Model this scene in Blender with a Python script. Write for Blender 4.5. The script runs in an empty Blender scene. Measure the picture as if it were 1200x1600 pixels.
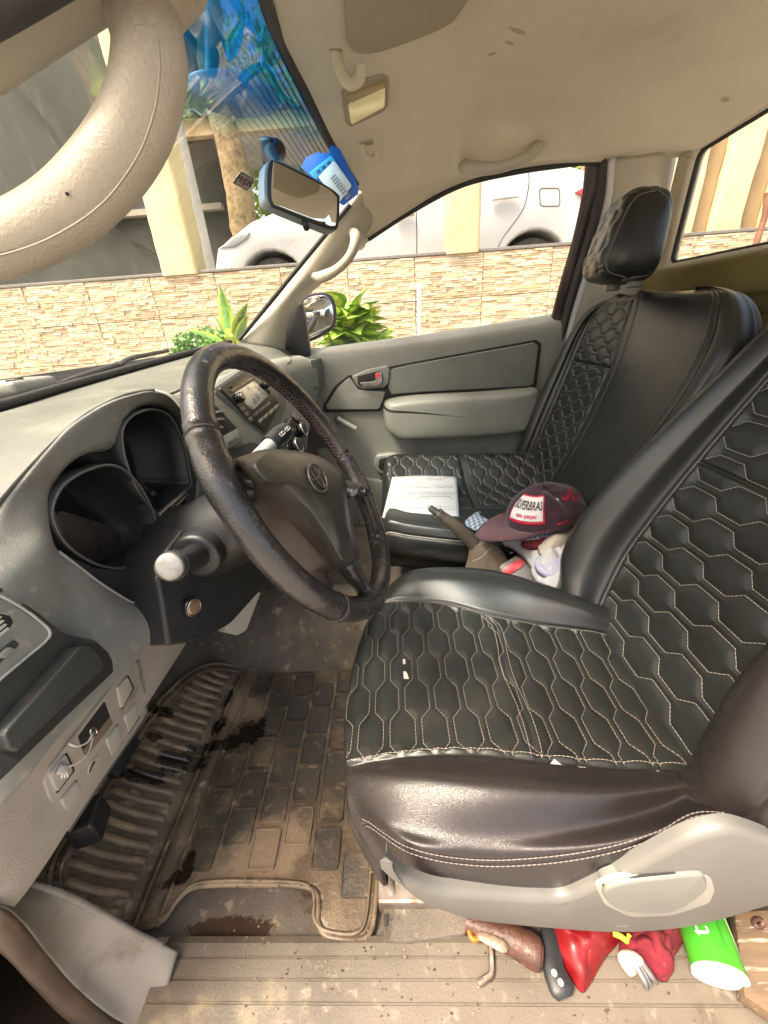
import bpy, bmesh, math, random
import numpy as np
from mathutils import Vector, Matrix
from mathutils.bvhtree import BVHTree
random.seed(7); rng = np.random.default_rng(7)
SC = bpy.context.scene; COL = SC.collection
# ------------------------------------------------------------------ camera
FPX = 601.0                                   # focal length in pixels of the 1200 x 1600 photograph
_dn = np.array([85, -1230, -601.]); _dn /= np.linalg.norm(_dn)
_x = np.array([14145, 683, 601.]); _x /= np.linalg.norm(_x)
_z = -_dn; _x = _x - _x.dot(_z)*_z; _x /= np.linalg.norm(_x); _y = np.cross(_z, _x)
RM = np.array([_x, _y, _z]); CAM = np.array([0, 0, .68])
cam = bpy.data.cameras.new('camera'); cam.sensor_width = 36; cam.sensor_fit = 'AUTO'
cam.lens = 36*FPX/1600; cam.clip_start = .01; cam.clip_end = 500
co = bpy.data.objects.new('camera', cam); COL.objects.link(co)
mw = Matrix.Identity(4)
for i in range(3):
    for j in range(3): mw[i][j] = RM[i][j]
    mw[i][3] = CAM[i]
co.matrix_world = mw; SC.camera = co
# ------------------------------------------------------------------ light
w = bpy.data.worlds.new("World"); SC.world = w; w.use_nodes = True
nt = w.node_tree; bg = nt.nodes['Background']; sky = nt.nodes.new('ShaderNodeTexSky')
SUN_EL, SUN_AZ = math.radians(62), math.radians(-150)     # azimuth measured from +X towards +Y: from behind the camera
sky.sky_type = 'NISHITA'; sky.sun_disc = False; sky.sun_elevation = SUN_EL; sky.sun_rotation = math.radians(90)-SUN_AZ
sky.dust_density = 6; sky.ozone_density = .3; sky.air_density = 1.0
wm = nt.nodes.new('ShaderNodeMix'); wm.data_type = 'RGBA'; wm.blend_type = 'MULTIPLY'; wm.inputs[0].default_value = 1; wm.inputs[7].default_value = (1, .88, .74, 1)
nt.links.new(sky.outputs[0], wm.inputs[6]); nt.links.new(wm.outputs[2], bg.inputs[0]); bg.inputs[1].default_value = .12
sun = bpy.data.lights.new('sun', 'SUN'); sun.energy = 1.35; sun.angle = math.radians(14); sun.color = (1, .93, .82)
so = bpy.data.objects.new('sun', sun); COL.objects.link(so)
sd = Vector((math.cos(SUN_EL)*math.cos(SUN_AZ), math.cos(SUN_EL)*math.sin(SUN_AZ), math.sin(SUN_EL)))
so.rotation_euler = sd.to_track_quat('Z', 'Y').to_euler()
vs = SC.view_settings; vs.view_transform = 'Standard'; vs.look = 'None'; vs.gamma = 1; vs.exposure = 2.65
SC.cycles.use_denoising = True
SC.cycles.max_bounces = 10; SC.cycles.diffuse_bounces = 6; SC.cycles.transparent_max_bounces = 16
# ------------------------------------------------------------------ measuring: a pixel of the photograph on a known plane
def P(px, py, X=None, Y=None, Z=None):
    d = RM@np.array([px-600, 800-py, -FPX])
    t = (X-CAM[0])/d[0] if X is not None else (Y-CAM[1])/d[1] if Y is not None else (Z-CAM[2])/d[2]
    return CAM+t*d
def PP(px, py, o, n):
    d = RM@np.array([px-600, 800-py, -FPX]); o = np.array(o, float); n = np.array(n, float)
    return CAM+d*((o-CAM)@n)/(d@n)
# ------------------------------------------------------------------ mesh helpers
def link(name, me, m=None, parent=None, smooth=True):
    o = bpy.data.objects.new(name, me); COL.objects.link(o)
    if m is not None and not me.materials: me.materials.append(m)
    if smooth: me.polygons.foreach_set('use_smooth', [True]*len(me.polygons))
    if parent is not None: o.parent = parent
    return o
def frombm(name, bm, m=None, parent=None, smooth=False, ang=None):
    bmesh.ops.recalc_face_normals(bm, faces=bm.faces)
    me = bpy.data.meshes.new(name); bm.to_mesh(me); bm.free()
    o = link(name, me, m, parent, smooth)
    if ang: me.set_sharp_from_angle(angle=math.radians(ang))
    return o
def empty(name, loc=(0, 0, 0), label=None, cat=None, group=None, parent=None):
    o = bpy.data.objects.new(name, None); COL.objects.link(o); o.location = loc; o.empty_display_size = .05
    if label: o['label'] = label
    if cat: o['category'] = cat
    if group: o['group'] = group
    if parent is not None: o.parent = parent
    return o
def tag(o, label=None, cat=None, group=None, kind=None):
    for k, v in (('label', label), ('category', cat), ('group', group), ('kind', kind)):
        if v: o[k] = v
    return o
def cr1(A, n, closed=False):
    """Catmull-Rom through A (k,...) -> n samples."""
    A = np.asarray(A, float); k = len(A)
    t = np.linspace(0, k, n, endpoint=False) if closed else np.linspace(0, k-1, n)
    i = np.floor(t).astype(int)
    if not closed: i = np.minimum(i, k-2)
    f = (t-i).reshape((-1,)+(1,)*(A.ndim-1))
    if closed: g = lambda j: A[(i+j) % k]
    else:
        B = np.concatenate([[2*A[0]-A[1]], A, [2*A[-1]-A[-2]]]); g = lambda j: B[np.clip(i+1+j, 0, k+1)]
    p0, p1, p2, p3 = g(-1), g(0), g(1), g(2)
    return .5*(2*p1+(p2-p0)*f+(2*p0-5*p1+4*p2-p3)*f**2+(3*p1-p0-3*p2+p3)*f**3)
def net(C, nu, nv, cu=False, cv=False):
    C = np.asarray(C, float)
    A = cr1(C, nu, cu); return np.swapaxes(cr1(np.swapaxes(A, 0, 1), nv, cv), 0, 1)
def normals(G, cu=False, cv=False):
    du = (np.roll(G, -1, 0)-np.roll(G, 1, 0)) if cu else np.gradient(G, axis=0)
    dv = (np.roll(G, -1, 1)-np.roll(G, 1, 1)) if cv else np.gradient(G, axis=1)
    n = np.cross(du, dv); return n/(np.linalg.norm(n, axis=2, keepdims=True)+1e-12)
def gridme(name, G, cu=False, cv=False, cap=None):
    nu, nv = G.shape[:2]
    U, V = np.meshgrid(np.arange(nu if cu else nu-1), np.arange(nv if cv else nv-1), indexing='ij')
    a = (U*nv+V).ravel(); b = (((U+1) % nu)*nv+V).ravel(); c = (((U+1) % nu)*nv+(V+1) % nv).ravel(); d = (U*nv+(V+1) % nv).ravel()
    F = np.stack([a, b, c, d], 1)
    me = bpy.data.meshes.new(name)
    verts = G.reshape(-1, 3); faces = F.tolist()
    if cap:      # v is closed: close both ends in u
        if 's' in cap: faces.append(list(range(nv)))
        if 'e' in cap: faces.append([(nu-1)*nv+i for i in range(nv)][::-1])
    me.from_pydata(verts.tolist(), [], faces); me.update(); me.validate()
    return me
def surf(name, G, m, parent=None, thick=0, cu=False, cv=False, cap=None, off=-1):
    o = link(name, gridme(name, G, cu, cv, cap), m, parent)
    if thick:
        s = o.modifiers.new('thickness', 'SOLIDIFY'); s.thickness = thick; s.offset = off
    return o
def frames(pts):
    T = np.gradient(pts, axis=0); T /= np.linalg.norm(T, axis=1, keepdims=True)+1e-12
    n = np.cross(T[0], [0, 0, 1.]);
    if np.linalg.norm(n) < .1: n = np.cross(T[0], [0, 1., 0])
    n /= np.linalg.norm(n); N = [n]
    for t in T[1:]:
        n = N[-1]-t*(N[-1]@t); n /= np.linalg.norm(n)+1e-12; N.append(n)
    N = np.array(N); return T, N, np.cross(T, N)
def tubeG(pts, r, n=None, seg=12, closed=False, ry=None):
    pts = np.asarray(pts, float); r = np.broadcast_to(np.asarray(r, float), (len(pts),)) if np.ndim(r) == 0 else np.asarray(r, float)
    ry = r if ry is None else (np.broadcast_to(np.asarray(ry, float), (len(pts),)) if np.ndim(ry) == 0 else np.asarray(ry, float))
    if n:
        q = cr1(np.concatenate([pts, r[:, None], ry[:, None]], 1), n, closed); pts, r, ry = q[:, :3], q[:, 3], q[:, 4]
    T, N, B = frames(pts)
    if closed:
        T = np.roll(pts, -1, 0)-np.roll(pts, 1, 0); T /= np.linalg.norm(T, axis=1, keepdims=True)
        c = pts.mean(0); N = pts-c; N -= T*(N*T).sum(1, keepdims=True); N /= np.linalg.norm(N, axis=1, keepdims=True); B = np.cross(T, N)
    a = np.linspace(0, 2*math.pi, seg, endpoint=False)
    return pts[:, None]+(r[:, None]*np.cos(a))[..., None]*N[:, None]+(ry[:, None]*np.sin(a))[..., None]*B[:, None]
def tube(name, pts, r, m, parent=None, n=None, seg=12, closed=False, ry=None):
    G = tubeG(pts, r, n, seg, closed, ry)
    o = surf(name, G, m, parent, cu=closed, cv=True, cap=None if closed else 'se')
    if not closed: o.data.set_sharp_from_angle(angle=math.radians(60))
    return o
def prism(name, outline, vec, m, parent=None, bevel=0, seg=2, smooth=True, sub=0):
    """closed 3-D outline extruded by vec, edges of the far (outline) side and walls bevelled"""
    bm = bmesh.new(); O = [Vector(p) for p in outline]; v = Vector(vec)
    a = [bm.verts.new(p) for p in O]; b = [bm.verts.new(p+v) for p in O]
    n = len(a); top = bm.faces.new(a); bm.faces.new(b[::-1])
    for i in range(n): bm.faces.new((a[i], b[i], b[(i+1) % n], a[(i+1) % n]))
    bmesh.ops.recalc_face_normals(bm, faces=bm.faces)
    if bevel:
        es = [e for e in bm.edges if (e.verts[0] in a and e.verts[1] in a)]
        bmesh.ops.bevel(bm, geom=es, offset=bevel, segments=seg, affect='EDGES', profile=.5, clamp_overlap=True)
    o = frombm(name, bm, m, parent, smooth)
    o.data.set_sharp_from_angle(angle=math.radians(35))
    return o
def smoothc(pts, n=48): return cr1(np.array(pts, float), n, True)
def roundpoly(pts, r=.2, k=4):
    """2-D/3-D polygon with rounded corners (r as a share of the shorter edge)"""
    pts = [np.array(p, float) for p in pts]; out = []; n = len(pts)
    for i in range(n):
        a, b, c = pts[i-1], pts[i], pts[(i+1) % n]
        L = r*min(np.linalg.norm(a-b), np.linalg.norm(c-b))
        p = b+(a-b)/np.linalg.norm(a-b)*L; q = b+(c-b)/np.linalg.norm(c-b)*L
        for j in range(k+1):
            t = j/k; out.append((1-t)**2*p+2*t*(1-t)*b+t*t*q)
    return out
def slab(name, px, o, n, thick, m, parent=None, bevel=.003, rnd=None, smc=None, seg=2):
    """photo outline measured on the plane (o,n); body extends `thick` behind it (away from n)"""
    n = np.array(n, float); n /= np.linalg.norm(n)
    if rnd: px = roundpoly(px, rnd)
    if smc: px = smoothc(px, smc)
    pts = [PP(p[0], p[1], o, n) for p in px]
    return prism(name, pts, -n*thick, m, parent, bevel, seg)
def rbox(name, c, size, m, parent=None, bevel=.004, rot=None, seg=3, taper=None):
    bm = bmesh.new(); bmesh.ops.create_cube(bm, size=1)
    for v in bm.verts:
        v.co = Vector((v.co.x*size[0], v.co.y*size[1], v.co.z*size[2]))
        if taper and v.co.z > 0: v.co.x *= taper; v.co.y *= taper
    if bevel: bmesh.ops.bevel(bm, geom=list(bm.edges), offset=bevel, segments=seg, affect='EDGES', profile=.5)
    o = frombm(name, bm, m, parent, True); o.data.set_sharp_from_angle(angle=math.radians(40))
    T = Matrix.Translation(Vector(c))
    if rot is not None: T = T@rot
    o.data.transform(T); return o
def cyl(name, a, b, r, m, parent=None, r2=None, seg=24, bevel=0):
    a, b = Vector(a), Vector(b); d = b-a; bm = bmesh.new()
    bmesh.ops.create_cone(bm, cap_ends=True, segments=seg, radius1=r, radius2=r if r2 is None else r2, depth=d.length)
    if bevel:
        es = [e for e in bm.edges if abs(abs(e.verts[0].co.z)-d.length/2) < 1e-6 and abs(e.verts[0].co.z-e.verts[1].co.z) < 1e-6]
        bmesh.ops.bevel(bm, geom=es, offset=bevel, segments=3, affect='EDGES', profile=.5)
    bmesh.ops.transform(bm, matrix=Matrix.Translation((a+b)/2)@d.to_track_quat('Z', 'Y').to_matrix().to_4x4(), verts=bm.verts)
    o = frombm(name, bm, m, parent, True); o.data.set_sharp_from_angle(angle=math.radians(35)); return o
def axes(n, up=(0, 0, 1)):
    n = Vector(n).normalized(); x = Vector(up).cross(n).normalized(); y = n.cross(x); return Matrix((x, y, n)).transposed().to_4x4()
def textme(name, s, size, m, parent, mat4, ext=.0004, sx=1):
    cu = bpy.data.curves.new(name, 'FONT'); cu.body = s; cu.size = size; cu.extrude = ext; cu.align_x = 'CENTER'; cu.align_y = 'CENTER'; cu.resolution_u = 3
    t = bpy.data.objects.new('tmp', cu); COL.objects.link(t)
    me = bpy.data.meshes.new_from_object(t.evaluated_get(bpy.context.evaluated_depsgraph_get())); bpy.data.objects.remove(t)
    me.materials.clear(); me.transform(mat4@Matrix.Diagonal((sx, 1, 1, 1))); return link(name, me, m, parent, False)
def noise3(p, s, seed=0):
    """cheap smooth value noise"""
    p = np.asarray(p)*s+seed*17.13; i = np.floor(p).astype(int); f = p-i; f = f*f*(3-2*f)
    def h(a, b, c):
        v = np.sin(a*127.1+b*311.7+c*74.7)*43758.5453; return v-np.floor(v)
    r = 0
    for dx in (0, 1):
        for dy in (0, 1):
            for dz in (0, 1):
                wgt = (f[..., 0] if dx else 1-f[..., 0])*(f[..., 1] if dy else 1-f[..., 1])*(f[..., 2] if dz else 1-f[..., 2])
                r = r+wgt*h(i[..., 0]+dx, i[..., 1]+dy, i[..., 2]+dz)
    return r*2-1
# ------------------------------------------------------------------ materials
def stain(m, ells, col, rough=None, ns=60, amp=.8, hard=.12, opac=1., thr=1.):
    """a stain with its own outline (a union of ellipses on the floor, ragged by noise) laid over material m"""
    N = m.node_tree.nodes; L = m.node_tree.links; b = N['Principled BSDF']
    geo = N.new('ShaderNodeNewGeometry'); cur = None
    for cx, cy, rx, ry, rot in ells:
        mp = N.new('ShaderNodeMapping'); mp.vector_type = 'TEXTURE'; mp.inputs['Location'].default_value = (cx, cy, 0); mp.inputs['Rotation'].default_value = (0, 0, rot); mp.inputs['Scale'].default_value = (rx, ry, 1e4)
        L.new(geo.outputs['Position'], mp.inputs['Vector']); ln = N.new('ShaderNodeVectorMath'); ln.operation = 'LENGTH'; L.new(mp.outputs[0], ln.inputs[0])
        if cur is None: cur = ln.outputs['Value']
        else:
            mn = N.new('ShaderNodeMath'); mn.operation = 'MINIMUM'; L.new(cur, mn.inputs[0]); L.new(ln.outputs['Value'], mn.inputs[1]); cur = mn.outputs[0]
    nz = N.new('ShaderNodeTexNoise'); nz.inputs['Scale'].default_value = ns; nz.inputs['Detail'].default_value = 5; nz.inputs['Roughness'].default_value = .6; L.new(geo.outputs['Position'], nz.inputs['Vector'])
    ma = N.new('ShaderNodeMath'); ma.operation = 'MULTIPLY_ADD'; ma.inputs[1].default_value = amp*2; L.new(nz.outputs['Fac'], ma.inputs[0]); L.new(cur, ma.inputs[2])
    mr = N.new('ShaderNodeMapRange'); mr.interpolation_type = 'SMOOTHSTEP'; mr.inputs[1].default_value = thr+amp-hard; mr.inputs[2].default_value = thr+amp+hard; mr.inputs[3].default_value = opac; mr.inputs[4].default_value = 0; L.new(ma.outputs[0], mr.inputs[0])
    x = N.new('ShaderNodeMix'); x.data_type = 'RGBA'; L.new(mr.outputs[0], x.inputs[0]); src = b.inputs['Base Color']
    if src.is_linked: L.new(src.links[0].from_socket, x.inputs[6])
    else: x.inputs[6].default_value = src.default_value
    x.inputs[7].default_value = (*col, 1); L.new(x.outputs[2], src)
    if rough is not None:
        y = N.new('ShaderNodeMix'); y.data_type = 'FLOAT'; L.new(mr.outputs[0], y.inputs[0]); r = b.inputs['Roughness']
        if r.is_linked: L.new(r.links[0].from_socket, y.inputs[2])
        else: y.inputs[2].default_value = r.default_value
        y.inputs[3].default_value = rough; L.new(y.outputs[0], r)
def mat(name, c, c2=None, scale=6, lo=.4, hi=.7, rough=.5, rvar=.0, bump=0, bscale=250, bdist=.001, metal=0, spec=.5, coat=0, layers=(), trans=0, detail=6, kind='noise', sheen=0, stretch=None):
    m = bpy.data.materials.new(name); m.use_nodes = True; N = m.node_tree.nodes; L = m.node_tree.links
    b = N['Principled BSDF']; b.inputs['Roughness'].default_value = rough; b.inputs['Metallic'].default_value = metal
    b.inputs['Specular IOR Level'].default_value = spec; b.inputs['Coat Weight'].default_value = coat; b.inputs['Coat Roughness'].default_value = .12
    if sheen: b.inputs['Sheen Weight'].default_value = sheen
    geo = N.new('ShaderNodeNewGeometry')
    pos = geo.outputs['Position']
    if stretch:
        mp = N.new('ShaderNodeVectorMath'); mp.operation = 'MULTIPLY'; mp.inputs[1].default_value = stretch; L.new(pos, mp.inputs[0]); posc = mp.outputs[0]
    else: posc = pos
    def nz(sc, det=detail, rg=.6, vec=None):
        n = N.new('ShaderNodeTexNoise'); n.inputs['Scale'].default_value = sc; n.inputs['Detail'].default_value = det; n.inputs['Roughness'].default_value = rg
        L.new(vec or posc, n.inputs['Vector']); return n.outputs['Fac']
    def rng_(v, a, z, x=0., y=1.):
        r = N.new('ShaderNodeMapRange'); r.inputs[1].default_value = a; r.inputs[2].default_value = z; r.inputs[3].default_value = x; r.inputs[4].default_value = y
        r.interpolation_type = 'SMOOTHSTEP' if y == 1. and x == 0. else 'LINEAR'
        L.new(v, r.inputs[0]); return r.outputs[0]
    def mix(f, A, B):
        x = N.new('ShaderNodeMix'); x.data_type = 'RGBA'
        if isinstance(f, float): x.inputs[0].default_value = f
        else: L.new(f, x.inputs[0])
        for s, v in ((6, A), (7, B)):
            if isinstance(v, tuple): x.inputs[s].default_value = (*v, 1)
            else: L.new(v, x.inputs[s])
        return x.outputs[2]
    col = c
    if c2: col = mix(rng_(nz(scale), lo, hi), c, c2)
    for (lc, ls, l0, l1, *st) in layers:
        v = None
        if st:
            q = N.new('ShaderNodeVectorMath'); q.operation = 'MULTIPLY'; q.inputs[1].default_value = st[0]; L.new(pos, q.inputs[0]); v = q.outputs[0]
        col = mix(rng_(nz(ls, 8, .65, v), l0, l1), col, lc)
    if isinstance(col, tuple): b.inputs['Base Color'].default_value = (*col, 1)
    else: L.new(col, b.inputs['Base Color'])
    if rvar: L.new(rng_(nz(scale*1.7), .3, .7, rough-rvar, rough+rvar), b.inputs['Roughness'])
    if bump:
        if kind == 'leather':
            v = N.new('ShaderNodeTexVoronoi'); v.inputs['Scale'].default_value = bscale; v.feature = 'DISTANCE_TO_EDGE'; L.new(pos, v.inputs['Vector']); h = rng_(v.outputs['Distance'], 0, .25, 0, 1.0001)
        elif kind == 'weave':
            wv = N.new('ShaderNodeTexWave'); wv.inputs['Scale'].default_value = bscale; wv.inputs['Distortion'].default_value = 2; L.new(pos, wv.inputs['Vector']); h = wv.outputs['Fac']
        else: h = nz(bscale, 3, .6, pos)
        bp = N.new('ShaderNodeBump'); bp.inputs['Strength'].default_value = bump; bp.inputs['Distance'].default_value = bdist
        L.new(h, bp.inputs['Height']); L.new(bp.outputs[0], b.inputs['Normal'])
    if trans: b.inputs['Transmission Weight'].default_value = trans
    return m
M = {}
M['dash_grey'] = mat('dash_grey', (.105, .110, .095), (.082, .086, .075), 5, rough=.55, bump=.35, bscale=900, layers=[((.14, .14, .12), 22, .5, .72), ((.17, .17, .15), 4, .55, .7)])
M['dash_dark'] = mat('dash_dark', (.030, .036, .033), (.022, .026, .024), 9, rough=.45, bump=.5, bscale=900, layers=[((.12, .105, .085), 30, .60, .78), ((.09, .07, .055), 6, .58, .75)])
M['hood_grey'] = mat('hood_grey', (.215, .225, .21), (.175, .185, .17), 7, rough=.5, bump=.5, bscale=900, layers=[((.32, .29, .25), 60, .54, .72), ((.17, .145, .125), 5, .50, .7)])
M['knee_grey'] = mat('knee_grey', (.38, .345, .29), (.30, .27, .225), 6, rough=.5, bump=.5, bscale=600, layers=[((.20, .155, .11), 10, .56, .8), ((.42, .39, .34), 40, .62, .75)])
M['trim_light'] = mat('trim_light', (.120, .119, .108), (.098, .096, .087), 6, rough=.42, bump=.2, bscale=700, layers=[((.32, .31, .28), 35, .68, .78)])
M['pillar_beige'] = mat('pillar_beige', (.40, .375, .30), (.34, .32, .25), 4, rough=.5, bump=.25, bscale=700)
M['door_grey'] = mat('door_grey', (.20, .21, .185), (.17, .18, .155), 5, rough=.42, bump=.3, bscale=800, layers=[((.28, .28, .25), 25, .62, .8)])
M['door_insert'] = mat('door_insert', (.15, .16, .14), (.125, .135, .12), 8, rough=.5, bump=.4, bscale=600, kind='leather')
M['lining'] = mat('lining', (.64, .575, .43), (.56, .50, .37), 2, rough=.95, bump=1, bscale=420, bdist=.003, sheen=.2, layers=[((.44, .385, .26), 2.2, .54, .75)])
M['visor'] = mat('visor', (.33, .28, .20), (.29, .245, .175), 4, rough=.9, bump=.5, bscale=700)
M['back_olive'] = mat('back_olive', (.17, .135, .045), (.21, .17, .065), 3, rough=.8, bump=.3, bscale=600)
M['leather'] = mat('leather', (.0165, .018, .0165), (.012, .013, .012), 5, rough=.30, rvar=.03, bump=.16, bscale=700, bdist=.0006, kind='leather', layers=[((.048, .047, .040), 3, .55, .85)])
M['leather_side'] = mat('leather_side', (.016, .013, .0125), (.022, .018, .017), 6, rough=.27, rvar=.03, bump=.2, bscale=700, bdist=.0006, kind='leather')
M['thread'] = mat('thread', (.27, .225, .185), (.21, .18, .15), 60, rough=.7)
M['thread_dark'] = mat('thread_dark', (.16, .15, .13), (.10, .10, .09), 60, rough=.7)
M['wheel_leather'] = mat('wheel_leather', (.016, .016, .0165), (.030, .026, .025), 14, rough=.22, rvar=.09, bump=.3, bscale=330, bdist=.0005, coat=.25, kind='leather', layers=[((.055, .034, .03), 7, .5, .68), ((.17, .15, .135), 55, .60, .76, (1, 1, .35))])
M['wheel_pad'] = mat('wheel_pad', (.026, .025, .021), (.040, .036, .029), 9, rough=.38, rvar=.08, bump=.3, bscale=500, layers=[((.10, .085, .06), 25, .58, .76, (1, 1, .3))])
M['wheel_pad_side'] = mat('wheel_pad_side', (.034, .024, .02), (.022, .018, .016), 9, rough=.4, bump=.3, bscale=500)
M['black_gloss'] = mat('black_gloss', (.008, .008, .009), rough=.12, bump=.02, bscale=30)
M['black_plastic'] = mat('black_plastic', (.018, .019, .021), (.013, .014, .015), 8, rough=.38, rvar=.08, bump=.3, bscale=900)
M['black_matte'] = mat('black_matte', (.01, .01, .011), (.016, .015, .014), 12, rough=.8, bump=.2)
M['rubber'] = mat('rubber', (.016, .016, .017), (.025, .024, .022), 20, rough=.6, bump=.3)
M['lens_reflection'] = mat('lens_reflection', (.05, .042, .036), (.035, .03, .028), 8, rough=.2, coat=.6)  # brown of the reflection in the lens, put into the colour
M['grab_beige'] = mat('grab_beige', (.33, .295, .235), (.27, .24, .19), 5, rough=.45, bump=.5, bscale=500, layers=[((.19, .15, .10), 12, .54, .74), ((.12, .08, .04), 90, .68, .74), ((.42, .39, .32), 30, .6, .75)])
M['chrome'] = mat('chrome', (.75, .74, .72), rough=.14, metal=1, bump=.08, bscale=40)
M['silver'] = mat('silver', (.30, .29, .27), (.2, .19, .17), 60, rough=.42, metal=.9, bump=.1)
M['steel_rusty'] = mat('steel_rusty', (.3, .27, .24), (.16, .08, .04), 30, rough=.5, metal=.7, bump=.5, bscale=120)
M['mirror'] = mat('mirror', (.86, .87, .86), rough=.015, metal=1)
M['red_plastic'] = mat('red_plastic', (.62, .03, .04), (.75, .12, .12), 40, rough=.35)
M['orange'] = mat('orange', (.5, .11, .01), rough=.4)
M['white_paper'] = mat('white_paper', (.36, .36, .355), (.33, .33, .33), 8, rough=.8)
M['ink'] = mat('ink', (.25, .25, .28), rough=.8)
M['ink_black'] = mat('ink_black', (.02, .02, .02), rough=.7)
M['cap_maroon'] = mat('cap_maroon', (.030, .006, .016), (.018, .005, .012), 20, rough=.85, bump=.6, bscale=900, sheen=.15)
M['cap_brim'] = mat('cap_brim', (.085, .03, .033), (.06, .02, .024), 22, rough=.85, bump=.6, bscale=900, sheen=.15)
M['embroid_red'] = mat('embroid_red', (.45, .01, .03), rough=.6, bump=.4, bscale=900)
M['embroid_white'] = mat('embroid_white', (.55, .53, .52), rough=.7, bump=.4, bscale=900)
M['cloth_white'] = mat('cloth_white', (.46, .44, .425), (.38, .365, .36), 12, rough=.85, bump=.4, bscale=500)
M['cloth_cream'] = mat('cloth_cream', (.46, .41, .33), (.38, .33, .26), 12, rough=.85, bump=.4, bscale=500)
M['cloth_lilac'] = mat('cloth_lilac', (.42, .40, .48), (.34, .33, .4), 14, rough=.85, bump=.4, bscale=500)
M['cloth_red'] = mat('cloth_red', (.15, .005, .013), (.10, .004, .009), 18, rough=.85, bump=.8, bscale=500, layers=[((.24, .09, .08), 40, .56, .74)])
M['carpet'] = mat('carpet', (.14, .12, .095), (.09, .075, .06), 8, rough=.95, bump=.8, bscale=500, bdist=.003, layers=[((.22, .18, .125), 5, .5, .7), ((.34, .27, .18), 40, .56, .72), ((.045, .03, .02), 13, .6, .72)])
M['carpet_tunnel'] = mat('carpet_tunnel', (.085, .08, .075), (.065, .06, .056), 8, rough=.9, bump=.8, bscale=500, bdist=.003, layers=[((.17, .14, .11), 9, .55, .75)])
M['sill'] = mat('sill', (.115, .096, .072), (.08, .066, .049), 9, rough=.55, bump=.4, bscale=300, layers=[((.065, .047, .03), 7, .50, .74), ((.27, .22, .13), 3.5, .56, .66), ((.17, .145, .11), 55, .56, .7), ((.05, .035, .022), 90, .64, .72), ((.14, .10, .07), 45, .68, .78)])
M['kick'] = mat('kick', (.235, .21, .175), (.18, .16, .13), 9, rough=.6, bump=.3, bscale=400, layers=[((.11, .085, .055), 8, .54, .76)])
M['body_dark'] = mat('body_dark', (.05, .032, .02), (.08, .05, .03), 14, rough=.45, bump=.3)
M['paint_white'] = mat('paint_white', (.50, .50, .50), rough=.25, coat=.5)
M['leather_boot'] = mat('leather_boot', (.14, .105, .07), (.19, .15, .105), 14, rough=.5, bump=.5, bscale=300, kind='leather')
M['brake_brown'] = mat('brake_brown', (.085, .065, .045), (.12, .095, .07), 20, rough=.42, bump=.2)
M['wood'] = mat('wood', (.12, .078, .042), (.07, .042, .022), 7, rough=.7, bump=.5, bscale=60, stretch=(1, 9, 9), layers=[((.30, .26, .20), 14, .54, .66), ((.06, .035, .02), 30, .62, .72)])
M['rust_wood'] = mat('rust_wood', (.085, .036, .023), (.045, .023, .017), 30, rough=.5, bump=1, bscale=110, bdist=.002, layers=[((.22, .14, .095), 45, .54, .66), ((.04, .02, .015), 25, .6, .7)])
M['green_can'] = mat('green_can', (.035, .23, .015), (.048, .28, .02), 10, rough=.3, coat=.3)
M['green_dark'] = mat('green_dark', (.005, .13, .015), rough=.35, coat=.3)
M['blue_plastic'] = mat('blue_plastic', (.01, .12, .55), rough=.3)
M['concrete'] = mat('concrete', (.30, .28, .25), (.24, .22, .2), 3, rough=.9, bump=.5, bscale=30, bdist=.005)
# ================================================================== THE PLACE OUTSIDE
GZ = -.72
def box_bm(bm, x0, x1, y0, y1, z0, z1):
    v = [bm.verts.new(p) for p in ((x0, y0, z0), (x1, y0, z0), (x1, y1, z0), (x0, y1, z0), (x0, y0, z1), (x1, y0, z1), (x1, y1, z1), (x0, y1, z1))]
    fs = [bm.faces.new([v[i] for i in f]) for f in ((0, 1, 5, 4), (1, 2, 6, 5), (2, 3, 7, 6), (3, 0, 4, 7), (4, 5, 6, 7), (3, 2, 1, 0))]
    return fs
def boxo(name, x0, x1, y0, y1, z0, z1, m, parent=None, bevel=0):
    bm = bmesh.new(); box_bm(bm, x0, x1, y0, y1, z0, z1)
    if bevel: bmesh.ops.bevel(bm, geom=list(bm.edges), offset=bevel, segments=2, affect='EDGES', profile=.5)
    return frombm(name, bm, m, parent)
G = np.zeros((60, 60, 3)); a = np.linspace(-60, 60, 60); a = np.sign(a)*np.abs(a/60)**2*60
G[..., 0], G[..., 1] = np.meshgrid(a, a, indexing='ij'); G[..., 2] = GZ+.01*noise3(G, .7)
g = surf('ground', G, M['concrete']); g['kind'] = 'structure'
M['terrace'] = mat('terrace', (.20, .185, .16), (.15, .14, .12), 2, rough=.9, bump=.5, bscale=40)
g = boxo('terrace_ground', -14, 14, 4.02, 16, GZ-.3, .73, M['terrace']); g['kind'] = 'structure'
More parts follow.
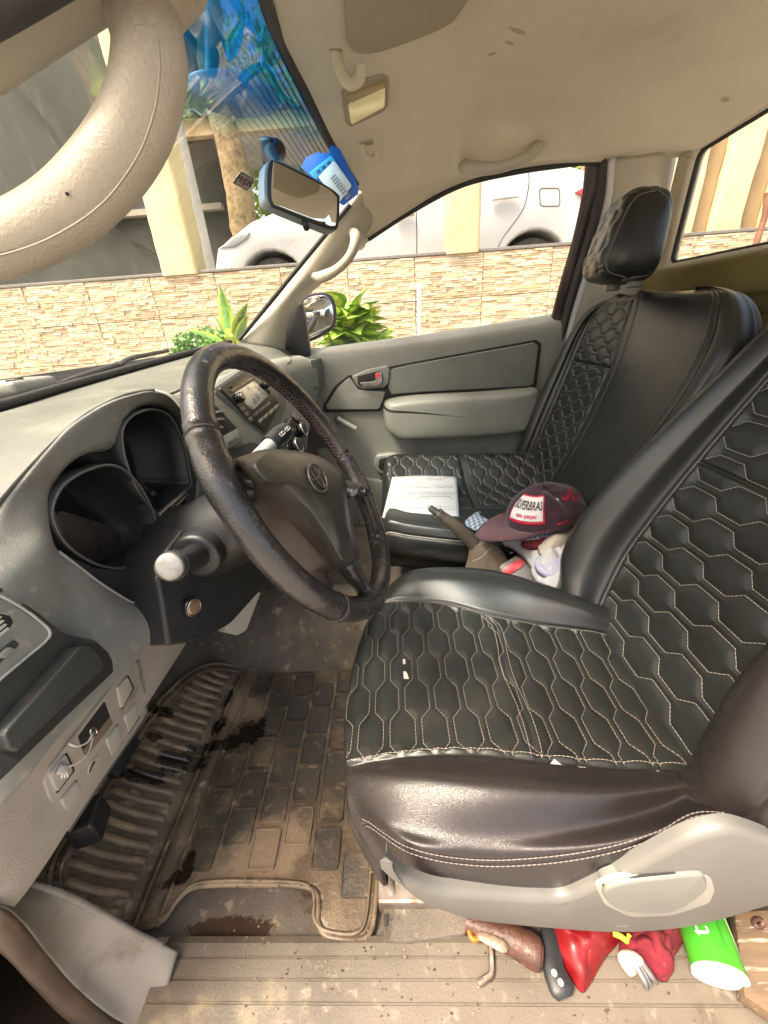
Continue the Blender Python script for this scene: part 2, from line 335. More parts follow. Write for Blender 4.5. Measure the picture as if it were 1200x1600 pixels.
# ---- stone-tiled boundary wall
WY = 3.85; WT = 1.168; TP = .575; TH = .325
st = [mat('stone_cream', (.56, .46, .31), (.50, .395, .255), 9, rough=.75, bump=.6, bscale=90), mat('stone_pale', (.62, .54, .41), (.54, .45, .32), 9, rough=.75, bump=.6, bscale=90),
      mat('stone_tan', (.49, .375, .235), (.43, .32, .195), 9, rough=.75, bump=.6, bscale=90), mat('stone_rust', (.46, .32, .21), (.41, .28, .18), 9, rough=.75, bump=.6, bscale=90),
      mat('stone_grey', (.42, .37, .28), (.36, .31, .235), 9, rough=.75, bump=.6, bscale=90)]
def tile_mesh(seed):
    r = random.Random(seed); bm = bmesh.new(); W, H = TP-.004, TH-.004
    for f in box_bm(bm, 0, W, 0, .012, 0, H): f.material_index = 2
    n = 19; h = H/n
    for j in range(n):
        x = -r.random()*.06
        while x < W:
            L = r.uniform(.035, .15); x0, x1 = max(x, 0), min(x+L, W)
            if x1-x0 > .008:
                mi = r.choices(range(5), (34, 36, 16, 6, 8))[0]
                d = r.choice((.003, .005, .009, .012)); e = .0012
                y1 = -d; zz0, zz1 = j*h+e*.3, (j+1)*h-e*.3; t = r.uniform(-.003, .003)
                a = [bm.verts.new(p) for p in ((x0, 0, zz0), (x1, 0, zz0), (x1, 0, zz1), (x0, 0, zz1))]
                b = [bm.verts.new(p) for p in ((x0+e, y1+t, zz0+e), (x1-e, y1-t, zz0+e), (x1-e, y1-t, zz1-e), (x0+e, y1+t, zz1-e))]
                for f in [bm.faces.new(b[::-1])]+[bm.faces.new((a[k], b[k], b[(k+1) % 4], a[(k+1) % 4])) for k in range(4)]: f.material_index = mi
            x += L
    bmesh.ops.recalc_face_normals(bm, faces=bm.faces)
    me = bpy.data.meshes.new('tile'); bm.to_mesh(me); bm.free()
    for s in st: me.materials.append(s)
    return me
tms = [tile_mesh(s) for s in range(5)]
wall = empty('boundary_wall', (0, WY, GZ), 'low boundary wall faced with cream and tan split-stone tiles behind the passenger window', 'wall')
def wpart(o): o.parent = wall; o.location = Vector(o.location)-wall.location; return o
M['mortar'] = mat('mortar', (.36, .32, .26), (.3, .27, .22), 9, rough=.9, bump=.4)
wpart(boxo('masonry', -7.5, 6.9, WY+.012, WY+.16, GZ-.02, WT, M['mortar']))
for i in range(-13, 11):
    for j in range(0, 4):
        o = bpy.data.objects.new('tile', tms[(i*7+j*3) % 5]); COL.objects.link(o); o.location = (.223+i*TP, WY, WT-(j+1)*TH+.002); wpart(o)
M['granite'] = mat('granite', (.13, .12, .11), (.24, .22, .2), 90, rough=.4, bump=.2)
for a, b in ((-7.5, -1.938), (-1.633, .486), (.757, 6.9)): wpart(boxo('coping', a+.002, b-.002, WY-.015, WY+.18, WT+.001, WT+.024, M['granite'], bevel=.004))
M['cream'] = mat('cream_paint', (.66, .56, .31), (.58, .47, .24), 1.6, rough=.85, bump=.4, bscale=60, layers=[((.62, .50, .26), 5, .62, .8, (2, 2, .5)), ((.16, .13, .08), 16, .70, .76, (1, 1, .5))])
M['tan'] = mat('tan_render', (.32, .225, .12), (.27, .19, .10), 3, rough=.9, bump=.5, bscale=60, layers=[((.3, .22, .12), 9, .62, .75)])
def pillar(x0, x1, lab, zt=3.3, d=.26, m=None):
    # irregular plaster edges: a loop of rings up the shaft
    n = 40; G = np.zeros((n, 24, 3)); hw = (x1-x0)/2; hd = d/2
    base = roundpoly([(-hw, -hd), (hw, -hd), (hw, hd), (-hw, hd)], .12, 5)[:24]; base = np.array(base)
    for k, z in enumerate(np.linspace(WT+.0, zt, n)):
        G[k, :, :2] = base+[(x0+x1)/2, WY+.09]; G[k, :, 2] = z
    G[..., 0] += .007*noise3(G, 14); G[..., 1] += .005*noise3(G, 14, 3)
    o = surf('wall_pillar', G, m or M['cream'], cv=True, cap='se'); o.data.set_sharp_from_angle(angle=math.radians(50))
    return tag(o, lab, 'pillar', 'square pillars standing on the boundary wall')
pillar(-1.938, -1.633, 'cream square pillar on the tiled wall, seen through the windscreen')
pillar(.486, .757, 'peeling cream pillar in front of the white car doors', m=mat('cream_stained', (.52, .40, .235), (.44, .32, .18), 2.5, rough=.85, bump=.4, bscale=60, layers=[((.42, .30, .14), 9, .6, .74), ((.2, .13, .06), 30, .68, .74)]))
def slabpost(x0, x1, y0, y1, m_, lab, nm='plastered_post'):
    n = 40; base = np.array(roundpoly([(x0, y0), (x1, y0), (x1, y1), (x0, y1)], .08, 5)[:24]); G = np.zeros((n, 24, 3))
    for k, z in enumerate(np.linspace(.70, 3.8, n)): G[k, :, :2] = base; G[k, :, 2] = z
    G[..., 0] += .010*noise3(G, 9); G[..., 1] += .006*noise3(G, 14, 3)
    o = surf(nm, G, m_, cv=True, cap='se'); o.data.set_sharp_from_angle(angle=math.radians(50)); return tag(o, lab, 'post', 'plastered posts outside the rear window')
xx = lambda x: P(x, 385, Y=4.2)[0]
slabpost(xx(1046), xx(1075), 4.2, 4.5, M['cream'], 'leftmost cream post beside the headrest, outside the rear window')
slabpost(xx(1076), xx(1103), 4.26, 4.5, M['tan'], 'narrow grey-tan slab as the shaded side of a cream post, outside the rear window')  # tan slab stands in for the shaded left side of the post
slabpost(xx(1104), xx(1149), 4.2, 4.5, M['cream'], 'widest cream post with dark drips, outside the rear window')
slabpost(xx(1150), xx(1180), 4.26, 4.5, M['tan'], 'brown-tan slab as the shaded post side behind the slanting rusty pipe')  # second tan slab, shade of the post side given as colour
slabpost(xx(1181), xx(1260), 4.2, 4.5, M['cream'], 'cream post at the right edge of the rear window')
# cream building seen through the rear window
cb = empty('cream_building', (6, 7, GZ), 'cream painted building wall far behind the pillars outside the rear window', 'building')
o = boxo('facade', 3.0, 13, 6.9, 7.2, .9, 5.2, M['cream'], cb); o.location = -cb.location
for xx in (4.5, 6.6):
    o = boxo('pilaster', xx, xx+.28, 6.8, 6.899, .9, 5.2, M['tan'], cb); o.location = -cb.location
o = tube('drain_pipe', [P(1200, 300, Y=3.55), P(1196, 335, Y=3.55), P(1178, 392, Y=3.55), P(1150, 480, Y=3.55)], .022, mat('pipe_brown', (.16, .07, .04), (.22, .11, .07), 20, rough=.6), seg=10)
tag(o, 'thin rusty brown pipe slanting up past the rear window', 'pipe')
# grey house wall on the left
hw_ = empty('grey_house', (-6, 7, GZ), 'large shaded grey-olive house wall beyond the tiled wall on the left', 'house')
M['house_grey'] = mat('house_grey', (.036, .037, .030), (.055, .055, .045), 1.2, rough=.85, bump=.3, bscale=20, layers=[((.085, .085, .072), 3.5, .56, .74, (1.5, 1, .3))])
o = boxo('facade', -16, P(348, 300, Y=6.9)[0], 6.9, 7.3, .7, 7.5, M['house_grey'], hw_); o.location = -hw_.location
M['win_light'] = mat('pane_reflecting', (.42, .47, .46), (.30, .34, .34), 2, rough=.25)
o = boxo('window', -8.9, -7.9, 6.84, 6.899, 3.5, 4.6, M['win_light'], hw_, .01); o.location = -hw_.location
for zz in (2.3, 5.6):
    o = boxo('ledge', -16, P(348, 300, Y=6.9)[0]-.02, 6.78, 6.899, zz, zz+.07, M['mortar'], hw_); o.location = -hw_.location
# carport roof at the back
M['roof_grey'] = mat('roof_grey', (.40, .40, .38), (.33, .33, .31), 3, rough=.6, bump=.2)
cp = empty('carport', (-1, 8.5, .93), 'grey corrugated carport roof on a brown beam behind the white car', 'carport')
n = 120; G = np.zeros((n, 8, 3)); xs = np.linspace(-3.0, 2.6, n)
for j in range(8): G[:, j] = np.stack([xs, np.full(n, 6.2+j*.7), 3.1+j*.11+.035*np.sin(np.arange(n)*1.3)], 1)
o = surf('roof_sheet', G, M['roof_grey'], cp, thick=.004); o.location = -cp.location
o = boxo('beam', -3.0, 2.6, 6.25, 6.37, 2.9, 3.06, M['tan'], cp); o.location = -cp.location
for xx in (-2.6, 2.5):
    o = boxo('post', xx, xx+.1, 6.26, 6.36, .93, 2.9, M['tan'], cp); o.location = -cp.location
# PVC pipe and street lamp
o = cyl('plastic_pipe', P(655, 452, Y=3.72), P(655, 560, Y=3.72), .016, mat('pvc_white', (.8, .79, .76), (.7, .69, .66), 9, rough=.4), bevel=.002)
tag(o, 'thin white plastic pipe standing upright against the stone tiles', 'pipe')
sl = empty('street_lamp', P(320, 430, Y=5.6), 'street lamp with a pale concrete post and wide flat head seen through the blue tint', 'street lamp')
M['concrete_pale'] = mat('concrete_pale', (.42, .41, .37), (.34, .33, .3), 5, rough=.85, bump=.4)
c = P(322, 420, Y=5.6)
def sub(o, root): o.parent = root; o.location = Vector(o.location)-root.location; return o
sub(cyl('post', (c[0], 5.6, .9), (c[0], 5.6, 4.15), .12, M['concrete_pale'], r2=.09), sl)
hd = [P(x, y, Y=5.35) for x, y in ((296, 112), (345, 104), (395, 116), (424, 134), (418, 152), (385, 163), (330, 158), (296, 140))]
sub(prism('lamp_head', smoothc(hd, 40), (0, .3, 0), mat('lamp_grey', (.08, .10, .14), rough=.4), bevel=.03), sl)
sub(tube('arm', [P(328, -60, Y=5.5), P(328, 30, Y=5.5), P(328, 112, Y=5.5)], .05, M['roof_grey'], seg=8), sl)
# ---- plants
def leaf_mesh(L, W, droop, mi2=1, nseg=7):
    bm = bmesh.new(); rows = []
    for i in range(nseg+1):
        t = i/nseg; w = W*math.sin(math.pi*min(1, t**.75*.97+.03))**.8*(1 if t < 1 else 0); z = -droop*t*t*L; x = L*t
        rows.append([bm.verts.new((x, s*w, z+abs(s)*w*.35)) for s in (-1, -.55, 0, .55, 1)])
    for i in range(nseg):
        for j in range(4):
            f = bm.faces.new((rows[i][j], rows[i+1][j], rows[i+1][j+1], rows[i][j+1])); f.material_index = 1 if j in (1, 2) and i not in (0,) else 0; f.smooth = True
    me = bpy.data.meshes.new('leaf'); bm.to_mesh(me); bm.free(); return me
M['leaf_dark'] = mat('leaf_dark', (.12, .26, .03), (.20, .34, .04), 30, rough=.4)
M['leaf_pale'] = mat('leaf_pale', (.55, .62, .12), (.20, .36, .04), 45, .45, .6, rough=.4)
M['leaf_lime'] = mat('leaf_lime', (.40, .50, .06), (.25, .38, .04), 20, rough=.45)
M['leaf_mid'] = mat('leaf_mid', (.10, .24, .05), (.2, .36, .1), 25, rough=.45)
def plant(name, base, n, L, W, h, lab, cat, ms, seed, spread=.5, group=None, up=(.25, 1.1), droop=.35):
    r = random.Random(seed); root = empty(name, base, lab, cat, group)
    mes = [leaf_mesh(L*s, W*s, droop) for s in (1, .82, .65)]
    for me in mes:
        for m in ms: me.materials.append(m)
    for k in range(3):
        a = r.uniform(0, 6.3); tube('stem', [(0, 0, 0), (math.cos(a)*.02, math.sin(a)*.02, h*.5), (math.cos(a)*.05, math.sin(a)*.05, h*.9)], .010, ms[0], root, n=8, seg=7)
    for k in range(n):
        o = bpy.data.objects.new('leaf', r.choice(mes)); COL.objects.link(o); o.parent = root
        t = r.random(); az = r.uniform(0, 2*math.pi); el = r.uniform(*up)*(.5+.7*t)
        o.location = (math.cos(az)*.04*spread, math.sin(az)*.04*spread, h*(.35+.62*t)); o.rotation_euler = (r.uniform(-.5, .5), -el, az)
    return root
b = P(548, 520, Y=2.75)
plant('leafy_plant', (b[0], 2.75, b[2]-.33), 150, .18, .072, .48, 'big dieffenbachia with yellow-veined green leaves beside the side mirror', 'plant', [M['leaf_dark'], M['leaf_pale']], 3, 1.6, up=(.15, 1.3))
b2 = P(590, 535, Y=2.65)
plant('leafy_plant', (b2[0]-.03, 2.65, b2[2]-.30), 70, .16, .060, .30, 'lower clump of lime variegated leaves right of the dieffenbachia', 'plant', [M['leaf_dark'], M['leaf_lime']], 9, 1.6, up=(.1, 1.0))
b = P(365, 535, Y=3.0)
plant('leafy_plant', (b[0]-.0, 3.0, b[2]-.1), 9, .30, .048, .16, 'tall plant with long spotted upright leaves above the windscreen base', 'plant', [M['leaf_lime'], M['leaf_mid']], 5, 1, up=(.9, 1.5), droop=.15)
def leafcloud(name, c, rad, n, size, m, lab, cat, seed, group=None, kindstuff=False, parent=None):
    r = np.random.default_rng(seed); d = r.normal(size=(n, 3)); d /= np.linalg.norm(d, axis=1, keepdims=True)
    p = d*(r.random((n, 1))**.45); p = p*np.array(rad)*(1+.35*noise3(d*1.0, 2.3, seed))[:, None]+np.array(c)
    a = r.normal(size=(n, 3)); a /= np.linalg.norm(a, axis=1, keepdims=True); b = np.cross(a, r.normal(size=(n, 3))); b /= np.linalg.norm(b, axis=1, keepdims=True)
    s = size*(.6+.8*r.random((n, 1)))
    V = np.stack([p-a*s, p+b*s*.45, p+a*s, p-b*s*.45], 1).reshape(-1, 3)
    me = bpy.data.meshes.new(name); me.from_pydata(V.tolist(), [], (np.arange(n*4).reshape(-1, 4)).tolist())
    o = link(name, me, m, parent, False)
    return tag(o, lab, cat, group) if lab else o
b = P(325, 530, Y=3.1)
o = leafcloud('low_shrub', (b[0], 3.1, b[2]-.06), (.30, .16, .13), 2600, .022, M['leaf_mid'], 'low fine-leaved green shrub left of the tall spotted plant', 'shrub', 4)
M['trunk'] = mat('trunk_bark', (.30, .22, .12), (.14, .10, .05), 14, rough=.95, bump=1, bscale=60, bdist=.02, layers=[((.42, .33, .12), 30, .55, .7)])
def tree(x, y, zb, h, r0, crown, lab, seed, lm, tm=None, dens=9000):
    t = empty('tree', (x, y, zb), lab, 'tree', 'trees beyond the boundary wall'); rr = random.Random(seed)
    pts = np.array([(rr.uniform(-.012, .012)*k, rr.uniform(-.01, .01)*k, h*k/8) for k in range(9)])
    G = tubeG(pts, np.linspace(r0, r0*.55, 9), 60, 22); G += (.10*r0*noise3(G, 12, seed)[..., None])*normals(G, cv=True)
    surf('trunk', G, tm or M['trunk'], t, cv=True, cap='se')
    for k in range(4):
        a = rr.uniform(0, 6.3); tube('limb', [pts[6], pts[7]+[math.cos(a)*.4, math.sin(a)*.4, .3], pts[8]+[math.cos(a)*crown*.7, math.sin(a)*crown*.7, crown*.5]], [r0*.4, r0*.25, r0*.1], tm or M['trunk'], t, n=10, seg=8)
    leafcloud('crown', (0, 0, h+crown*.55), (crown, crown, crown*.8), dens, .07, lm, None, None, seed, parent=t)
c = P(372, 300, Y=6.3)
tree(c[0], 6.3, .73, 5.2, .20, 1.6, 'thick shaggy brown tree trunk behind the windscreen sticker', 1, M['leaf_mid'])
tree(-2.9, 11.5, .93, 2.4, .2, 2.2, 'yellow-green tree far behind the front of the white car', 2, M['leaf_lime'])
tree(4.3, 11.5, .93, 1.6, .2, 2.0, 'yellow-green tree behind the rear of the white car', 3, M['leaf_lime'])
# ---- white car on the terrace behind the wall
CY = 4.75; cz = .75
xf = P(332, 420, Y=CY)[0]; xr = P(922, 300, Y=CY)[0]; Lc = xr-xf
car = empty('parked_car', (xf+Lc/2, CY+.85, cz), 'white car parked behind the stone-tiled wall with its tail lamp to the right', 'car')
def cpt(o): return sub(o, car)
wf, wr = P(424, 415, Y=CY)[0], P(834, 385, Y=CY)[0]
def arch(xc, r=.36, n=14): return [(xc+r*math.cos(a), .33+r*math.sin(a)) for a in np.linspace(math.pi+.35, -.35, n)]
prof = [(xf+.05, .22), (xf, .5), (xf+.10, .74), (xf+.5, .94), (xf+1.0, 1.06), (xf+2.0, 1.15), (xr-.5, 1.24), (xr-.06, 1.12), (xr, .85), (xr, .4), (xr-.1, .25)]+[(wr+.36*math.cos(a), .33+.36*math.sin(a)) for a in np.linspace(-.3, math.pi+.3, 14)]+[(wf+.36*math.cos(a), .33+.36*math.sin(a)) for a in np.linspace(-.3, math.pi+.3, 14)]
cpt(prism('body', [(x, CY, cz+z) for x, z in prof], (0, 1.7, 0), M['paint_white'], bevel=.05, seg=3))
gh = [(xf+.95, 1.04), (xf+1.65, 1.55), (xf+2.1, 1.64), (xf+2.8, 1.62), (xr-.55, 1.22)]
cpt(prism('cabin', [(x, CY+.13, cz+z) for x, z in gh], (0, 1.44, 0), M['paint_white'], bevel=.08, seg=3))
M['car_glass'] = mat('car_glass', (.02, .022, .025), rough=.05, coat=1)
for q in ([(xf+1.25, 1.13), (xf+1.7, 1.50), (xf+2.05, 1.55), (xf+2.05, 1.175)], [(xf+2.13, 1.18), (xf+2.13, 1.55), (xf+2.7, 1.53), (xr-.95, 1.42), (xr-.90, 1.24)]):
    cpt(prism('window', [(x, CY+.112, cz+z) for x, z in roundpoly(q, .12)], (0, .03, 0), M['car_glass'], bevel=.006))
M['tyre'] = mat('tyre', (.035, .033, .03), (.05, .046, .04), 20, rough=.8, bump=.5)
for xw in (wf, wr):
    t = cpt(cyl('wheel', (xw, CY+.05, cz+.32), (xw, CY+.25, cz+.32), .315, M['tyre'], bevel=.03, seg=40))
    o = cyl('rim', (xw, CY+.035, cz+.32), (xw, CY+.06, cz+.32), .20, M['silver'], bevel=.01, seg=30); o.parent = t
    o = cyl('wheel_well', (xw, CY+.26, cz+.34), (xw, CY+.30, cz+.34), .36, M['black_matte'], seg=30); cpt(o)
M['seam'] = mat('seam_dark', (.06, .06, .06), rough=.6)
def seamline(px, nm='door_seam'): cpt(tube(nm, [P(x, y, Y=CY+.0) for x, y in px], .0045, M['seam'], n=30, seg=6))
seamline([(650, 325), (651, 360), (651, 402)]); seamline([(826, 270), (826, 290), (818, 325), (800, 352), (785, 372), (775, 394)])
seamline(roundpoly([(843, 294), (874, 294), (875, 322), (844, 322)], .2)+[(843, 297)], 'fuel_flap')
def chandle(px): cpt(tube('door_handle', [P(x, y, Y=CY-.03) for x, y in px], [.012, .02, .02, .012], M['chrome'], n=12, seg=10, ry=[.01, .014, .014, .01]))
chandle([(768, 312), (780, 310), (796, 308), (811, 307)]); chandle([(616, 342), (625, 340), (640, 336), (648, 335)])
cpt(slab('tail_lamp', [(899, 300), (912, 293), (930, 296), (930, 308), (910, 307)], (0, CY-.02, 0), (0, -1, 0), .1, mat('lamp_red', (.6, .02, .04), rough=.15, coat=1), bevel=.006))
cpt(slab('headlight', [(343, 388), (362, 370), (390, 363), (386, 372), (366, 386)], (0, CY-.01, 0), (0, -1, 0), .1, mat('lamp_clear', (.3, .32, .34), rough=.08, coat=1), bevel=.006))
# ================================================================== THE PICKUP TRUCK (one thing; everything fixed to it is a part)
TR = empty('pickup_truck', (0, 0, 0), 'old pickup truck cab seen through its open driver door, black quilted seats and grey trim', 'pickup truck')
def part(o, lab=None):
    if lab: o['label'] = lab
    return o
# ---- windscreen edges
wtop = [np.array([.12, .16, .93]), np.array([-.02, .26, 1.0]), np.array([-.11, .45, 1.055])]+[P(*p) for p in ()]
for px, py, Y in ((415, 0, .80), (442, 72, .95), (480, 150, 1.08), (520, 230, 1.22), (563, 300, 1.34)): wtop.append(P(px, py, Y=Y))
wbot = [np.array([-.34, .06, .60]), np.array([-.50, .16, .60]), np.array([-.59, .40, .598])]+[P(x, y, X=X) for x, y, X in ((0, 634, -.63), (100, 605, -.645), (200, 577, -.64), (290, 553, -.61))]+[P(374, 531, Y=1.44)]
wtop = cr1(np.array(wtop), 40); wbot = cr1(np.array(wbot), 40)
mid = (wtop+wbot)/2; mid = mid+np.array([-.028, 0, .028])*np.sin(np.linspace(0, math.pi, 40))[:, None]**.5
WS = net(np.stack([wbot, mid, wtop]), 30, 80)
def facing(N, L):
    lw = N.new('ShaderNodeLayerWeight'); lw.inputs[0].default_value = .5
    p = N.new('ShaderNodeMath'); p.operation = 'POWER'; p.inputs[1].default_value = 4.5; L.new(lw.outputs['Facing'], p.inputs[0])
    q = N.new('ShaderNodeMath'); q.operation = 'MULTIPLY_ADD'; q.inputs[1].default_value = .75; q.inputs[2].default_value = .045; L.new(p.outputs[0], q.inputs[0]); return q
g = bpy.data.materials.new('windscreen_glass'); g.use_nodes = True; N = g.node_tree.nodes; L = g.node_tree.links; N.clear()
out = N.new('ShaderNodeOutputMaterial'); tr = N.new('ShaderNodeBsdfTransparent'); gl = N.new('ShaderNodeBsdfGlossy'); gl.inputs['Roughness'].default_value = .02
df = N.new('ShaderNodeBsdfDiffuse'); df.inputs[0].default_value = (.7, .7, .66, 1)
fr = facing(N, L)
geo = N.new('ShaderNodeNewGeometry'); sx = N.new('ShaderNodeSeparateXYZ'); L.new(geo.outputs['Position'], sx.inputs[0])
nz = N.new('ShaderNodeTexNoise'); nz.inputs['Scale'].default_value = 5; L.new(geo.outputs['Position'], nz.inputs['Vector'])
ad = N.new('ShaderNodeMath'); ad.operation = 'MULTIPLY_ADD'; ad.inputs[1].default_value = .06; L.new(nz.outputs['Fac'], ad.inputs[0])
y1 = N.new('ShaderNodeMath'); y1.operation = 'SUBTRACT'; y1.inputs[1].default_value = .80; y1.use_clamp = True; L.new(sx.outputs['Y'], y1.inputs[0])
y2 = N.new('ShaderNodeMath'); y2.operation = 'MULTIPLY_ADD'; y2.inputs[1].default_value = -.25; L.new(y1.outputs[0], y2.inputs[0]); L.new(sx.outputs['Z'], y2.inputs[2]); L.new(y2.outputs[0], ad.inputs[2])
rp = N.new('ShaderNodeValToRGB'); rp.color_ramp.elements[0].position = .55; rp.color_ramp.elements[0].color = (.90, .93, .90, 1)
rp.color_ramp.elements[1].position = .80; rp.color_ramp.elements[1].color = (.02, .30, .80, 1)
e = rp.color_ramp.elements.new(.66); e.color = (.32, .66, .86, 1)
sc_ = N.new('ShaderNodeMapRange'); sc_.inputs[1].default_value = .90; sc_.inputs[2].default_value = 1.10; L.new(ad.outputs[0], sc_.inputs[0]); L.new(sc_.outputs[0], rp.inputs[0]); L.new(rp.outputs[0], tr.inputs[0])
# fine scratches and dust
mp = N.new('ShaderNodeVectorMath'); mp.operation = 'MULTIPLY'; mp.inputs[1].default_value = (18, 160, 18); L.new(geo.outputs['Position'], mp.inputs[0])
n2 = N.new('ShaderNodeTexNoise'); n2.inputs['Scale'].default_value = 1; n2.inputs['Detail'].default_value = 3; L.new(mp.outputs[0], n2.inputs['Vector'])
mr = N.new('ShaderNodeMapRange'); mr.inputs[1].default_value = .60; mr.inputs[2].default_value = .78; mr.inputs[3].default_value = .015; mr.inputs[4].default_value = .30; L.new(n2.outputs['Fac'], mr.inputs[0])
bnd = N.new('ShaderNodeMapRange'); bnd.inputs[1].default_value = .62; bnd.inputs[2].default_value = .82; bnd.inputs[3].default_value = 0; bnd.inputs[4].default_value = .68; L.new(sc_.outputs[0], bnd.inputs[0])
mx_ = N.new('ShaderNodeMath'); mx_.operation = 'MAXIMUM'; L.new(mr.outputs[0], mx_.inputs[0]); L.new(bnd.outputs[0], mx_.inputs[1])
dc = N.new('ShaderNodeMix'); dc.data_type = 'RGBA'; dc.inputs[6].default_value = (.55, .55, .50, 1); dc.inputs[7].default_value = (.005, .20, .50, 1); L.new(bnd.outputs[0], dc.inputs[0]); dk_ = N.new('ShaderNodeMath'); dk_.operation = 'MULTIPLY'; dk_.inputs[1].default_value = 1.8; L.new(bnd.outputs[0], dk_.inputs[0]); L.new(dk_.outputs[0], dc.inputs[0]); L.new(dc.outputs[2], df.inputs[0])
m1 = N.new('ShaderNodeMixShader'); L.new(mx_.outputs[0], m1.inputs[0]); L.new(tr.outputs[0], m1.inputs[1]); L.new(df.outputs[0], m1.inputs[2])
m2 = N.new('ShaderNodeMixShader'); L.new(fr.outputs[0], m2.inputs[0]); L.new(m1.outputs[0], m2.inputs[1]); L.new(gl.outputs[0], m2.inputs[2]); L.new(m2.outputs[0], out.inputs[0])
M['ws_glass'] = g
def clearglass(name, tint, dust=.02):
    g = bpy.data.materials.new(name); g.use_nodes = True; N = g.node_tree.nodes; L = g.node_tree.links; N.clear()
    out = N.new('ShaderNodeOutputMaterial'); tr = N.new('ShaderNodeBsdfTransparent'); tr.inputs[0].default_value = (*tint, 1); gl = N.new('ShaderNodeBsdfGlossy'); gl.inputs['Roughness'].default_value = .02
    df = N.new('ShaderNodeBsdfDiffuse'); df.inputs[0].default_value = (.8, .8, .78, 1); fr = facing(N, L)
    m1 = N.new('ShaderNodeMixShader'); m1.inputs[0].default_value = dust; L.new(tr.outputs[0], m1.inputs[1]); L.new(df.outputs[0], m1.inputs[2])
    m2 = N.new('ShaderNodeMixShader'); L.new(fr.outputs[0], m2.inputs[0]); L.new(m1.outputs[0], m2.inputs[1]); L.new(gl.outputs[0], m2.inputs[2]); L.new(m2.outputs[0], out.inputs[0]); return g
M['side_glass'] = clearglass('side_glass', (.95, .97, .95)); M['lens_glass'] = clearglass('lens_glass', (.75, .75, .75), .03)
wsh = surf('windscreen', WS, M['ws_glass'], TR)
# ceramic dot band along the top, behind the mirror: real dots on the inside of the glass
WN = normals(WS)
if WN[15, 40]@(np.array([0, .5, .8])-WS[15, 40]) < 0: WN = -WN
bm = bmesh.new()
def wsp(u, v): # u 0 bottom..1 top, v 0..1
    a = u*(WS.shape[0]-1); b = v*(WS.shape[1]-1); i, j = min(int(a), 28), min(int(b), 78); f, h = a-i, b-j
    return (WS[i, j]*(1-f)*(1-h)+WS[i+1, j]*f*(1-h)+WS[i, j+1]*(1-f)*h+WS[i+1, j+1]*f*h), WN[i, j]
def dot(u, v, r):
    p, n = wsp(u, v); n = Vector(n); a = n.orthogonal().normalized(); b = n.cross(a); c = Vector(p)+n*.0012
    bm.faces.new([bm.verts.new(c+r*(math.cos(t)*a+math.sin(t)*b)) for t in np.arange(0, 6.28, math.pi/3)][:6])
for i in range(17):
    for j in range(90):
        v = .555+j*.0046+(i % 2)*.0023; wid = .17+.13*math.sin((v-.55)/.42*math.pi)
        u = .985-i*.0145
        if u > 1-wid and v < .97: dot(u, v, .0021*(1-.045*i))
frit = frombm('dot_band', bm, M['black_matte'], wsh); frit['kind'] = 'stuff'
for nm, e_, r in (('seal', wbot, .009), ('seal', wtop, .011)): tube(nm, e_[::2], r, M['rubber'], wsh, n=60, seg=8)
side = WS[:, -1]; tube('seal', side[::3], .007, M['rubber'], wsh, n=40, seg=8)
# ---- cowl, bonnet and wipers outside the glass
cow = np.stack([wbot+[0.005, 0, -.02], wbot+[-.06, 0, -.03], wbot+[-.14, 0, -.028], wbot+[-.16, 0, -.10]]); surf('cowl', net(cow, 12, 60), M['black_plastic'], TR)
bon = np.stack([wbot+[-.165, 0, -.055], wbot+[-.5, 0, -.10], wbot+[-1.0, 0, -.17], wbot+[-1.2, 0, -.4]]); surf('bonnet', net(bon, 20, 60), M['paint_white'], TR)
wi = empty('wiper', parent=TR)
a, b, c, d = P(262, 548, X=-.665), P(205, 560, X=-.68), P(185, 572, X=-.69), P(60, 612, X=-.70)
tube('arm', [a, b, c], [.005, .006, .008], M['rubber'], wi, n=16, seg=8); tube('blade', [c+[0, 0, .004], (c+d)/2+[0, 0, .002], d], [.006, .008, .005], M['rubber'], wi, n=16, seg=8)
rbox('pivot_cover', P(32, 603, X=-.72), (.07, .10, .025), M['hood_grey'], wi, .008)
for q in ((20, 604), (33, 600)): cyl('bolt', P(*q, X=-.70), P(*q, X=-.70)+[0, 0, .012], .007, M['black_matte'], wi, bevel=.002)
# ---- far window opening (passenger door)
wt = [(545, 400), (575, 374), (640, 332), (720, 290), (800, 270), (880, 258), (925, 254), (941, 258)]
WTOP = np.array([P(x, y, Y=1.445) for x, y in wt])
# ---- roof lining
cols = []
Xr = .84
fr_ = [np.array([.16, .20, .955]), np.array([.03, .28, 1.01]), np.array([-.06, .42, 1.055])]+[P(px, py, Y=Y)+[.002, 0, .002] for px, py, Y in ((415, 0, .80), (442, 72, .95), (480, 150, 1.08), (520, 230, 1.22), (563, 300, 1.34))]
fr_ = cr1(np.array(fr_), 9)
ys = fr_[:, 1]
rear_z = {0: .93}
def lining_row(t):
    """t 0 front .. 1 rear"""
    r = []
    for k in range(9):
        f = fr_[k]; x = f[0]+(Xr-f[0])*t; y = f[1]+(np.linspace(.20, 1.36, 9)[k]-f[1])*min(1, t*2)
        crown = 1.115-.13*max(0, (abs(y-.83)-.30)/.36)**2 if t > 0 else f[2]
        zf = f[2]+(crown-f[2])*min(1, t*2.2)**.7
        zr = 1.07-.02*(abs(y-.83)/.6)**2
        z = zf if t < .75 else zf+(zr-zf)*((t-.75)/.25)**2
        r.append([x, y, z])
    return r
rows = []
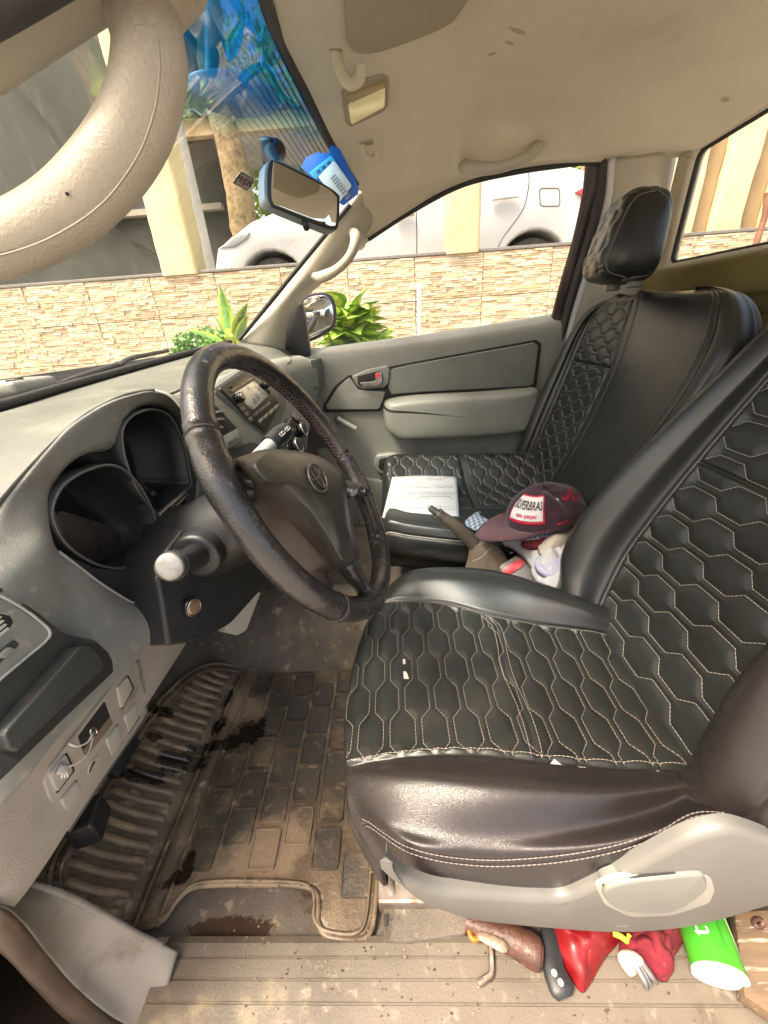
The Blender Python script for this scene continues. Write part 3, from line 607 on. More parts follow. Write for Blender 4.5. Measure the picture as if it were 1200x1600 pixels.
for t in (0, .06, .14, .25, .4, .6, .8, .93, 1.):
    r = lining_row(t)
    # run down the far side to the window opening
    e = cr1(WTOP[2:], 50); xx = r[-1][0]; i = np.argmin(abs(e[:, 0]-max(xx, e[0, 0])))
    ez = e[i, 2] if xx > e[0, 0] else np.interp(xx, WTOP[:, 0], WTOP[:, 2])
    ey = 1.435
    r.append([r[-1][0], 1.405, .45*r[-1][2]+.55*(ez+.02)]); r.append([r[-1][0], ey, ez+.006])
    rows.append(r)
LN = net(np.array(rows), 110, 150)
LN[..., 2] += .0025*noise3(LN, 5)-.008*np.exp(-((LN[..., 0]-.185-.03*(LN[..., 1]-.8))/.016)**2)*np.clip((1.40-LN[..., 1])/.1, 0, 1)
surf('roof_lining', LN, M['lining'], TR, thick=.006)
for (x_, y_, rx_, ry_) in ((808, 62, .02, .005), (795, 80, .012, .004), (768, 92, .010, .004), (1137, 137, .010, .008)):
    q_ = P(x_, y_, Z=1.10); stain(M['lining'], [(q_[0], q_[1], rx_, ry_, .6)], (.26, .19, .09), .9, 90, .5, .3, .7)
lnb = BVHTree.FromPolygons([Vector(p) for p in LN.reshape(-1, 3)], [(i*150+j, (i+1)*150+j, (i+1)*150+j+1, i*150+j+1) for i in range(109) for j in range(149)])
def onln(px, py):
    d = Vector(RM@np.array([px-600, 800-py, -FPX])).normalized(); h = lnb.ray_cast(Vector(CAM), d)
    if h[0] is None: h = lnb.find_nearest(Vector(P(px, py, Z=1.08)))
    n = h[1]; n = n if n.dot(Vector(CAM)-h[0]) > 0 else -n; return np.array(h[0]), np.array(n)
SK = LN.copy()[::5, ::5]; SK[..., 2] += .035; SK[:, -3:, 1] += .03
surf('roof_panel', SK, M['paint_white'], TR, thick=.004)
tube('lining_edge', [P(x, y, Y=1.436) for x, y in wt[1:]], .007, M['rubber'], TR, n=60, seg=8)
# ---- passenger A-pillar trim: between windscreen edge and door window opening
pf = [(563, 300, 1.345), (535, 335, 1.36), (505, 368, 1.39), (468, 420, 1.42), (425, 478, 1.435), (375, 533, 1.45)]
pb = [(600, 356, 1.445), (576, 374, 1.445), (545, 401, 1.45), (505, 438, 1.46), (455, 488, 1.475), (441, 552, 1.49)]
A1 = np.array([P(x, y, Y=Y) for x, y, Y in pf]); A4 = np.array([P(x, y, Y=Y+.01) for x, y, Y in pb]); A0 = A1+[-.01, .03, 0]; A5 = A4+[.0, .03, 0]
tp_ = np.array([.0, .7, 1, 1, 1, 1])[:, None]; A2 = A1*.67+A4*.33+tp_*[.012, -.028, .0]; A3 = A1*.33+A4*.67+tp_*[.012, -.028, 0]
surf('pillar_trim', net(np.stack([A0, A1, A2, A3, A4, A5]), 30, 50), M['pillar_beige'], TR, thick=.004, off=1)
def grab(pts, r, ends, name='grab_handle', m=None, ry=None):
    root = empty(name, parent=TR)
    tube('grip', pts, r, m or M['pillar_beige'], root, n=40, seg=16, ry=ry)
    for e in ends: e.parent = root
    return root
h = [P(548, 358, Y=1.40), P(556, 372, Y=1.35), P(548, 398, Y=1.33), P(528, 420, Y=1.34), P(505, 432, Y=1.37), P(492, 432, Y=1.42)]
e1 = slab('mount_cap', [(546, 356), (562, 360), (565, 378), (556, 386), (545, 378)], (0, 1.36, 0), (-.2, -1, .1), .05, M['pillar_beige'], bevel=.004, rnd=.3)
e2 = slab('mount_cap', [(486, 414), (499, 412), (503, 430), (496, 440), (487, 432)], (0, 1.385, 0), (-.2, -1, .1), .05, M['pillar_beige'], bevel=.004, rnd=.3)
grab(h, [.012, .016, .013, .013, .016, .012], [e1, e2])
h = [P(722, 258, Y=1.37), P(733, 263, Y=1.30), P(775, 262, Y=1.275), P(815, 250, Y=1.28), P(836, 234, Y=1.30), P(842, 226, Y=1.37)]
grab(h, [.014, .017, .013, .013, .017, .014], [], m=M['pillar_beige'])
# ---- driver-side A pillar and its big grab handle, close to the lens
dpl = np.array([P(-260, 300, Y=.30), P(-60, 185, Y=.29), P(120, 70, Y=.28), P(300, -45, Y=.27), P(520, -190, Y=.26)])
dpo = np.array([P(-330, 180, Y=.26), P(-130, 100, Y=.255), P(20, 25, Y=.245), P(175, -65, Y=.24), P(380, -200, Y=.23)])
dpc = (dpl+dpo)/2+[.012, -.004, .008]
surf('pillar_trim', net(np.stack([dpl+[-.03, .012, .0], dpl, dpc, dpo, dpo+[-.03, -.004, 0]]), 24, 40), M['pillar_beige'], TR, thick=.004, off=1)
tube('door_seal', dpo+[-.02, -.006, .0], .012, M['rubber'], TR, n=40, seg=10)
s2 = np.stack([dpo+[-.03, -.004, 0], dpo+[-.06, -.02, .02], dpo+[-.11, -.02, .04], dpo+[-.13, .0, .04]]); surf('pillar_outer', net(s2, 12, 40), mat('paint_navy', (.012, .02, .06), rough=.3, coat=.4), TR, thick=.002)
h = [P(262, -70, Y=.285), P(222, 10, Y=.27), P(236, 90, Y=.26), P(215, 190, Y=.255), P(160, 275, Y=.25), P(80, 345, Y=.25), P(-20, 385, Y=.25), P(-150, 390, Y=.26), P(-260, 350, Y=.29)]
gh_ = grab(h, [.018, .0175, .0165, .0165, .0168, .0168, .017, .018, .018], [], m=M['grab_beige'], ry=[.02, .0165, .016, .016, .016, .016, .016, .017, .02])
part(gh_, 'large beige pillar grab handle close to the open door')
tube('parting_line', [P(x, y, Y=.2345) for x, y in ((-40, 405), (20, 394), (90, 366), (160, 318), (212, 250), (240, 180), (250, 110), (246, 60))], .0005, M['kick'], gh_, n=60, seg=6)
cyl('screw_hole', P(105, 303, Y=.232), P(105, 303, Y=.236), .0008, M['black_matte'], gh_, seg=12)
# ---- sun visor, clips, dome lamp
vz = .018
vis = [(538, -30), (541, 60), (545, 76), (560, 86), (600, 82), (690, 48), (722, 20), (760, -50), (800, -140), (640, -220), (540, -160)]
vo, vn = onln(600, 60); slab('sun_visor', [(x, y) for x, y in vis], vo+vn*.026, vn, .016, M['visor'], TR, bevel=.006, smc=70, seg=3)
def clip(px, py, s=1.):
    root = empty('visor_clip', parent=TR); b = onln(px, py)[0]-np.array([0, 0, .004])
    k = .03*s
    rbox('base', b+[0, 0, .004], (k*1.3, k*1.0, .012), M['visor'], root, .004)
    tube('hook', [b+[-k*.3, -k*.1, 0], b+[-k*.1, 0, -.022*s], b+[k*.3, .1*k, -.034*s], b+[k*.8, .1*k, -.03*s], b+[k*1.0, 0, -.016*s]], [.006*s, .005*s, .0055*s, .0055*s, .005*s], M['lining'], root, n=24, seg=10, ry=.010*s)
    return root
clip(533, 76, 1.15); clip(572, 222, .9)
cyl('lining_plug', P(602, 279, Y=1.36), P(602, 279, Y=1.35), .006, M['black_plastic'], TR, bevel=.001)
dl = empty('dome_lamp', parent=TR); lo_, ln_ = onln(570, 160)
o = slab('bezel', [(533, 150), (545, 136), (596, 118), (607, 124), (606, 168), (600, 176), (548, 200), (540, 194)], lo_+ln_*.014, ln_, .03, M['visor'], dl, bevel=.007, rnd=.25, seg=3)
o = slab('lens', [(544, 166), (551, 160), (596, 138), (602, 141), (601, 168), (552, 195), (548, 192)], lo_+ln_*.0165, ln_, .01, mat('lens_glow', (.90, .80, .42), rough=.15, coat=.6), dl, bevel=.003, rnd=.2)  # warm glow is only the lens colour, nothing is emitted
o = slab('lens_frame', [(541, 151), (598, 128), (603, 138), (549, 162)], lo_+ln_*.0165, ln_, .01, mat('lens_amber', (.30, .22, .08), rough=.3), dl, bevel=.002, rnd=.2)
# ---- rear view mirror
rv = empty('rear_view_mirror', parent=TR)
mo = P(470, 300, Y=.83); mn = np.array([.62, -.70, .12]); mn = mn/np.linalg.norm(mn)
mo_px = [(413, 262), (420, 251), (432, 250), (445, 252), (505, 285), (527, 300), (532, 312), (530, 352), (524, 359), (510, 357), (440, 328), (418, 318), (412, 300)]
slab('housing', smoothc(mo_px, 50).tolist(), mo, mn, .022, mat('mirror_shell', (.20, .23, .24), rough=.35), rv, bevel=.004, seg=4)
gp = [(427, 256), (436, 256), (504, 290), (524, 305), (527, 314), (525, 349), (520, 353), (508, 351), (443, 325), (428, 318), (424, 300)]
slab('frame', smoothc([(420, 257), (435, 252), (505, 287), (528, 303), (531, 314), (529, 352), (521, 358), (508, 355), (440, 328), (424, 320), (418, 300)], 50).tolist(), mo+mn*.0015, mn, .004, M['rubber'], rv, bevel=.001)
slab('glass', smoothc(gp, 50).tolist(), mo+mn*.0025, mn, .002, M['mirror'], rv, bevel=.0006)
o1 = P(470, 292, Y=.85); tube('stalk', [P(432, 235, Y=1.00), P(425, 246, Y=.97), P(440, 268, Y=.90), P(458, 285, Y=.86)], [.02, .016, .010, .012], M['black_plastic'], rv, n=20, seg=12)
tube('lever', [P(474, 342, Y=.835), P(479, 356, Y=.82)], [.005, .006], M['rubber'], rv, seg=8)
rbox('mount', P(423, 243, Y=1.0), (.03, .05, .045), M['black_plastic'], rv, .008)
# ---- B pillar, rear wall
bt = [(941, 256), (955, 258), (1006, 258), (1030, 256)]
def bp(pxs, Ys): return [P(x, y, Y=Y) for (x, y), Y in zip(pxs, Ys)]
b1 = np.array(bp([(936, 250), (930, 300), (914, 370), (893, 440), (878, 495), (862, 560), (838, 640), (815, 720)], [1.44, 1.45, 1.475, 1.50, 1.53, 1.55, 1.56, 1.56]))
b2 = np.array(bp([(948, 250), (943, 310), (926, 380), (904, 450), (888, 505), (875, 560), (855, 640), (835, 720)], [1.43, 1.44, 1.465, 1.49, 1.52, 1.53, 1.54, 1.54]))
b3 = b2+[.03, -.012, 0]; b4 = b3+[.09, -.01, 0]; b5 = np.array([[.836, 1.45, z] for z in (1.075, .98, .86, .76, .66, .55, .40, .25)])
surf('weather_strip', net(np.stack([b1, b1+[.004, -.012, 0], (b1+b2)/2+[0, -.014, 0], b2]), 12, 60), M['rubber'], TR, thick=.003)
surf('door_frame', net(np.stack([b1+[-.028, .02, 0], b1+[-.022, .006, 0], b1+[-.004, .0, 0], b1]), 10, 60), mat('frame_maroon', (.022, .010, .009), rough=.35), TR, thick=.003)
surf('frame_strip', net(np.stack([b2, b2+[.006, -.012, 0], b2+[.016, -.013, 0], b2+[.022, 0, 0]]), 8, 60), M['paint_white'], TR, thick=.002)
surf('pillar_trim', net(np.stack([b2+[.022, 0, 0], b3, b4, b5]), 40, 60), M['pillar_beige'], TR, thick=.004)
# rear wall with the window opening
XR = .845
rwo = [P(1043, 402, X=XR)[1:], P(1120, 397, X=XR)[1:], P(1200, 391, X=XR)[1:]]
zb = .79; zt_ = 1.055
opening = np.array(roundpoly([(1.40, zb), (1.385, zt_-.006), (.83, zt_+.012), (.28, zt_-.006), (.26, zb), (.83, zb-.004)], .10, 5))
outer = np.array(roundpoly([(1.46, .62), (1.43, 1.09), (.83, 1.12), (.23, 1.09), (.20, .62), (.83, .62)], .10, 5))
k = len(opening)
R3 = lambda a, x: np.concatenate([np.full((len(a), 1), x), a], 1)
G = np.stack([R3(outer, XR-.012), R3(outer*.5+opening*.5, XR-.008), R3(opening*.96+outer*.04, XR), R3(opening, XR+.03)])
surf('rear_wall_trim', net(G, 12, 160, cv=True), M['lining'], TR, cv=True)
surf('rear_wall', net(np.array([[[XR-.015, y, z] for y in np.linspace(.16, 1.44, 8)] for z in (.64, .60, .5, .3, .1, -.1)])+np.array([[[-.03 if 1 <= i <= 3 else 0, 0, 0] for j in range(8)] for i in range(6)]), 30, 30), M['back_olive'], TR, thick=.01)
surf('rear_ledge', net(np.array([[[XR-.01-d, y, z] for y in np.linspace(.2, 1.42, 6)] for d, z in ((-.03, zb-.012), (.01, zb-.013), (.035, zb-.03), (.03, .70), (.01, .68), (.0, .63))]), 26, 30), M['back_olive'], TR)
rwin = surf('rear_window', net(np.array([[[XR+.028+.03*0, y, z] for y in np.linspace(.25, 1.41, 6)] for z in np.linspace(zb-.01, zt_+.015, 4)]), 8, 20), M['side_glass'], TR)
tube('seal', R3(opening, XR+.016), .007, M['rubber'], rwin, n=160, seg=8, closed=True)
# ---- passenger door
dr = empty('passenger_door', parent=TR)
sill = [(478, 553), (560, 542), (640, 532), (720, 520), (800, 508), (868, 496), (882, 494)]
S0 = np.array([P(x, y, Y=1.575) for x, y in sill]); n_ = len(S0)
def drow(dz, y): q = S0.copy(); q[:, 1] = y; q[:, 2] += dz; return q
lowz = -.12
rows = [S0+[0, .03, -.02], S0, drow(.004, 1.566), drow(-.006, 1.548), drow(-.035, 1.53), drow(-.12, 1.528), drow(-.2, 1.53), drow(-.30, 1.53)]
for z, y in ((.24, 1.53), (.12, 1.525), (.0, 1.525), (-.16, 1.53)): q = S0.copy(); q[:, 1] = y; q[:, 2] = z; rows.append(q)
D = net(np.array(rows), 90, 60)
# dished lower front, where the window crank sits
surf('door_panel', D, M['door_grey'], dr, thick=.01, off=1)
tube('window_seal', S0+[0, .004, .004], .006, M['rubber'], dr, n=40, seg=8)
win = net(np.array([S0+[0, .012, 0], (S0+cr1(WTOP[1:], n_))/2+[0, .012, 0], cr1(WTOP[1:], n_)+[0, .02, .01]]), 8, 30)
part(surf('window', win, M['side_glass'], dr))
DY = 1.512
def dslab(name, px, y, thick, m, bevel=.004, rnd=.2, parent=dr, seg=3, nrm=(0, -1, 0)): return slab(name, px, (0, y, 0), nrm, thick, m, parent, bevel, rnd, seg=seg)
# upper insert with its groove, front insert
dslab('insert_groove', [(604, 574), (640, 567), (838, 531), (846, 537), (838, 605), (830, 608), (660, 618), (600, 624), (596, 642), (508, 645), (504, 635), (524, 602), (548, 584), (560, 604), (592, 606), (603, 600)], 1.5105, .02, M['black_matte'], .001, .25)
dslab('door_insert', [(609, 577), (640, 570), (834, 535), (842, 540), (834, 601), (826, 604), (660, 613), (612, 617), (606, 606)], 1.5065, .02, M['door_insert'], .005, .22)
dslab('front_insert', [(512, 640), (509, 634), (528, 605), (546, 589), (560, 609), (602, 612), (600, 620), (594, 637), (590, 640)], 1.5065, .02, M['door_grey'], .005, .2)
hb = dslab('handle_bezel', [(549, 588), (575, 577), (606, 571), (610, 578), (607, 600), (600, 606), (566, 609), (556, 602)], 1.500, .03, M['door_grey'], .006, .25)
for nm, px, y, t, m_, b_ in (('recess', [(558, 588), (596, 579), (599, 598), (565, 605), (559, 600)], 1.4985, .002, M['black_matte'], .0005), ('handle', [(562, 598), (586, 596), (588, 583), (596, 581), (598, 597), (590, 603), (567, 605)], 1.492, .012, M['silver'], .003), ('lock_button', [(586, 584), (593, 582), (594, 589), (587, 591)], 1.490, .006, M['red_plastic'], .001)):
    dslab(nm, px, y, t, m_, b_, .2, hb)
# armrest: swelling body
ar = [(600, 632), (612, 622), (660, 616), (740, 612), (815, 606), (836, 606), (842, 622), (834, 655), (815, 668), (740, 676), (660, 680), (622, 681), (606, 672), (600, 655)]
o = np.array([P(x, y, Y=1.50) for x, y in smoothc(ar, 60)]); c = o.mean(0)
rings = [o, c+(o-c)*.985+[0, -.03, 0], c+(o-c)*.95+[0, -.055, -.003], c+(o-c)*.86+[0, -.072, -.004], c+(o-c)*.6+[0, -.078, 0], c+(o-c)*.02+[0, -.08, 0]]
arm = surf('armrest', net(np.array(rings), 30, 60, cv=False), M['door_grey'], dr)
pc = [(641, 623), (690, 618), (696, 622), (690, 627), (643, 630), (638, 627)]
cu = slab('pull_cup', pc, (0, 1.410, 0), (0, -1, .15), .02, M['door_grey'], arm, .003, .3)
slab('cup_hollow', [(646, 624), (688, 620), (690, 624), (646, 628)], (0, 1.4085, 0), (0, -1, .15), .006, M['black_matte'], arm, .001, .3)
tube('trim_groove', [P(x, y, Y=DY-.001) for x, y in ((836, 662), (832, 690), (822, 715), (812, 724))], .004, M['trim_light'], dr, n=20, seg=8)
ck = empty('window_crank', parent=dr)
cyl('hub', P(530, 655, Y=1.525), P(530, 655, Y=1.478), .019, M['black_plastic'], ck, bevel=.003)
tube('arm', [P(528, 653, Y=1.483), P(542, 662, Y=1.478), P(556, 670, Y=1.478)], [.010, .012, .012], mat('crank_grey', (.30, .31, .27), rough=.4), ck, n=16, seg=12, ry=.009)
# map pocket
pk = [(588, 712), (612, 709), (625, 712), (622, 735), (600, 744), (588, 738), (583, 725)]
dslab('map_pocket', pk, 1.49, .03, M['door_grey'], .008, .3)
dslab('pocket_hollow', [(592, 716), (612, 713), (620, 716), (618, 730), (600, 738), (590, 732)], 1.4895, .01, M['black_matte'], .004, .3)
pz = [(560, 745), (600, 752), (612, 770), (605, 845), (570, 840), (555, 800)]
dslab('speaker_panel', pz, 1.50, .02, M['door_grey'], .01, .3)
# ---- side mirror and its black triangle
sm = empty('side_mirror', parent=TR)
slab('sail_panel', [(440, 500), (463, 476), (472, 474), (478, 500), (486, 566), (462, 574), (438, 560)], (0, 1.53, 0), (0, -1, 0), .03, M['black_plastic'], sm, .004, .15)
mhx = [(470, 478), (477, 463), (500, 457), (518, 461), (526, 480), (526, 505), (515, 519), (485, 534), (474, 530)]
c0 = P(498, 495, Y=1.70); nn = np.array([.45, -.87, .05])
slab('housing', smoothc(mhx, 40).tolist(), c0, nn, .06, M['black_plastic'], sm, .008, seg=4)
slab('glass', smoothc([(473, 482), (479, 467), (500, 461), (513, 465), (520, 482), (520, 503), (511, 514), (486, 528), (477, 524)], 40).tolist(), c0+nn*.0015, nn, .002, M['mirror'], sm, .0005)
slab('inner_frame', smoothc([(470, 480), (477, 464), (500, 458), (515, 462), (523, 481), (523, 505), (513, 517), (486, 531), (474, 528)], 40).tolist(), c0+nn*.0008, nn, .004, M['rubber'], sm, .001)
# ---- floor, tunnel, sill, kick trim
FZ = -.115
fx = np.linspace(-.85, .9, 60); fy = np.linspace(.20, 1.5, 60)
FL = np.zeros((60, 60, 3)); FL[..., 0], FL[..., 1] = np.meshgrid(fx, fy, indexing='ij')
X_, Y_ = FL[..., 0], FL[..., 1]
tun = .145*np.exp(-((Y_-.84)/.11)**4)*(1/(1+np.exp(-(X_+.55)/.05))*.6+.4)
toe = np.clip(-(X_+.45), 0, 1)*.62
edge = .004*np.clip((.26-Y_)/.05, 0, 1)
FL[..., 2] = FZ+np.maximum(tun, toe)+edge+.0025*noise3(FL, 9)*np.clip((Y_-.23)/.04, 0, 1)
surf('floor_carpet', FL, M['carpet'], TR, thick=.01)
boxo('floor_pan', -1.0, .95, .12, 1.56, FZ-.06, FZ-.03, M['body_dark'], TR)
# sill plate with grooves
yy = []
prof = [(.228, FZ-.0), (.226, FZ+.014), (.218, FZ+.018)]
y0 = .214
for k in range(5): prof += [(y0-.0080, FZ+.018), (y0-.0087, FZ+.0160), (y0-.0105, FZ+.0160), (y0-.0112, FZ+.018)]; y0 -= .020
prof += [(.105, FZ+.017), (.098, FZ+.010), (.094, FZ-.03), (.094, FZ-.12)]
xs = np.linspace(P(262, 1486, Z=FZ+.018)[0]-.006, .95, 80)
G = np.array([[[x, y, z] for y, z in prof] for x in xs]); G[..., 2] += .0012*noise3(G, 6); G[..., 2] -= .02*np.clip((.25-G[..., 1])*0, 0, 1)
sp = surf('sill_plate', G, M['sill'], TR); sp.data.set_sharp_from_angle(angle=math.radians(25))
boxo('sill_body', -.75, .95, .02, .093, FZ-.3, FZ-.03, M['body_dark'], TR, .01)
# kick trim (lower left, big light curved piece)
K = [[(-60, 1385, .19), (0, 1383, .194), (50, 1384, .198), (110, 1402, .202), (170, 1434, .205), (225, 1465, .206), (279, 1487, .206)],
     [(-60, 1394, .18), (0, 1394, .182), (48, 1402, .185), (100, 1430, .19), (155, 1470, .192), (212, 1510, .188), (266, 1528, .184)],
     [(-60, 1402, .168), (0, 1404, .17), (42, 1422, .172), (88, 1462, .175), (138, 1510, .176), (196, 1556, .170), (254, 1572, .166)],
     [(-60, 1408, .155), (0, 1414, .156), (36, 1440, .158), (76, 1492, .16), (122, 1545, .158), (180, 1592, .152), (244, 1625, .146)]]
KG = np.array([[P(x, y, Y=Y) for x, y, Y in r] for r in K])
KG = net(KG, 24, 60); surf('kick_trim', KG, M['kick'], TR, thick=.006)
kt = KG[0]; tube('trim_edge', kt[::6], .004, M['kick'], TR, n=50, seg=8)
q = np.stack([KG[-1]+[0, -.001, 0], KG[-1]+[-.004, -.010, -.006], KG[-1]+[-.012, -.016, -.02], KG[-1]+[-.02, -.016, -.035], KG[-1]+[-.03, -.01, -.06]]); surf('door_seal_edge', net(q, 12, 60), M['body_dark'], TR, thick=.003)
fb = np.array([[[-.9, y, z] for y in (.12, .5, .83, 1.2, 1.55)] for z in (.62, .4, .2, 0, -.15)]); surf('firewall', net(fb, 12, 12), M['carpet_tunnel'], TR, thick=.02)
# left footwell side and far footwell side
boxo('footwell_side', -.95, -.60, .16, .18, FZ, .55, M['carpet_tunnel'], TR); boxo('footwell_side', -.95, -.28, 1.52, 1.54, FZ, .58, M['carpet_tunnel'], TR)
# near side of the body: roof rail above the open door, front wing and door shut face
rl = np.array([[-.14, .13, .835], [.0, .15, .92], [.14, .185, .965], [.32, .19, .985], [.55, .19, .985], [.72, .20, .965], [.80, .21, .90], [.83, .19, .70], [.85, .15, .45], [.86, .12, .1], [.86, .12, -.15]])
tube('roof_rail', rl, [.02, .026, .032, .034, .034, .036, .04, .045, .05, .05, .05], M['paint_white'], TR, n=80, seg=16, ry=[.015, .02, .024, .026, .026, .03, .034, .04, .045, .045, .045])
tube('door_seal', rl+[0, .03, -.018], .012, M['rubber'], TR, n=80, seg=10)
wg = np.array([[[x, y, z] for y, z in ((.16, top), (.10, top-.01), (.06, top-.06), (.045, top-.2), (.05, .1), (.06, -.25))] for x, top in ((-.46, .585), (-.62, .575), (-.95, .56), (-1.35, .52), (-1.75, .46), (-1.9, .30))])
surf('front_wing', net(wg, 30, 30), M['paint_white'], TR, thick=.004)
boxo('door_shut_face', -.60, -.585, .055, .16, -.25, .56, M['body_dark'], TR)
# ================================================================== DASHBOARD
DB = empty('dashboard', parent=TR)
ysD = [.125, .17, .22, .30, .36, .42, .47, .52, .58, .63, .68, .76, .88, 1.0, 1.15, 1.30, 1.40, 1.44]
zc = [.475, .50, .525, .558, .583, .603, .612, .616, .612, .598, .588, .590, .596, .60, .604, .604, .598, .590]
xc = [-.33, -.335, -.34, -.35, -.35, -.35, -.35, -.35, -.352, -.365, -.385, -.395, -.385, -.37, -.355, -.335, -.318, -.310]
wb = lambda y: np.array([np.interp(y, wbot[:, 1], wbot[:, 0]), y, np.interp(y, wbot[:, 1], wbot[:, 2])])
rows = []
for y, z, x in zip(ysD, zc, xc):
    a = wb(y)+[.006, 0, -.012]; c = np.array([x, y, z]); hump = max(0, z-.590)
    base = min(z, .592)-.012*max(0, (.3-y)/.2)
    rows.append([a, a*.72+c*.28+[0, 0, .004], [a[0]*.45+c[0]*.55, y, a[2]*.45+base*.55+.006], [a[0]*.22+c[0]*.78, y, base+.2*hump+.003], [a[0]*.07+c[0]*.93, y, base+.75*hump], c])
DT = net(np.array(rows), 150, 60); surf('dash_top', DT, M['dash_grey'], DB, thick=.004)
# far part of the face (centre to passenger side) and end cap
rows = []
for y, z, x in list(zip(ysD, zc, xc))[8:]:
    rows.append([[x-.0, y, z], [x+.022, y, z-.012], [x+.036, y, z-.05], [x+.03, y, z-.12], [x+.0, y, z-.20], [x-.05, y, z-.30], [x-.12, y, z-.34]])
FF = net(np.array(rows), 80, 40); surf('dash_face', FF, M['trim_light'] if False else mat('dash_mid', (.22, .235, .21), (.18, .195, .17), 6, rough=.45, bump=.3, bscale=900), DB, thick=.004)
end = FF[-1]; e2 = end+[-.02, .02, 0]; e3 = end*0+[-.42, 1.46, .45]; surf('dash_end', net(np.stack([end, e2*.96+e3*.04, e3*.5+e2*.5, e3]), 16, 40), M['hood_grey'], DB)
# --- hood round the instrument binnacle, one loop strip from the crest to the opening
pairs = [((270, 645), (285, 628, -.35)), ((240, 634), (240, 612, -.35)), ((210, 640), (203, 617, -.35)), ((190, 665), (170, 628, -.35)), ((187, 690), (140, 644, -.35)), ((166, 704), (107, 667, -.35)), ((138, 708), (75, 700, -.35)), ((108, 724), (45, 735, -.35)), ((85, 754), (0, 792, -.35)), ((75, 795), (-50, 860, -.342)), ((78, 830), (-100, 960, -.335)), ((92, 862), (-110, 1110, -.335)), ((120, 884), (-50, 1287, -.352)), ((160, 914), (40, 1190, -.352)), ((205, 942), (140, 1085, -.352)), ((218, 938), (215, 1000, -.352)), ((258, 905), (276, 935, -.352)), ((277, 885), (312, 890, -.352)), ((288, 845), (335, 840, -.352)), ((296, 780), (345, 780, -.36)), ((297, 700), (335, 700, -.375)), ((286, 662), (308, 650, -.362))]
inner = np.array([P(a[0], a[1], X=(-.368 if a[1] < 760 else -.368+.032*min(1, (a[1]-760)/120))) for a, b in pairs]); outer = np.array([P(b[0], b[1], X=b[2]) for a, b in pairs])
low = np.array([min(1, max(0, (b[1]-820)/150)) for a, b in pairs])[:, None]
m1 = outer*.72+inner*.28; m2 = outer*.3+inner*.7
m1 = m1+np.array([.006, 0, 0])+low*np.array([.026, 0, 0]); m2 = m2+np.array([.008, 0, 0])+low*np.array([.016, 0, 0])
o1 = outer*.93+inner*.07+low*np.array([.022, 0, .004])+(1-low)*np.array([.004, 0, 0])
out2 = outer+np.array([-.03, 0, 0])*low+(1-low)*np.array([-.008, 0, -.001])
HG = net(np.stack([out2, outer, o1, m1, m2, inner, inner+[-.02, 0, 0], inner+[-.07, 0, 0]]), 70, 240, cv=True)
surf('instrument_hood', HG, M['hood_grey'], DB, cv=True)
pl = lambda nm, px, X, th, m_, bev=.002, rnd=.2, n=(1, 0, 0), y=.4, z=.45, par=DB, smc=None: slab(nm, px, (X, y, z), n, th, m_, par, bev, rnd if not smc else None, smc)
# black back of the binnacle and the two tunnels
pl('binnacle_back', [(60, 780), (180, 640), (310, 620), (330, 800), (240, 930), (110, 880)], -.435, .01, M['black_matte'])
def gauge(px, X, lab, depth=.075, shr=.80, mats=(M['rubber'], M['black_gloss'])):
    root = empty('gauge_tunnel', parent=DB)
    o = np.array([P(x, y, X=X) for x, y in smoothc(px, 72)]); c = o.mean(0)
    surf('tunnel', np.stack([c+(o-c)*s+[d, 0, 0] for s, d in ((1.04, -.012), (1.03, .001), (1.0, .003), (.965, .0), (.93, -.02), (shr, -depth), (shr*.9, -depth-.002), (.01, -depth-.004))]), M['black_plastic'], root, cv=True)
    r_ = tube('rim', c+(o[::2]-c)*1.0+[.003, 0, 0], .0016, mat('rim_satin', (.10, .105, .10), rough=.3, spec=.6), root, n=120, seg=8, closed=True)
    part(root, lab); return root
L1 = [(77, 800), (92, 762), (128, 737), (170, 727), (203, 745), (232, 790), (242, 832), (228, 868), (190, 888), (150, 883), (112, 862), (88, 835)]
R1 = [(188, 695), (190, 667), (207, 648), (236, 640), (264, 652), (284, 692), (295, 745), (293, 763), (258, 803), (243, 803), (216, 772), (198, 735)]
gl1 = gauge(L1, -.352, 'wide left instrument tunnel with a brown reflection in its lens'); gl2 = gauge(R1, -.354, 'narrow right instrument tunnel with a chamfered lower edge')
pl('lens', [(90, 800), (130, 808), (172, 824), (196, 842), (203, 862), (190, 878), (160, 882), (118, 862), (97, 835)], -.392, .002, M['lens_reflection'], .0005, par=gl1, smc=30)
pl('lens', [(204, 742), (232, 762), (256, 775), (262, 790), (250, 800), (240, 797), (218, 772)], -.385, .002, M['lens_reflection'], .0005, par=gl2, smc=30)
tube('fuel_needle', [P(238, 771, X=-.378), P(250, 768, X=-.378), P(257, 760, X=-.378)], .0022, M['black_gloss'], gl2, seg=8); cyl('needle_hub', P(239, 771, X=-.382), P(239, 771, X=-.374), .004, M['rubber'], gl2)
pl('warning_label', [(79, 802), (87, 800), (99, 836), (92, 836)], -.362, .001, mat('label_brown', (.10, .05, .045), rough=.5), .0002, par=gl1)
tube('chamfer', [P(247, 806, X=-.345), P(294, 763, X=-.345)], .0035, M['silver'], gl2, seg=8); tube('chamfer', [P(252, 812, X=-.345), P(296, 770, X=-.345)], .0018, M['silver'], gl2, seg=8)
pl('binnacle_floor', [(100, 866), (122, 884), (160, 912), (205, 938), (216, 937), (258, 904), (262, 850), (246, 815), (238, 850), (225, 876), (190, 892), (150, 888)], -.343, .02, M['black_plastic'], .002, .15)
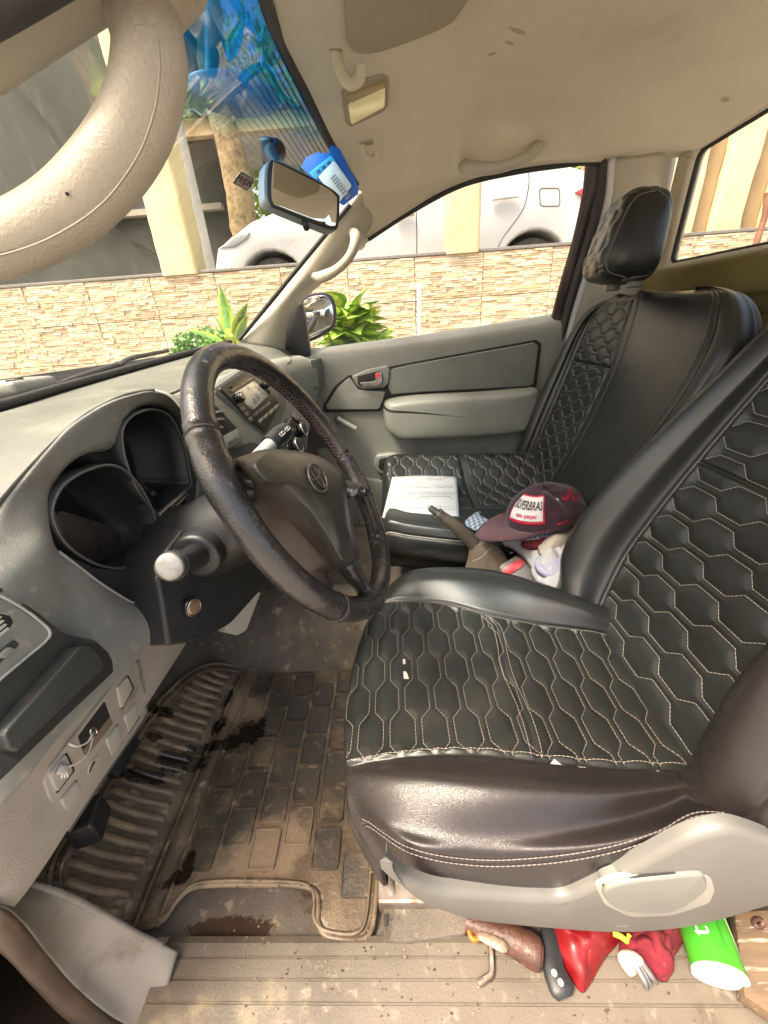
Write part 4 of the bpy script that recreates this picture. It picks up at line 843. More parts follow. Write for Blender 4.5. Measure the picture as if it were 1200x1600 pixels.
tube('binnacle_seam', [P(x, y, X=-.334) for x, y in ((92, 862), (120, 883), (160, 913), (200, 938), (212, 941), (222, 935), (258, 904))], .0014, mat('seam_grey', (.3, .31, .3), rough=.4), DB, n=60, seg=6)
# dark lower dash with its vent panel and pull-out cup holder
pn = (1, -.10, .12); dk = (-.298, .2, .40)
def dp(nm, px, off, th, m_, bev=.002, rnd=.2, par=DB, seg=3): n_ = np.array(pn)/np.linalg.norm(pn); return slab(nm, px, np.array(dk)+n_*off, n_, th, m_, par, bev, rnd, seg=seg)
dp('lower_panel', [(-90, 900), (0, 915), (62, 958), (100, 990), (150, 1000), (172, 1020), (176, 1046), (90, 1135), (0, 1222), (-60, 1270), (-90, 1200)], .0, .02, M['dash_dark'], .006, .12)
vp = dp('vent_panel', [(-90, 905), (0, 932), (35, 953), (72, 980), (78, 990), (72, 1000), (0, 1060), (-70, 1118)], .003, .008, M['hood_grey'], .0015, .12)
tube('panel_seam', [PP(x, y, np.array(dk)+[.0035, 0, 0], pn) for x, y in ((-10, 925), (35, 950), (70, 977), (78, 990), (70, 1003), (35, 1032), (-10, 1070))], .0012, mat('seam_pale', (.34, .35, .33), rough=.4), DB, n=50, seg=6)
dp('vent_mouth', [(-40, 985), (-5, 958), (16, 962), (22, 972), (14, 984), (-30, 1022)], .0038, .004, M['black_matte'], .0005, .25, vp)
for k in range(4): dp('vent_blade', [(-34+4*k, 986+7*k), (0+4*k, 962+6*k), (4+4*k, 964+6*k), (-30+4*k, 990+7*k)], .0045, .003, mat('blade_pale', (.42, .42, .38), rough=.4), .0005, .2, vp)
dp('slider', [(-14, 1030), (22, 1000), (32, 1006), (8, 1030), (-4, 1040)], .0045, .004, M['dash_dark'], .001, .2, vp); dp('slider_knob', [(0, 1026), (16, 1011), (24, 1014), (8, 1029)], .0085, .005, M['hood_grey'], .001, .2, vp)
dp('cup_gap', [(0, 1146), (128, 1003), (152, 1006), (176, 1030), (178, 1050), (30, 1190), (6, 1180)], .0015, .004, M['black_matte'], .001, .2)
cup = dp('cup_holder_lid', [(6, 1150), (12, 1139), (124, 1012), (138, 1008), (150, 1014), (163, 1032), (165, 1043), (28, 1175), (14, 1171)], .014, .022, M['dash_dark'], .006, .3, seg=5)
# knee panel
kr = []
for y, bx in ((.135, .05), (.15, .02), (.18, .0), (.30, 0), (.45, 0), (.56, 0), (.66, -.0)):
    kr.append([[-.372-bx, y, .348], [-.388-bx, y, .30], [-.397-bx, y, .24], [-.402-bx, y, .195], [-.412-bx, y, .178], [-.44-bx, y, .165], [-.52, y, .15], [-.60, y, .14]])
KP = net(np.array(kr), 70, 50); surf('knee_panel', KP, M['knee_grey'], DB, thick=.006)
kc = np.stack([np.array([[-.42, .135, .348], [-.438, .135, .30], [-.447, .135, .24], [-.452, .135, .195], [-.462, .135, .178]])+[0, 0, 0], np.array([[-.46, .128, .34], [-.47, .125, .29], [-.48, .125, .23], [-.49, .125, .18], [-.50, .125, .15]]), np.array([[-.58, .13, .36], [-.58, .13, .29], [-.58, .13, .2], [-.58, .13, .12], [-.58, .13, .05]])])
surf('knee_side', net(kc, 16, 20), M['knee_grey'], DB, thick=.004)
KN = (1, 0, -.196); KO = (-.3955, .3, .24)
def kp(nm, px, off, th, m_, bev=.0015, rnd=.2, par=None, seg=3): n_ = np.array(KN)/np.linalg.norm(KN); return slab(nm, px, np.array(KO)+n_*off, n_, th, m_, par or DB, bev, rnd, seg=seg)
sw = kp('switch_panel', [(70, 1222), (78, 1200), (140, 1120), (208, 1030), (216, 1036), (229, 1113), (226, 1122), (110, 1298), (98, 1300), (88, 1285)], .006, .012, M['knee_grey'], .004, .15)
tube('panel_edge', [PP(x, y, np.array(KO)+[.0065, 0, 0], KN) for x, y in ((209, 1032), (218, 1040), (229, 1112), (225, 1124), (165, 1212), (108, 1299))], .0016, M['trim_light'], sw, n=60, seg=6)
btn = mat('button_grey', (.40, .38, .33), (.35, .33, .29), 9, rough=.45, bump=.2, bscale=700)
for q in ([(184, 1075), (200, 1056), (209, 1075), (191, 1109)], [(195, 1120), (212, 1097), (218, 1121), (201, 1147)], [(167, 1156), (185, 1132), (193, 1157), (175, 1184)], [(78, 1210), (104, 1177), (116, 1204), (90, 1239)], [(96, 1250), (121, 1219), (131, 1242), (107, 1276)]):
    kp('button_gap', [(x+(x-sum(p[0] for p in q)/4)*.10, y+(y-sum(p[1] for p in q)/4)*.07) for x, y in q], .0066, .003, M['black_matte'], .0003, .12, sw); kp('button_blank', q, .0088, .006, btn, .0018, .18, sw)
kp('round_blank', [(136, 1208), (143, 1190), (152, 1180), (162, 1181), (163, 1192), (152, 1208), (141, 1220), (136, 1217)], .0075, .003, btn, .001, .3, sw)
kp('blank_hollow', [(138, 1205), (147, 1188), (150, 1190), (140, 1209)], .0078, .002, M['chrome'], .0004, .2, sw)
kp('open_slot', [(123, 1151), (164, 1096), (176, 1131), (133, 1180)], .0071, .003, M['black_matte'], .0003, .08, sw)
kp('slot_ledge', [(150, 1148), (172, 1120), (177, 1131), (136, 1183), (131, 1172)], .0078, .002, mat('ledge_brown', (.20, .15, .11), rough=.6), .0005, .1, sw)
wr_ = mat('wire_white', (.8, .76, .66), rough=.5)
ko = lambda x, y, o=.012: PP(x, y, np.array(KO)+[o, 0, 0], KN)
tube('loose_wire', [ko(107, 1162), ko(120, 1166), ko(136, 1160), ko(144, 1148), ko(147, 1143, .004)], .0011, wr_, sw, n=30, seg=6); tube('loose_wire', [ko(145, 1150, .006), ko(138, 1176), ko(120, 1192), ko(104, 1199)], .0010, wr_, sw, n=30, seg=6)
tube('ring_terminal', [ko(146+5*math.cos(a), 1143+6*math.sin(a), .008) for a in np.linspace(0, 6.28, 12, endpoint=False)], .0015, M['chrome'], sw, n=30, seg=6, closed=True)
rbox('plug', ko(97, 1202, .012), (.006, .010, .012), M['cloth_white'], sw, .003, Matrix.Rotation(.5, 4, 'X'))
for k in range(3): tube('loose_wire', [ko(97+3*k, 1206), ko(96+5*k, 1216-k)], .0008, wr_, sw, seg=5)
rbox('relay_box', P(138, 1283, X=-.46), (.036, .045, .045), M['black_plastic'], DB, .006, Matrix.Rotation(.3, 4, 'Z'))
# ---- centre stack
CN = np.array([.92, -.12, .34]); CN /= np.linalg.norm(CN); CO = np.array([-.326, .95, .56])
def cp_(nm, px, off, th, m_, bev=.0015, rnd=.2, par=None, seg=2): return slab(nm, px, CO+CN*off, CN, th, m_, par or DB, bev, rnd, seg=seg)
cs = cp_('centre_stack', [(318, 620), (345, 590), (388, 566), (418, 562), (452, 590), (474, 625), (486, 660), (482, 705), (470, 738), (430, 748), (392, 722), (352, 706), (322, 668)], 0, .06, mat('stack_grey', (.17, .18, .165), (.14, .15, .135), 8, rough=.4, bump=.3, bscale=900), .012, .2, seg=4)
cp_('stack_frame', [(334, 606), (384, 572), (420, 590), (450, 628), (428, 690), (400, 668), (338, 614)], .004, .006, M['trim_light'], .003, .2, cs)
rd = cp_('radio', [(343, 606), (383, 580), (415, 602), (440, 631), (416, 676), (390, 655)], .008, .008, M['black_plastic'], .002, .08, cs)
cp_('radio', [], 0, 0, None) if False else None
q = lambda nm, px, off, m_, bev=.0008, rnd=.12: cp_(nm, px, off, .002, m_, bev, rnd, cs)
q('disc_slot', [(358, 604), (391, 584), (394, 588), (362, 609)], .0095, M['black_gloss']); q('slot_lip', [(360, 609), (392, 589), (396, 592), (364, 613)], .0098, M['silver'])
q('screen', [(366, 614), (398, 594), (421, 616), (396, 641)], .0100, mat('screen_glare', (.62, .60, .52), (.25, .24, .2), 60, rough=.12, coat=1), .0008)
q('screen_dark', [(396, 594), (404, 592), (424, 612), (420, 617)], .0102, M['black_gloss'])
for k in range(3): x = 396+9*k; q('radio_button', [(x, 647-7*k+2), (x+7, 640-7*k+1), (x+10, 644-7*k), (x+3, 652-7*k)], .0105, M['trim_light'])
for k in range(4): x = 404+8.2*k; q('radio_button', [(x, 656-7*k+1), (x+6.5, 650-7*k+1), (x+9, 655-7*k), (x+2.5, 662-7*k)], .0105, M['silver'])
for k in range(3): q('side_button', [(376+6*k, 637+8*k), (381+6*k, 634+8*k), (385+6*k, 640+8*k), (380+6*k, 643+8*k)], .0105, M['stack_frame'] if 'stack_frame' in M else M['trim_light'])
c = PP(371, 623, CO+CN*.01, CN); k_ = cyl('volume_knob', c, c+CN*.014, .010, M['black_gloss'], cs, bevel=.002); cyl('knob_ring', c+CN*.0135, c+CN*.0155, .0075, M['silver'], cs, bevel=.001)
c = PP(412, 603, CO+CN*.01, CN); cyl('tuning_knob', c, c+CN*.014, .008, M['black_gloss'], cs, bevel=.002)
cp_('vent_mouth', [(322, 632), (338, 634), (372, 670), (368, 690), (344, 680), (324, 662)], .013, .014, M['black_matte'], .001, .1, cs)
for k in range(4): q('vent_blade', [(325, 644+9*k), (352-2*k, 634+13*k+6), (354-2*k, 637+13*k+6), (325, 648+9*k)], .0155, mat('blade_grey', (.2, .21, .2), rough=.4))
cp_('small_switch_plate', [(344, 684), (372, 668), (378, 690), (350, 704)], .014, .008, M['hood_grey'], .002, .15, cs); q('hazard_switch', [(356, 690), (368, 682), (373, 686), (360, 695)], .0165, M['trim_light'])
cp_('lower_hollow', [(352, 706), (392, 690), (420, 700), (425, 740), (392, 735), (355, 722)], .012, .01, M['black_matte'], .002, .15, cs)
hv = cp_('heater_panel', [(430, 690), (452, 652), (470, 648), (482, 672), (480, 715), (462, 738), (430, 738), (420, 715)], .008, .02, M['black_gloss'], .004, .2, cs)
for x, y, r in ((462, 697, .017), (470, 672, .016), (438, 705, .016)):
    c = PP(x, y, CO+CN*.009, CN); cyl('heater_knob', c, c+CN*.012, r, M['black_plastic'], hv, bevel=.003); tube('knob_ring', [c+CN*.010+r*1.12*(math.cos(a)*np.array([0, 1, 0])+math.sin(a)*np.cross(CN, [0, 1, 0])) for a in np.linspace(0, 6.28, 24, endpoint=False)], .0018, M['chrome'], hv, n=48, seg=6, closed=True)
q('bright_trim', [(458, 645), (476, 655), (478, 664), (462, 655)], .012, M['trim_light'])
for k in range(7):
    x, y = 440+5.2*k, 545+3.9*k; a = P(x, y, Y=1.30+.012*k); i = np.array([np.interp(a[1], ysD, xc)+.004, a[1], np.interp(a[1], ysD, zc)+.0005])
    rbox('defrost_slot', a, (.026, .0055, .004), M['black_matte'], DB, .001, Matrix.Rotation(.35, 4, 'Z')@Matrix.Rotation(.35, 4, 'Y'))
dslab('end_vent', [(486, 600), (491, 597), (494, 612), (490, 618)], 1.42, .01, M['black_matte'], .001, .2, DB)
tube('dash_seam', [P(253, 621, X=-.372), P(275, 612, X=-.385), P(300, 600, X=-.395), P(330, 588, X=-.40)], .0018, M['black_matte'], DB, n=20, seg=6)
tube('dash_seam', [P(x, y, Y=Y) for x, y, Y in ((437, 584, 1.18), (448, 570, 1.22), (455, 562, 1.28), (448, 552, 1.33))], .0012, M['black_matte'], DB, n=20, seg=6)
# ================================================================== STEERING
WC = np.array([-.118, .481, .498]); WA, WB = .483, -.043
WNn = np.array([math.cos(WA)*math.cos(WB), math.cos(WA)*math.sin(WB), math.sin(WA)]); WU = np.array([-math.sin(WB), math.cos(WB), 0]); WV = np.cross(WNn, WU)
prism('dash_corner', [(-.56, 1.40, .585), (-.28, 1.40, .585), (-.26, 1.50, .585), (-.30, 1.57, .585), (-.56, 1.57, .585)], (0, 0, -.10), M['dash_grey'], DB, .006)
SW = empty('steering_wheel', parent=TR)
part(SW, 'black steering wheel with worn laced leather rim cover')
th = np.linspace(0, 2*math.pi, 400, endpoint=False)
RR = .1800
def wp(t, r=RR, o=0.): return WC+r*(math.cos(t)*WU+math.sin(t)*WV)+o*WNn
def angz(x, y): p = PP(260+x/3.158, 520+y/3.158, WC, WNn)-WC; return math.atan2(p@WV, p@WU)
pts = np.array([wp(t) for t in th]); rad = np.full(400, .0150)
seams = [angz(150, 490), angz(880, 600), angz(840, 1340), angz(1060, 1050)]
for s in seams:
    d = np.abs((th-s+math.pi) % (2*math.pi)-math.pi); rad -= .0014*np.exp(-(d/.012)**2); rad += .0010*np.exp(-((d-.04)/.03)**2)
for s in (angz(250, 700), angz(960, 760), angz(960, 1240)):
    d = np.abs((th-s+math.pi) % (2*math.pi)-math.pi); rad += .0022*np.exp(-(d/.16)**2)
T_ = tubeG(pts, rad, None, 36, True)
nn_ = normals(T_, True, True); c_ = pts[:, None]; sgn = np.sign(((T_-c_)*nn_).sum(2, keepdims=True)); nn_ = nn_*sgn
wr1 = noise3(T_*[1, 1, 1], 60, 3)*.5+noise3(T_, 130, 4)*.5
T_ = T_+nn_*(.0005*wr1[..., None])
rim = surf('rim', T_, M['wheel_leather'], SW, cu=True, cv=True)
# lacing on the inner side of the rim
bm_pts = []
def lacing(t0, t1, n):
    V, F = [], []
    for k in range(n):
        t = t0+(t1-t0)*k/n; dt = (t1-t0)/n
        for s in (0, 1):
            a0, a1 = (2.65, 3.35) if s else (3.35, 2.65)
            q = []
            for j in range(5):
                a = a0+(a1-a0)*j/4; tt = t+dt*(j/4+.0); rr_ = .0157; cc = wp(tt)
                e = (wp(tt, 1)-WC-0); e /= np.linalg.norm(e); q.append(cc+rr_*(math.cos(a)*e+math.sin(a)*WNn*-1))
            G = tubeG(q, .0009, None, 5); b = len(V); V += G.reshape(-1, 3).tolist()
            for i in range(4):
                for j in range(5): F.append([b+i*5+j, b+(i+1)*5+j, b+(i+1)*5+(j+1) % 5, b+i*5+(j+1) % 5])
    me = bpy.data.meshes.new('lacing'); me.from_pydata(V, [], F); return me
tl = angz(440, 145); tr_ = angz(880, 600)
me = lacing(tl, tr_, 30); o = link('lacing', me, mat('lace', (.085, .055, .055), (.03, .025, .025), 120, rough=.6), rim)
me = lacing(angz(960, 800), angz(1050, 1200), 22); o = link('lacing', me, M['rubber'], rim)
me = lacing(angz(120, 560), angz(300, 820), 16); o = link('lacing', me, M['rubber'], rim)
for s in seams: tube('seam_ring', [wp(s)+.0150*(math.cos(a)*(wp(s, 1)-WC)/1.0+math.sin(a)*WNn) for a in np.linspace(0, 6.28, 24, endpoint=False)], .0011, mat('seam_brown', (.06, .045, .04), rough=.6), rim, n=48, seg=6, closed=True)
def onw(x, y, off): return PP(260+x/3.158, 520+y/3.158, WC+WNn*off, WNn)
base = [(330, 640), (400, 602), (480, 580), (640, 588), (760, 620), (850, 680), (885, 740), (897, 860), (922, 1000), (946, 1100), (905, 1150), (825, 1178), (740, 1095), (600, 955), (440, 838), (405, 745)]
front = [(420, 662), (450, 618), (505, 594), (640, 600), (750, 630), (835, 688), (868, 748), (884, 860), (905, 1000), (922, 1085), (895, 1132), (848, 1118), (780, 1000), (690, 872), (565, 757), (480, 738)]
B0 = np.array([onw(x, y, .006) for x, y in base]); F0 = np.array([onw(x, y, .040) for x, y in front]); cF = F0.mean(0)
B0 = smoothc(B0, 96); F0 = smoothc(F0, 96)
NB = WNn
rr_ = [B0-NB*.03, B0, B0*.7+F0*.3+NB*.001, B0*.2+F0*.8+NB*.001, F0*.985+cF*.015+NB*.0025, F0*.93+cF*.07+NB*.005, F0*.7+cF*.3+NB*.009, F0*.4+cF*.6+NB*.011, F0*.02+cF*.98+NB*.0115]
PD = np.concatenate([net(np.stack(rr_[:4]), 14, 96, cv=True), net(np.stack(rr_[3:]), 30, 96, cv=True)[1:]])
surf('airbag_cover', PD, M['wheel_pad'], SW, cv=True)
G = net(np.stack([rr_[0]*1, rr_[1]*1, rr_[2]*1, (rr_[2]+rr_[3])/2]), 16, 96, cv=True); ce = G.mean((0, 1)); G = ce+(G-ce)*1.003
surf('cover_side', G, M['wheel_pad_side'], SW, cv=True)
hb_ = WC-NB*.03; surf('hub_back', tubeG([WC-NB*.075, WC-NB*.05, WC-NB*.02, WC-NB*.0], [.04, .05, .055, .045], 14, 40), M['wheel_pad_side'], SW, cv=True, cap='se')
# spokes
def spoke(a, b, ra, rb, m_, lab=None): return part(surf('spoke', tubeG([a, a*.66+b*.34, a*.33+b*.67, b], [ra, ra*.92, rb*.95, rb], 24, 20, ry=[ra*.45, ra*.42, rb*.5, rb*.8]), m_, SW, cv=True, cap='se'), lab)
sp_m = mat('spoke_gloss', (.02, .019, .019), (.035, .03, .03), 20, rough=.18, bump=.3, bscale=200, layers=[((.22, .21, .20), 38, .60, .68)])
spoke(onw(500, 735, .008), wp(angz(210, 700), RR-.002, 0), .034, .017, sp_m)
spoke(onw(850, 770, .006), wp(angz(975, 790), RR-.002, 0), .032, .017, sp_m)
spoke(onw(850, 1095, .012), wp(angz(985, 1270), RR-.002, 0), .032, .019, sp_m, 'worn glossy bottom spoke')
spoke(onw(700, 1060, -.02), wp(angz(800, 1300), RR-.006, -.004), .012, .012, M['wheel_pad_side'])
# emblem: raised ring with two crossing inner ellipses
ec = onw(748, 716, .0535); eu = WU; ev = WV
def ell(cx, cy, a, b, r=.0011, n=48): tube('emblem', [ec+eu*(cx+a*math.cos(t))+ev*(cy+b*math.sin(t)) for t in np.linspace(0, 6.283, n, endpoint=False)], r, mat('emblem_worn', (.05, .046, .038), rough=.45), SW, n=n*2, seg=6, closed=True)
ell(0, 0, .0215, .0150, .0014); ell(0, .0012, .0062, .0132); ell(0, .0062, .0155, .0062)
rbox('airbag_mark', onw(828, 852, .0500), (.008, .008, .001), M['seam_brown'] if 'seam_brown' in M else M['brake_brown'], SW, .0003, axes(WNn))
# column, shroud and stalks
SCn = empty('steering_column', parent=TR)
ca = [WC-NB*.34, WC-NB*.26, WC-NB*.16, WC-NB*.09, WC-NB*.05]
surf('shroud', tubeG(ca, [.062, .066, .064, .058, .048], 30, 32, ry=[.055, .060, .058, .05, .042]), M['black_plastic'], SCn, cv=True, cap='se')
pa = [(322, 782), (352, 790), (395, 850), (425, 905), (362, 975), (312, 1003), (262, 1009), (252, 940), (245, 905), (262, 858)]
slab('lower_shroud', pa, (-.285, .4, .4), (1, -.22, .18), .07, M['black_plastic'], SCn, .012, .12, seg=4)
s0, s1 = P(306, 872, Y=.405), P(269, 884, Y=.33)
cyl('stalk_collar', s0+[0, .03, 0], s0, .031, M['black_plastic'], SCn, bevel=.006)
tube('signal_stalk', [s0+[0, .01, 0], s0*.6+s1*.4, s1], [.017, .015, .0165], M['black_plastic'], SCn, n=16, seg=20)
cyl('stalk_tip', s1+(s1-s0)*-.0, s1+(s1-s0)/np.linalg.norm(s1-s0)*.010, .0150, M['silver'], SCn, bevel=.004)
w0, w1 = P(395, 722, Y=.57), P(447, 672, Y=.66)
tube('wiper_stalk', [w0, w0*.4+w1*.6], [.011, .013], mat('stalk_grey', (.30, .32, .31), rough=.4), SCn, n=10, seg=16); tube('stalk_grip', [w0*.5+w1*.5, w0*.2+w1*.8, w1], [.0165, .017, .014], M['black_plastic'], SCn, n=10, seg=18)
d_ = (w1-w0)/np.linalg.norm(w1-w0)
for k, t_ in enumerate((.42, .56, .80, .93)):
    pz_ = w0*(1-(.5+.45*t_))+w1*(.5+.45*t_); tc = CAM-pz_; tc -= d_*(tc@d_); tc /= np.linalg.norm(tc)
    tube('stalk_mark', [pz_+tc*.0168+.003*(math.cos(a)*d_+math.sin(a)*np.cross(d_, tc)) for a in np.linspace(0, 6.28, 10, endpoint=False)], .0006, M['cloth_white'], SCn, n=20, seg=5, closed=True)
bn = np.array([.93, -.3, .15]); bn /= np.linalg.norm(bn); bc = PP(296, 949, np.array([-.285, .4, .4])+bn*.002, (1, -.22, .18))
cyl('push_button_ring', bc-bn*.004, bc+bn*.008, .0125, M['black_gloss'], SCn, bevel=.002); cyl('push_button', bc+bn*.004, bc+bn*.0092, .009, mat('brass', (.62, .42, .26), rough=.35, metal=.9), SCn, bevel=.0015)
tube('push_button_rim', [bc+bn*.0085+.0105*(math.cos(a)*np.array([0, 0, 1.])+math.sin(a)*np.cross(bn, [0, 0, 1.])) for a in np.linspace(0, 6.28, 24, endpoint=False)], .0012, M['brass'] if 'brass' in M else M['silver'], SCn, n=40, seg=6, closed=True)
# pedal bracket, seen under the column
slab('pedal_bracket', [(350, 968), (368, 950), (398, 930), (408, 925), (385, 985), (370, 993), (352, 988)], (-.36, .5, .2), (.8, -.5, .3), .03, M['knee_grey'], TR, .006, .2)
pd = empty('pedal', parent=TR); tube('arm', [(-.60, .44, .20), (-.58, .44, .05), (-.55, .44, -.0)], .009, M['rubber'], pd); rbox('pad', (-.55, .44, -.01), (.02, .07, .05), M['rubber'], pd, .006, Matrix.Rotation(-.5, 4, 'Y'))
# ================================================================== SEATS
def lines_at(v, k, s, d, Vv, Dd, ph):
    Pd = 2*(Vv+Dd); t = np.mod(v-ph, Pd)
    T = np.where(t < Vv, 1., np.where(t < Vv+Dd, 1-2*(t-Vv)/Dd, np.where(t < 2*Vv+Dd, -1., -1+2*(t-2*Vv-Dd)/Dd)))
    return k*s+np.where(np.mod(k, 2) == 0, 1, -1)*d*T
def quilt_h(u, v, q):
    s, d, Vv, Dd, ph, A, wd = q; k0 = np.floor(u/s); best = np.full(u.shape, 9.)
    for dv in np.linspace(-.011, .011, 13):
        for dk in (-1, 0, 1, 2): best = np.minimum(best, (u-lines_at(v+dv, k0+dk, s, d, Vv, Dd, ph))**2+dv*dv)
    best = np.sqrt(best)
    return A*(1-np.exp(-(best/wd)**1.5))
def cover(name, C, nu, nv, parent, m_, panels, closed=True, cap=None, extra=None, grooves=(), side=0, relief=1.0, wrinkle=.00035, seed=0):
    """C control net (u rows, v columns). panels: list of (u0,u1,v0,v1,uv function,quilt) in control-index units."""
    Gd = net(C, nu, nv, False, closed); ku, kv = C.shape[0], C.shape[1]
    ui = np.linspace(0, ku-1, nu)[:, None]*np.ones((1, nv)); vi = (np.linspace(0, kv, nv, endpoint=False) if closed else np.linspace(0, kv-1, nv))[None]*np.ones((nu, 1))
    Nn = normals(Gd, False, closed); c = Gd.mean((0, 1)); 
    if ((Gd-c)*Nn).sum() < 0: Nn = -Nn
    h = wrinkle*(noise3(Gd, 14, seed)+.5*noise3(Gd, 30, seed+1))
    masks = []
    for (u0, u1, v0, v1, uvf, q) in panels:
        mk = np.clip((ui-u0)/.08, 0, 1)*np.clip((u1-ui)/.08, 0, 1)*np.clip((vi-v0)/.10, 0, 1)*np.clip((v1-vi)/.10, 0, 1)
        uu, vv = uvf(Gd); h = h+mk*(quilt_h(uu, vv, q)-q[5]*.2); masks.append((mk, uvf, q))
    for (kind, val, lo, hi, amp, wd) in grooves:
        a, b = (vi, ui) if kind == 'v' else (ui, vi)
        h = h-amp*np.exp(-((a-val)/wd)**2)*np.clip((b-lo)/.1, 0, 1)*np.clip((hi-b)/.1, 0, 1)
    Gd = Gd+Nn*h[..., None]
    o = surf(name, Gd, m_, parent, cv=closed, cap=cap)
    if side:
        o.data.materials.append(M['leather_side']); nf = (nu-1)*(nv if closed else nv-1); mi = np.zeros(len(o.data.polygons), np.int32)
        mi[:nf] = (np.tile(vi[0][:nv if closed else nv-1], nu-1) < side).astype(np.int32); o.data.polygons.foreach_set('material_index', mi)
    return o, Gd, Nn, ui, vi, masks
def dashes(name, paths, m_, parent, r=.0007, L=.0046, gap=.0008, ry=None):
    """short stitches along 3-D polylines (pts, normals)"""
    V, F = [], []
    for pts in paths:
        pts = np.asarray(pts)
        if len(pts) < 2: continue
        s = np.concatenate([[0], np.cumsum(np.linalg.norm(np.diff(pts, axis=0), axis=1))]); n = int(s[-1]/(L+gap))
        for k in range(n):
            a, b = k*(L+gap), k*(L+gap)+L
            p = np.array([[np.interp(t, s, pts[:, i]) for i in range(3)] for t in (a, (a+b)/2, b)]); T = p[2]-p[0]
            if np.linalg.norm(T) < 1e-5: continue
            T /= np.linalg.norm(T); n1 = np.cross(T, [.3, .2, 1]); n1 /= np.linalg.norm(n1); n2 = np.cross(T, n1); b0 = len(V)
            for j, rr in ((0, .45), (1, 1), (2, .45)):
                for c_, s_ in ((1, 0), (0, 1), (-1, 0), (0, -1)): V.append((p[j]+r*rr*(c_*n1+s_*n2)).tolist())
            for j in (0, 1):
                for i in range(4): F.append([b0+j*4+i, b0+j*4+4+i, b0+j*4+4+(i+1) % 4, b0+j*4+(i+1) % 4])
    me = bpy.data.meshes.new(name); me.from_pydata(V, [], F); o = link(name, me, m_, parent); o['kind'] = 'stuff'; return o
def quilt_paths(o, Gd, Nn, mk, uvf, q, step=.0025, inv=None, lift=.0006):
    """stitch lines laid on the finished surface by nearest grid vertex in (u,v)"""
    s, d, Vv, Dd, ph, A, wd = q; uu, vv = uvf(Gd); sel = mk > .5
    if not sel.any(): return []
    U, V = uu[sel], vv[sel]; Pp = Gd[sel]+Nn[sel]*lift
    cell = .004; H = {}
    for i, (a, b) in enumerate(zip((U/cell).astype(int), (V/cell).astype(int))): H.setdefault((a, b), []).append(i)
    out = []
    for k in range(int(U.min()/s)-1, int(U.max()/s)+2):
        Pd = Vv+Dd; v = math.floor((V.min()-ph)/Pd)*Pd+ph; run = []
        vs_ = np.arange(V.min()-.002, V.max()+.002, step); extra = [v+i*Pd+e for i in range(int((V.max()-v)/Pd)+2) for e in (0, Vv)]
        vs_ = np.sort(np.concatenate([vs_, [e for e in extra if V.min() < e < V.max()]]))
        for vv_ in vs_:
            u_ = float(lines_at(np.array(vv_), np.array(k), s, d, Vv, Dd, ph)); a, b = int(u_/cell), int(vv_/cell); c = []
            for i in (-1, 0, 1):
                for j in (-1, 0, 1): c += H.get((a+i, b+j), [])
            if len(c) >= 3:
                c = np.array(c); dd = (U[c]-u_)**2+(V[c]-vv_)**2; j = np.argsort(dd)[:4]
                if dd[j[0]] < (.0035)**2:
                    w_ = 1/(dd[j]+1e-8); p = (Pp[c[j]]*w_[:, None]).sum(0)/w_.sum(); run.append(p); continue
            if len(run) > 1: out.append(np.array(run))
            run = []
        if len(run) > 1: out.append(np.array(run))
    return out
def gridline(Gd, Nn, ui, vi, kind, val, lo, hi, lift=.0007, n=260):
    """polyline on the surface at constant control index"""
    if kind == 'v': j = np.argmin(abs(vi[0]-val)); i0, i1 = np.argmin(abs(ui[:, 0]-lo)), np.argmin(abs(ui[:, 0]-hi)); return Gd[i0:i1+1, j]+Nn[i0:i1+1, j]*lift
    i = np.argmin(abs(ui[:, 0]-val)); j0, j1 = np.argmin(abs(vi[0]-lo)), np.argmin(abs(vi[0]-hi)); return Gd[i, j0:j1+1]+Nn[i, j0:j1+1]*lift
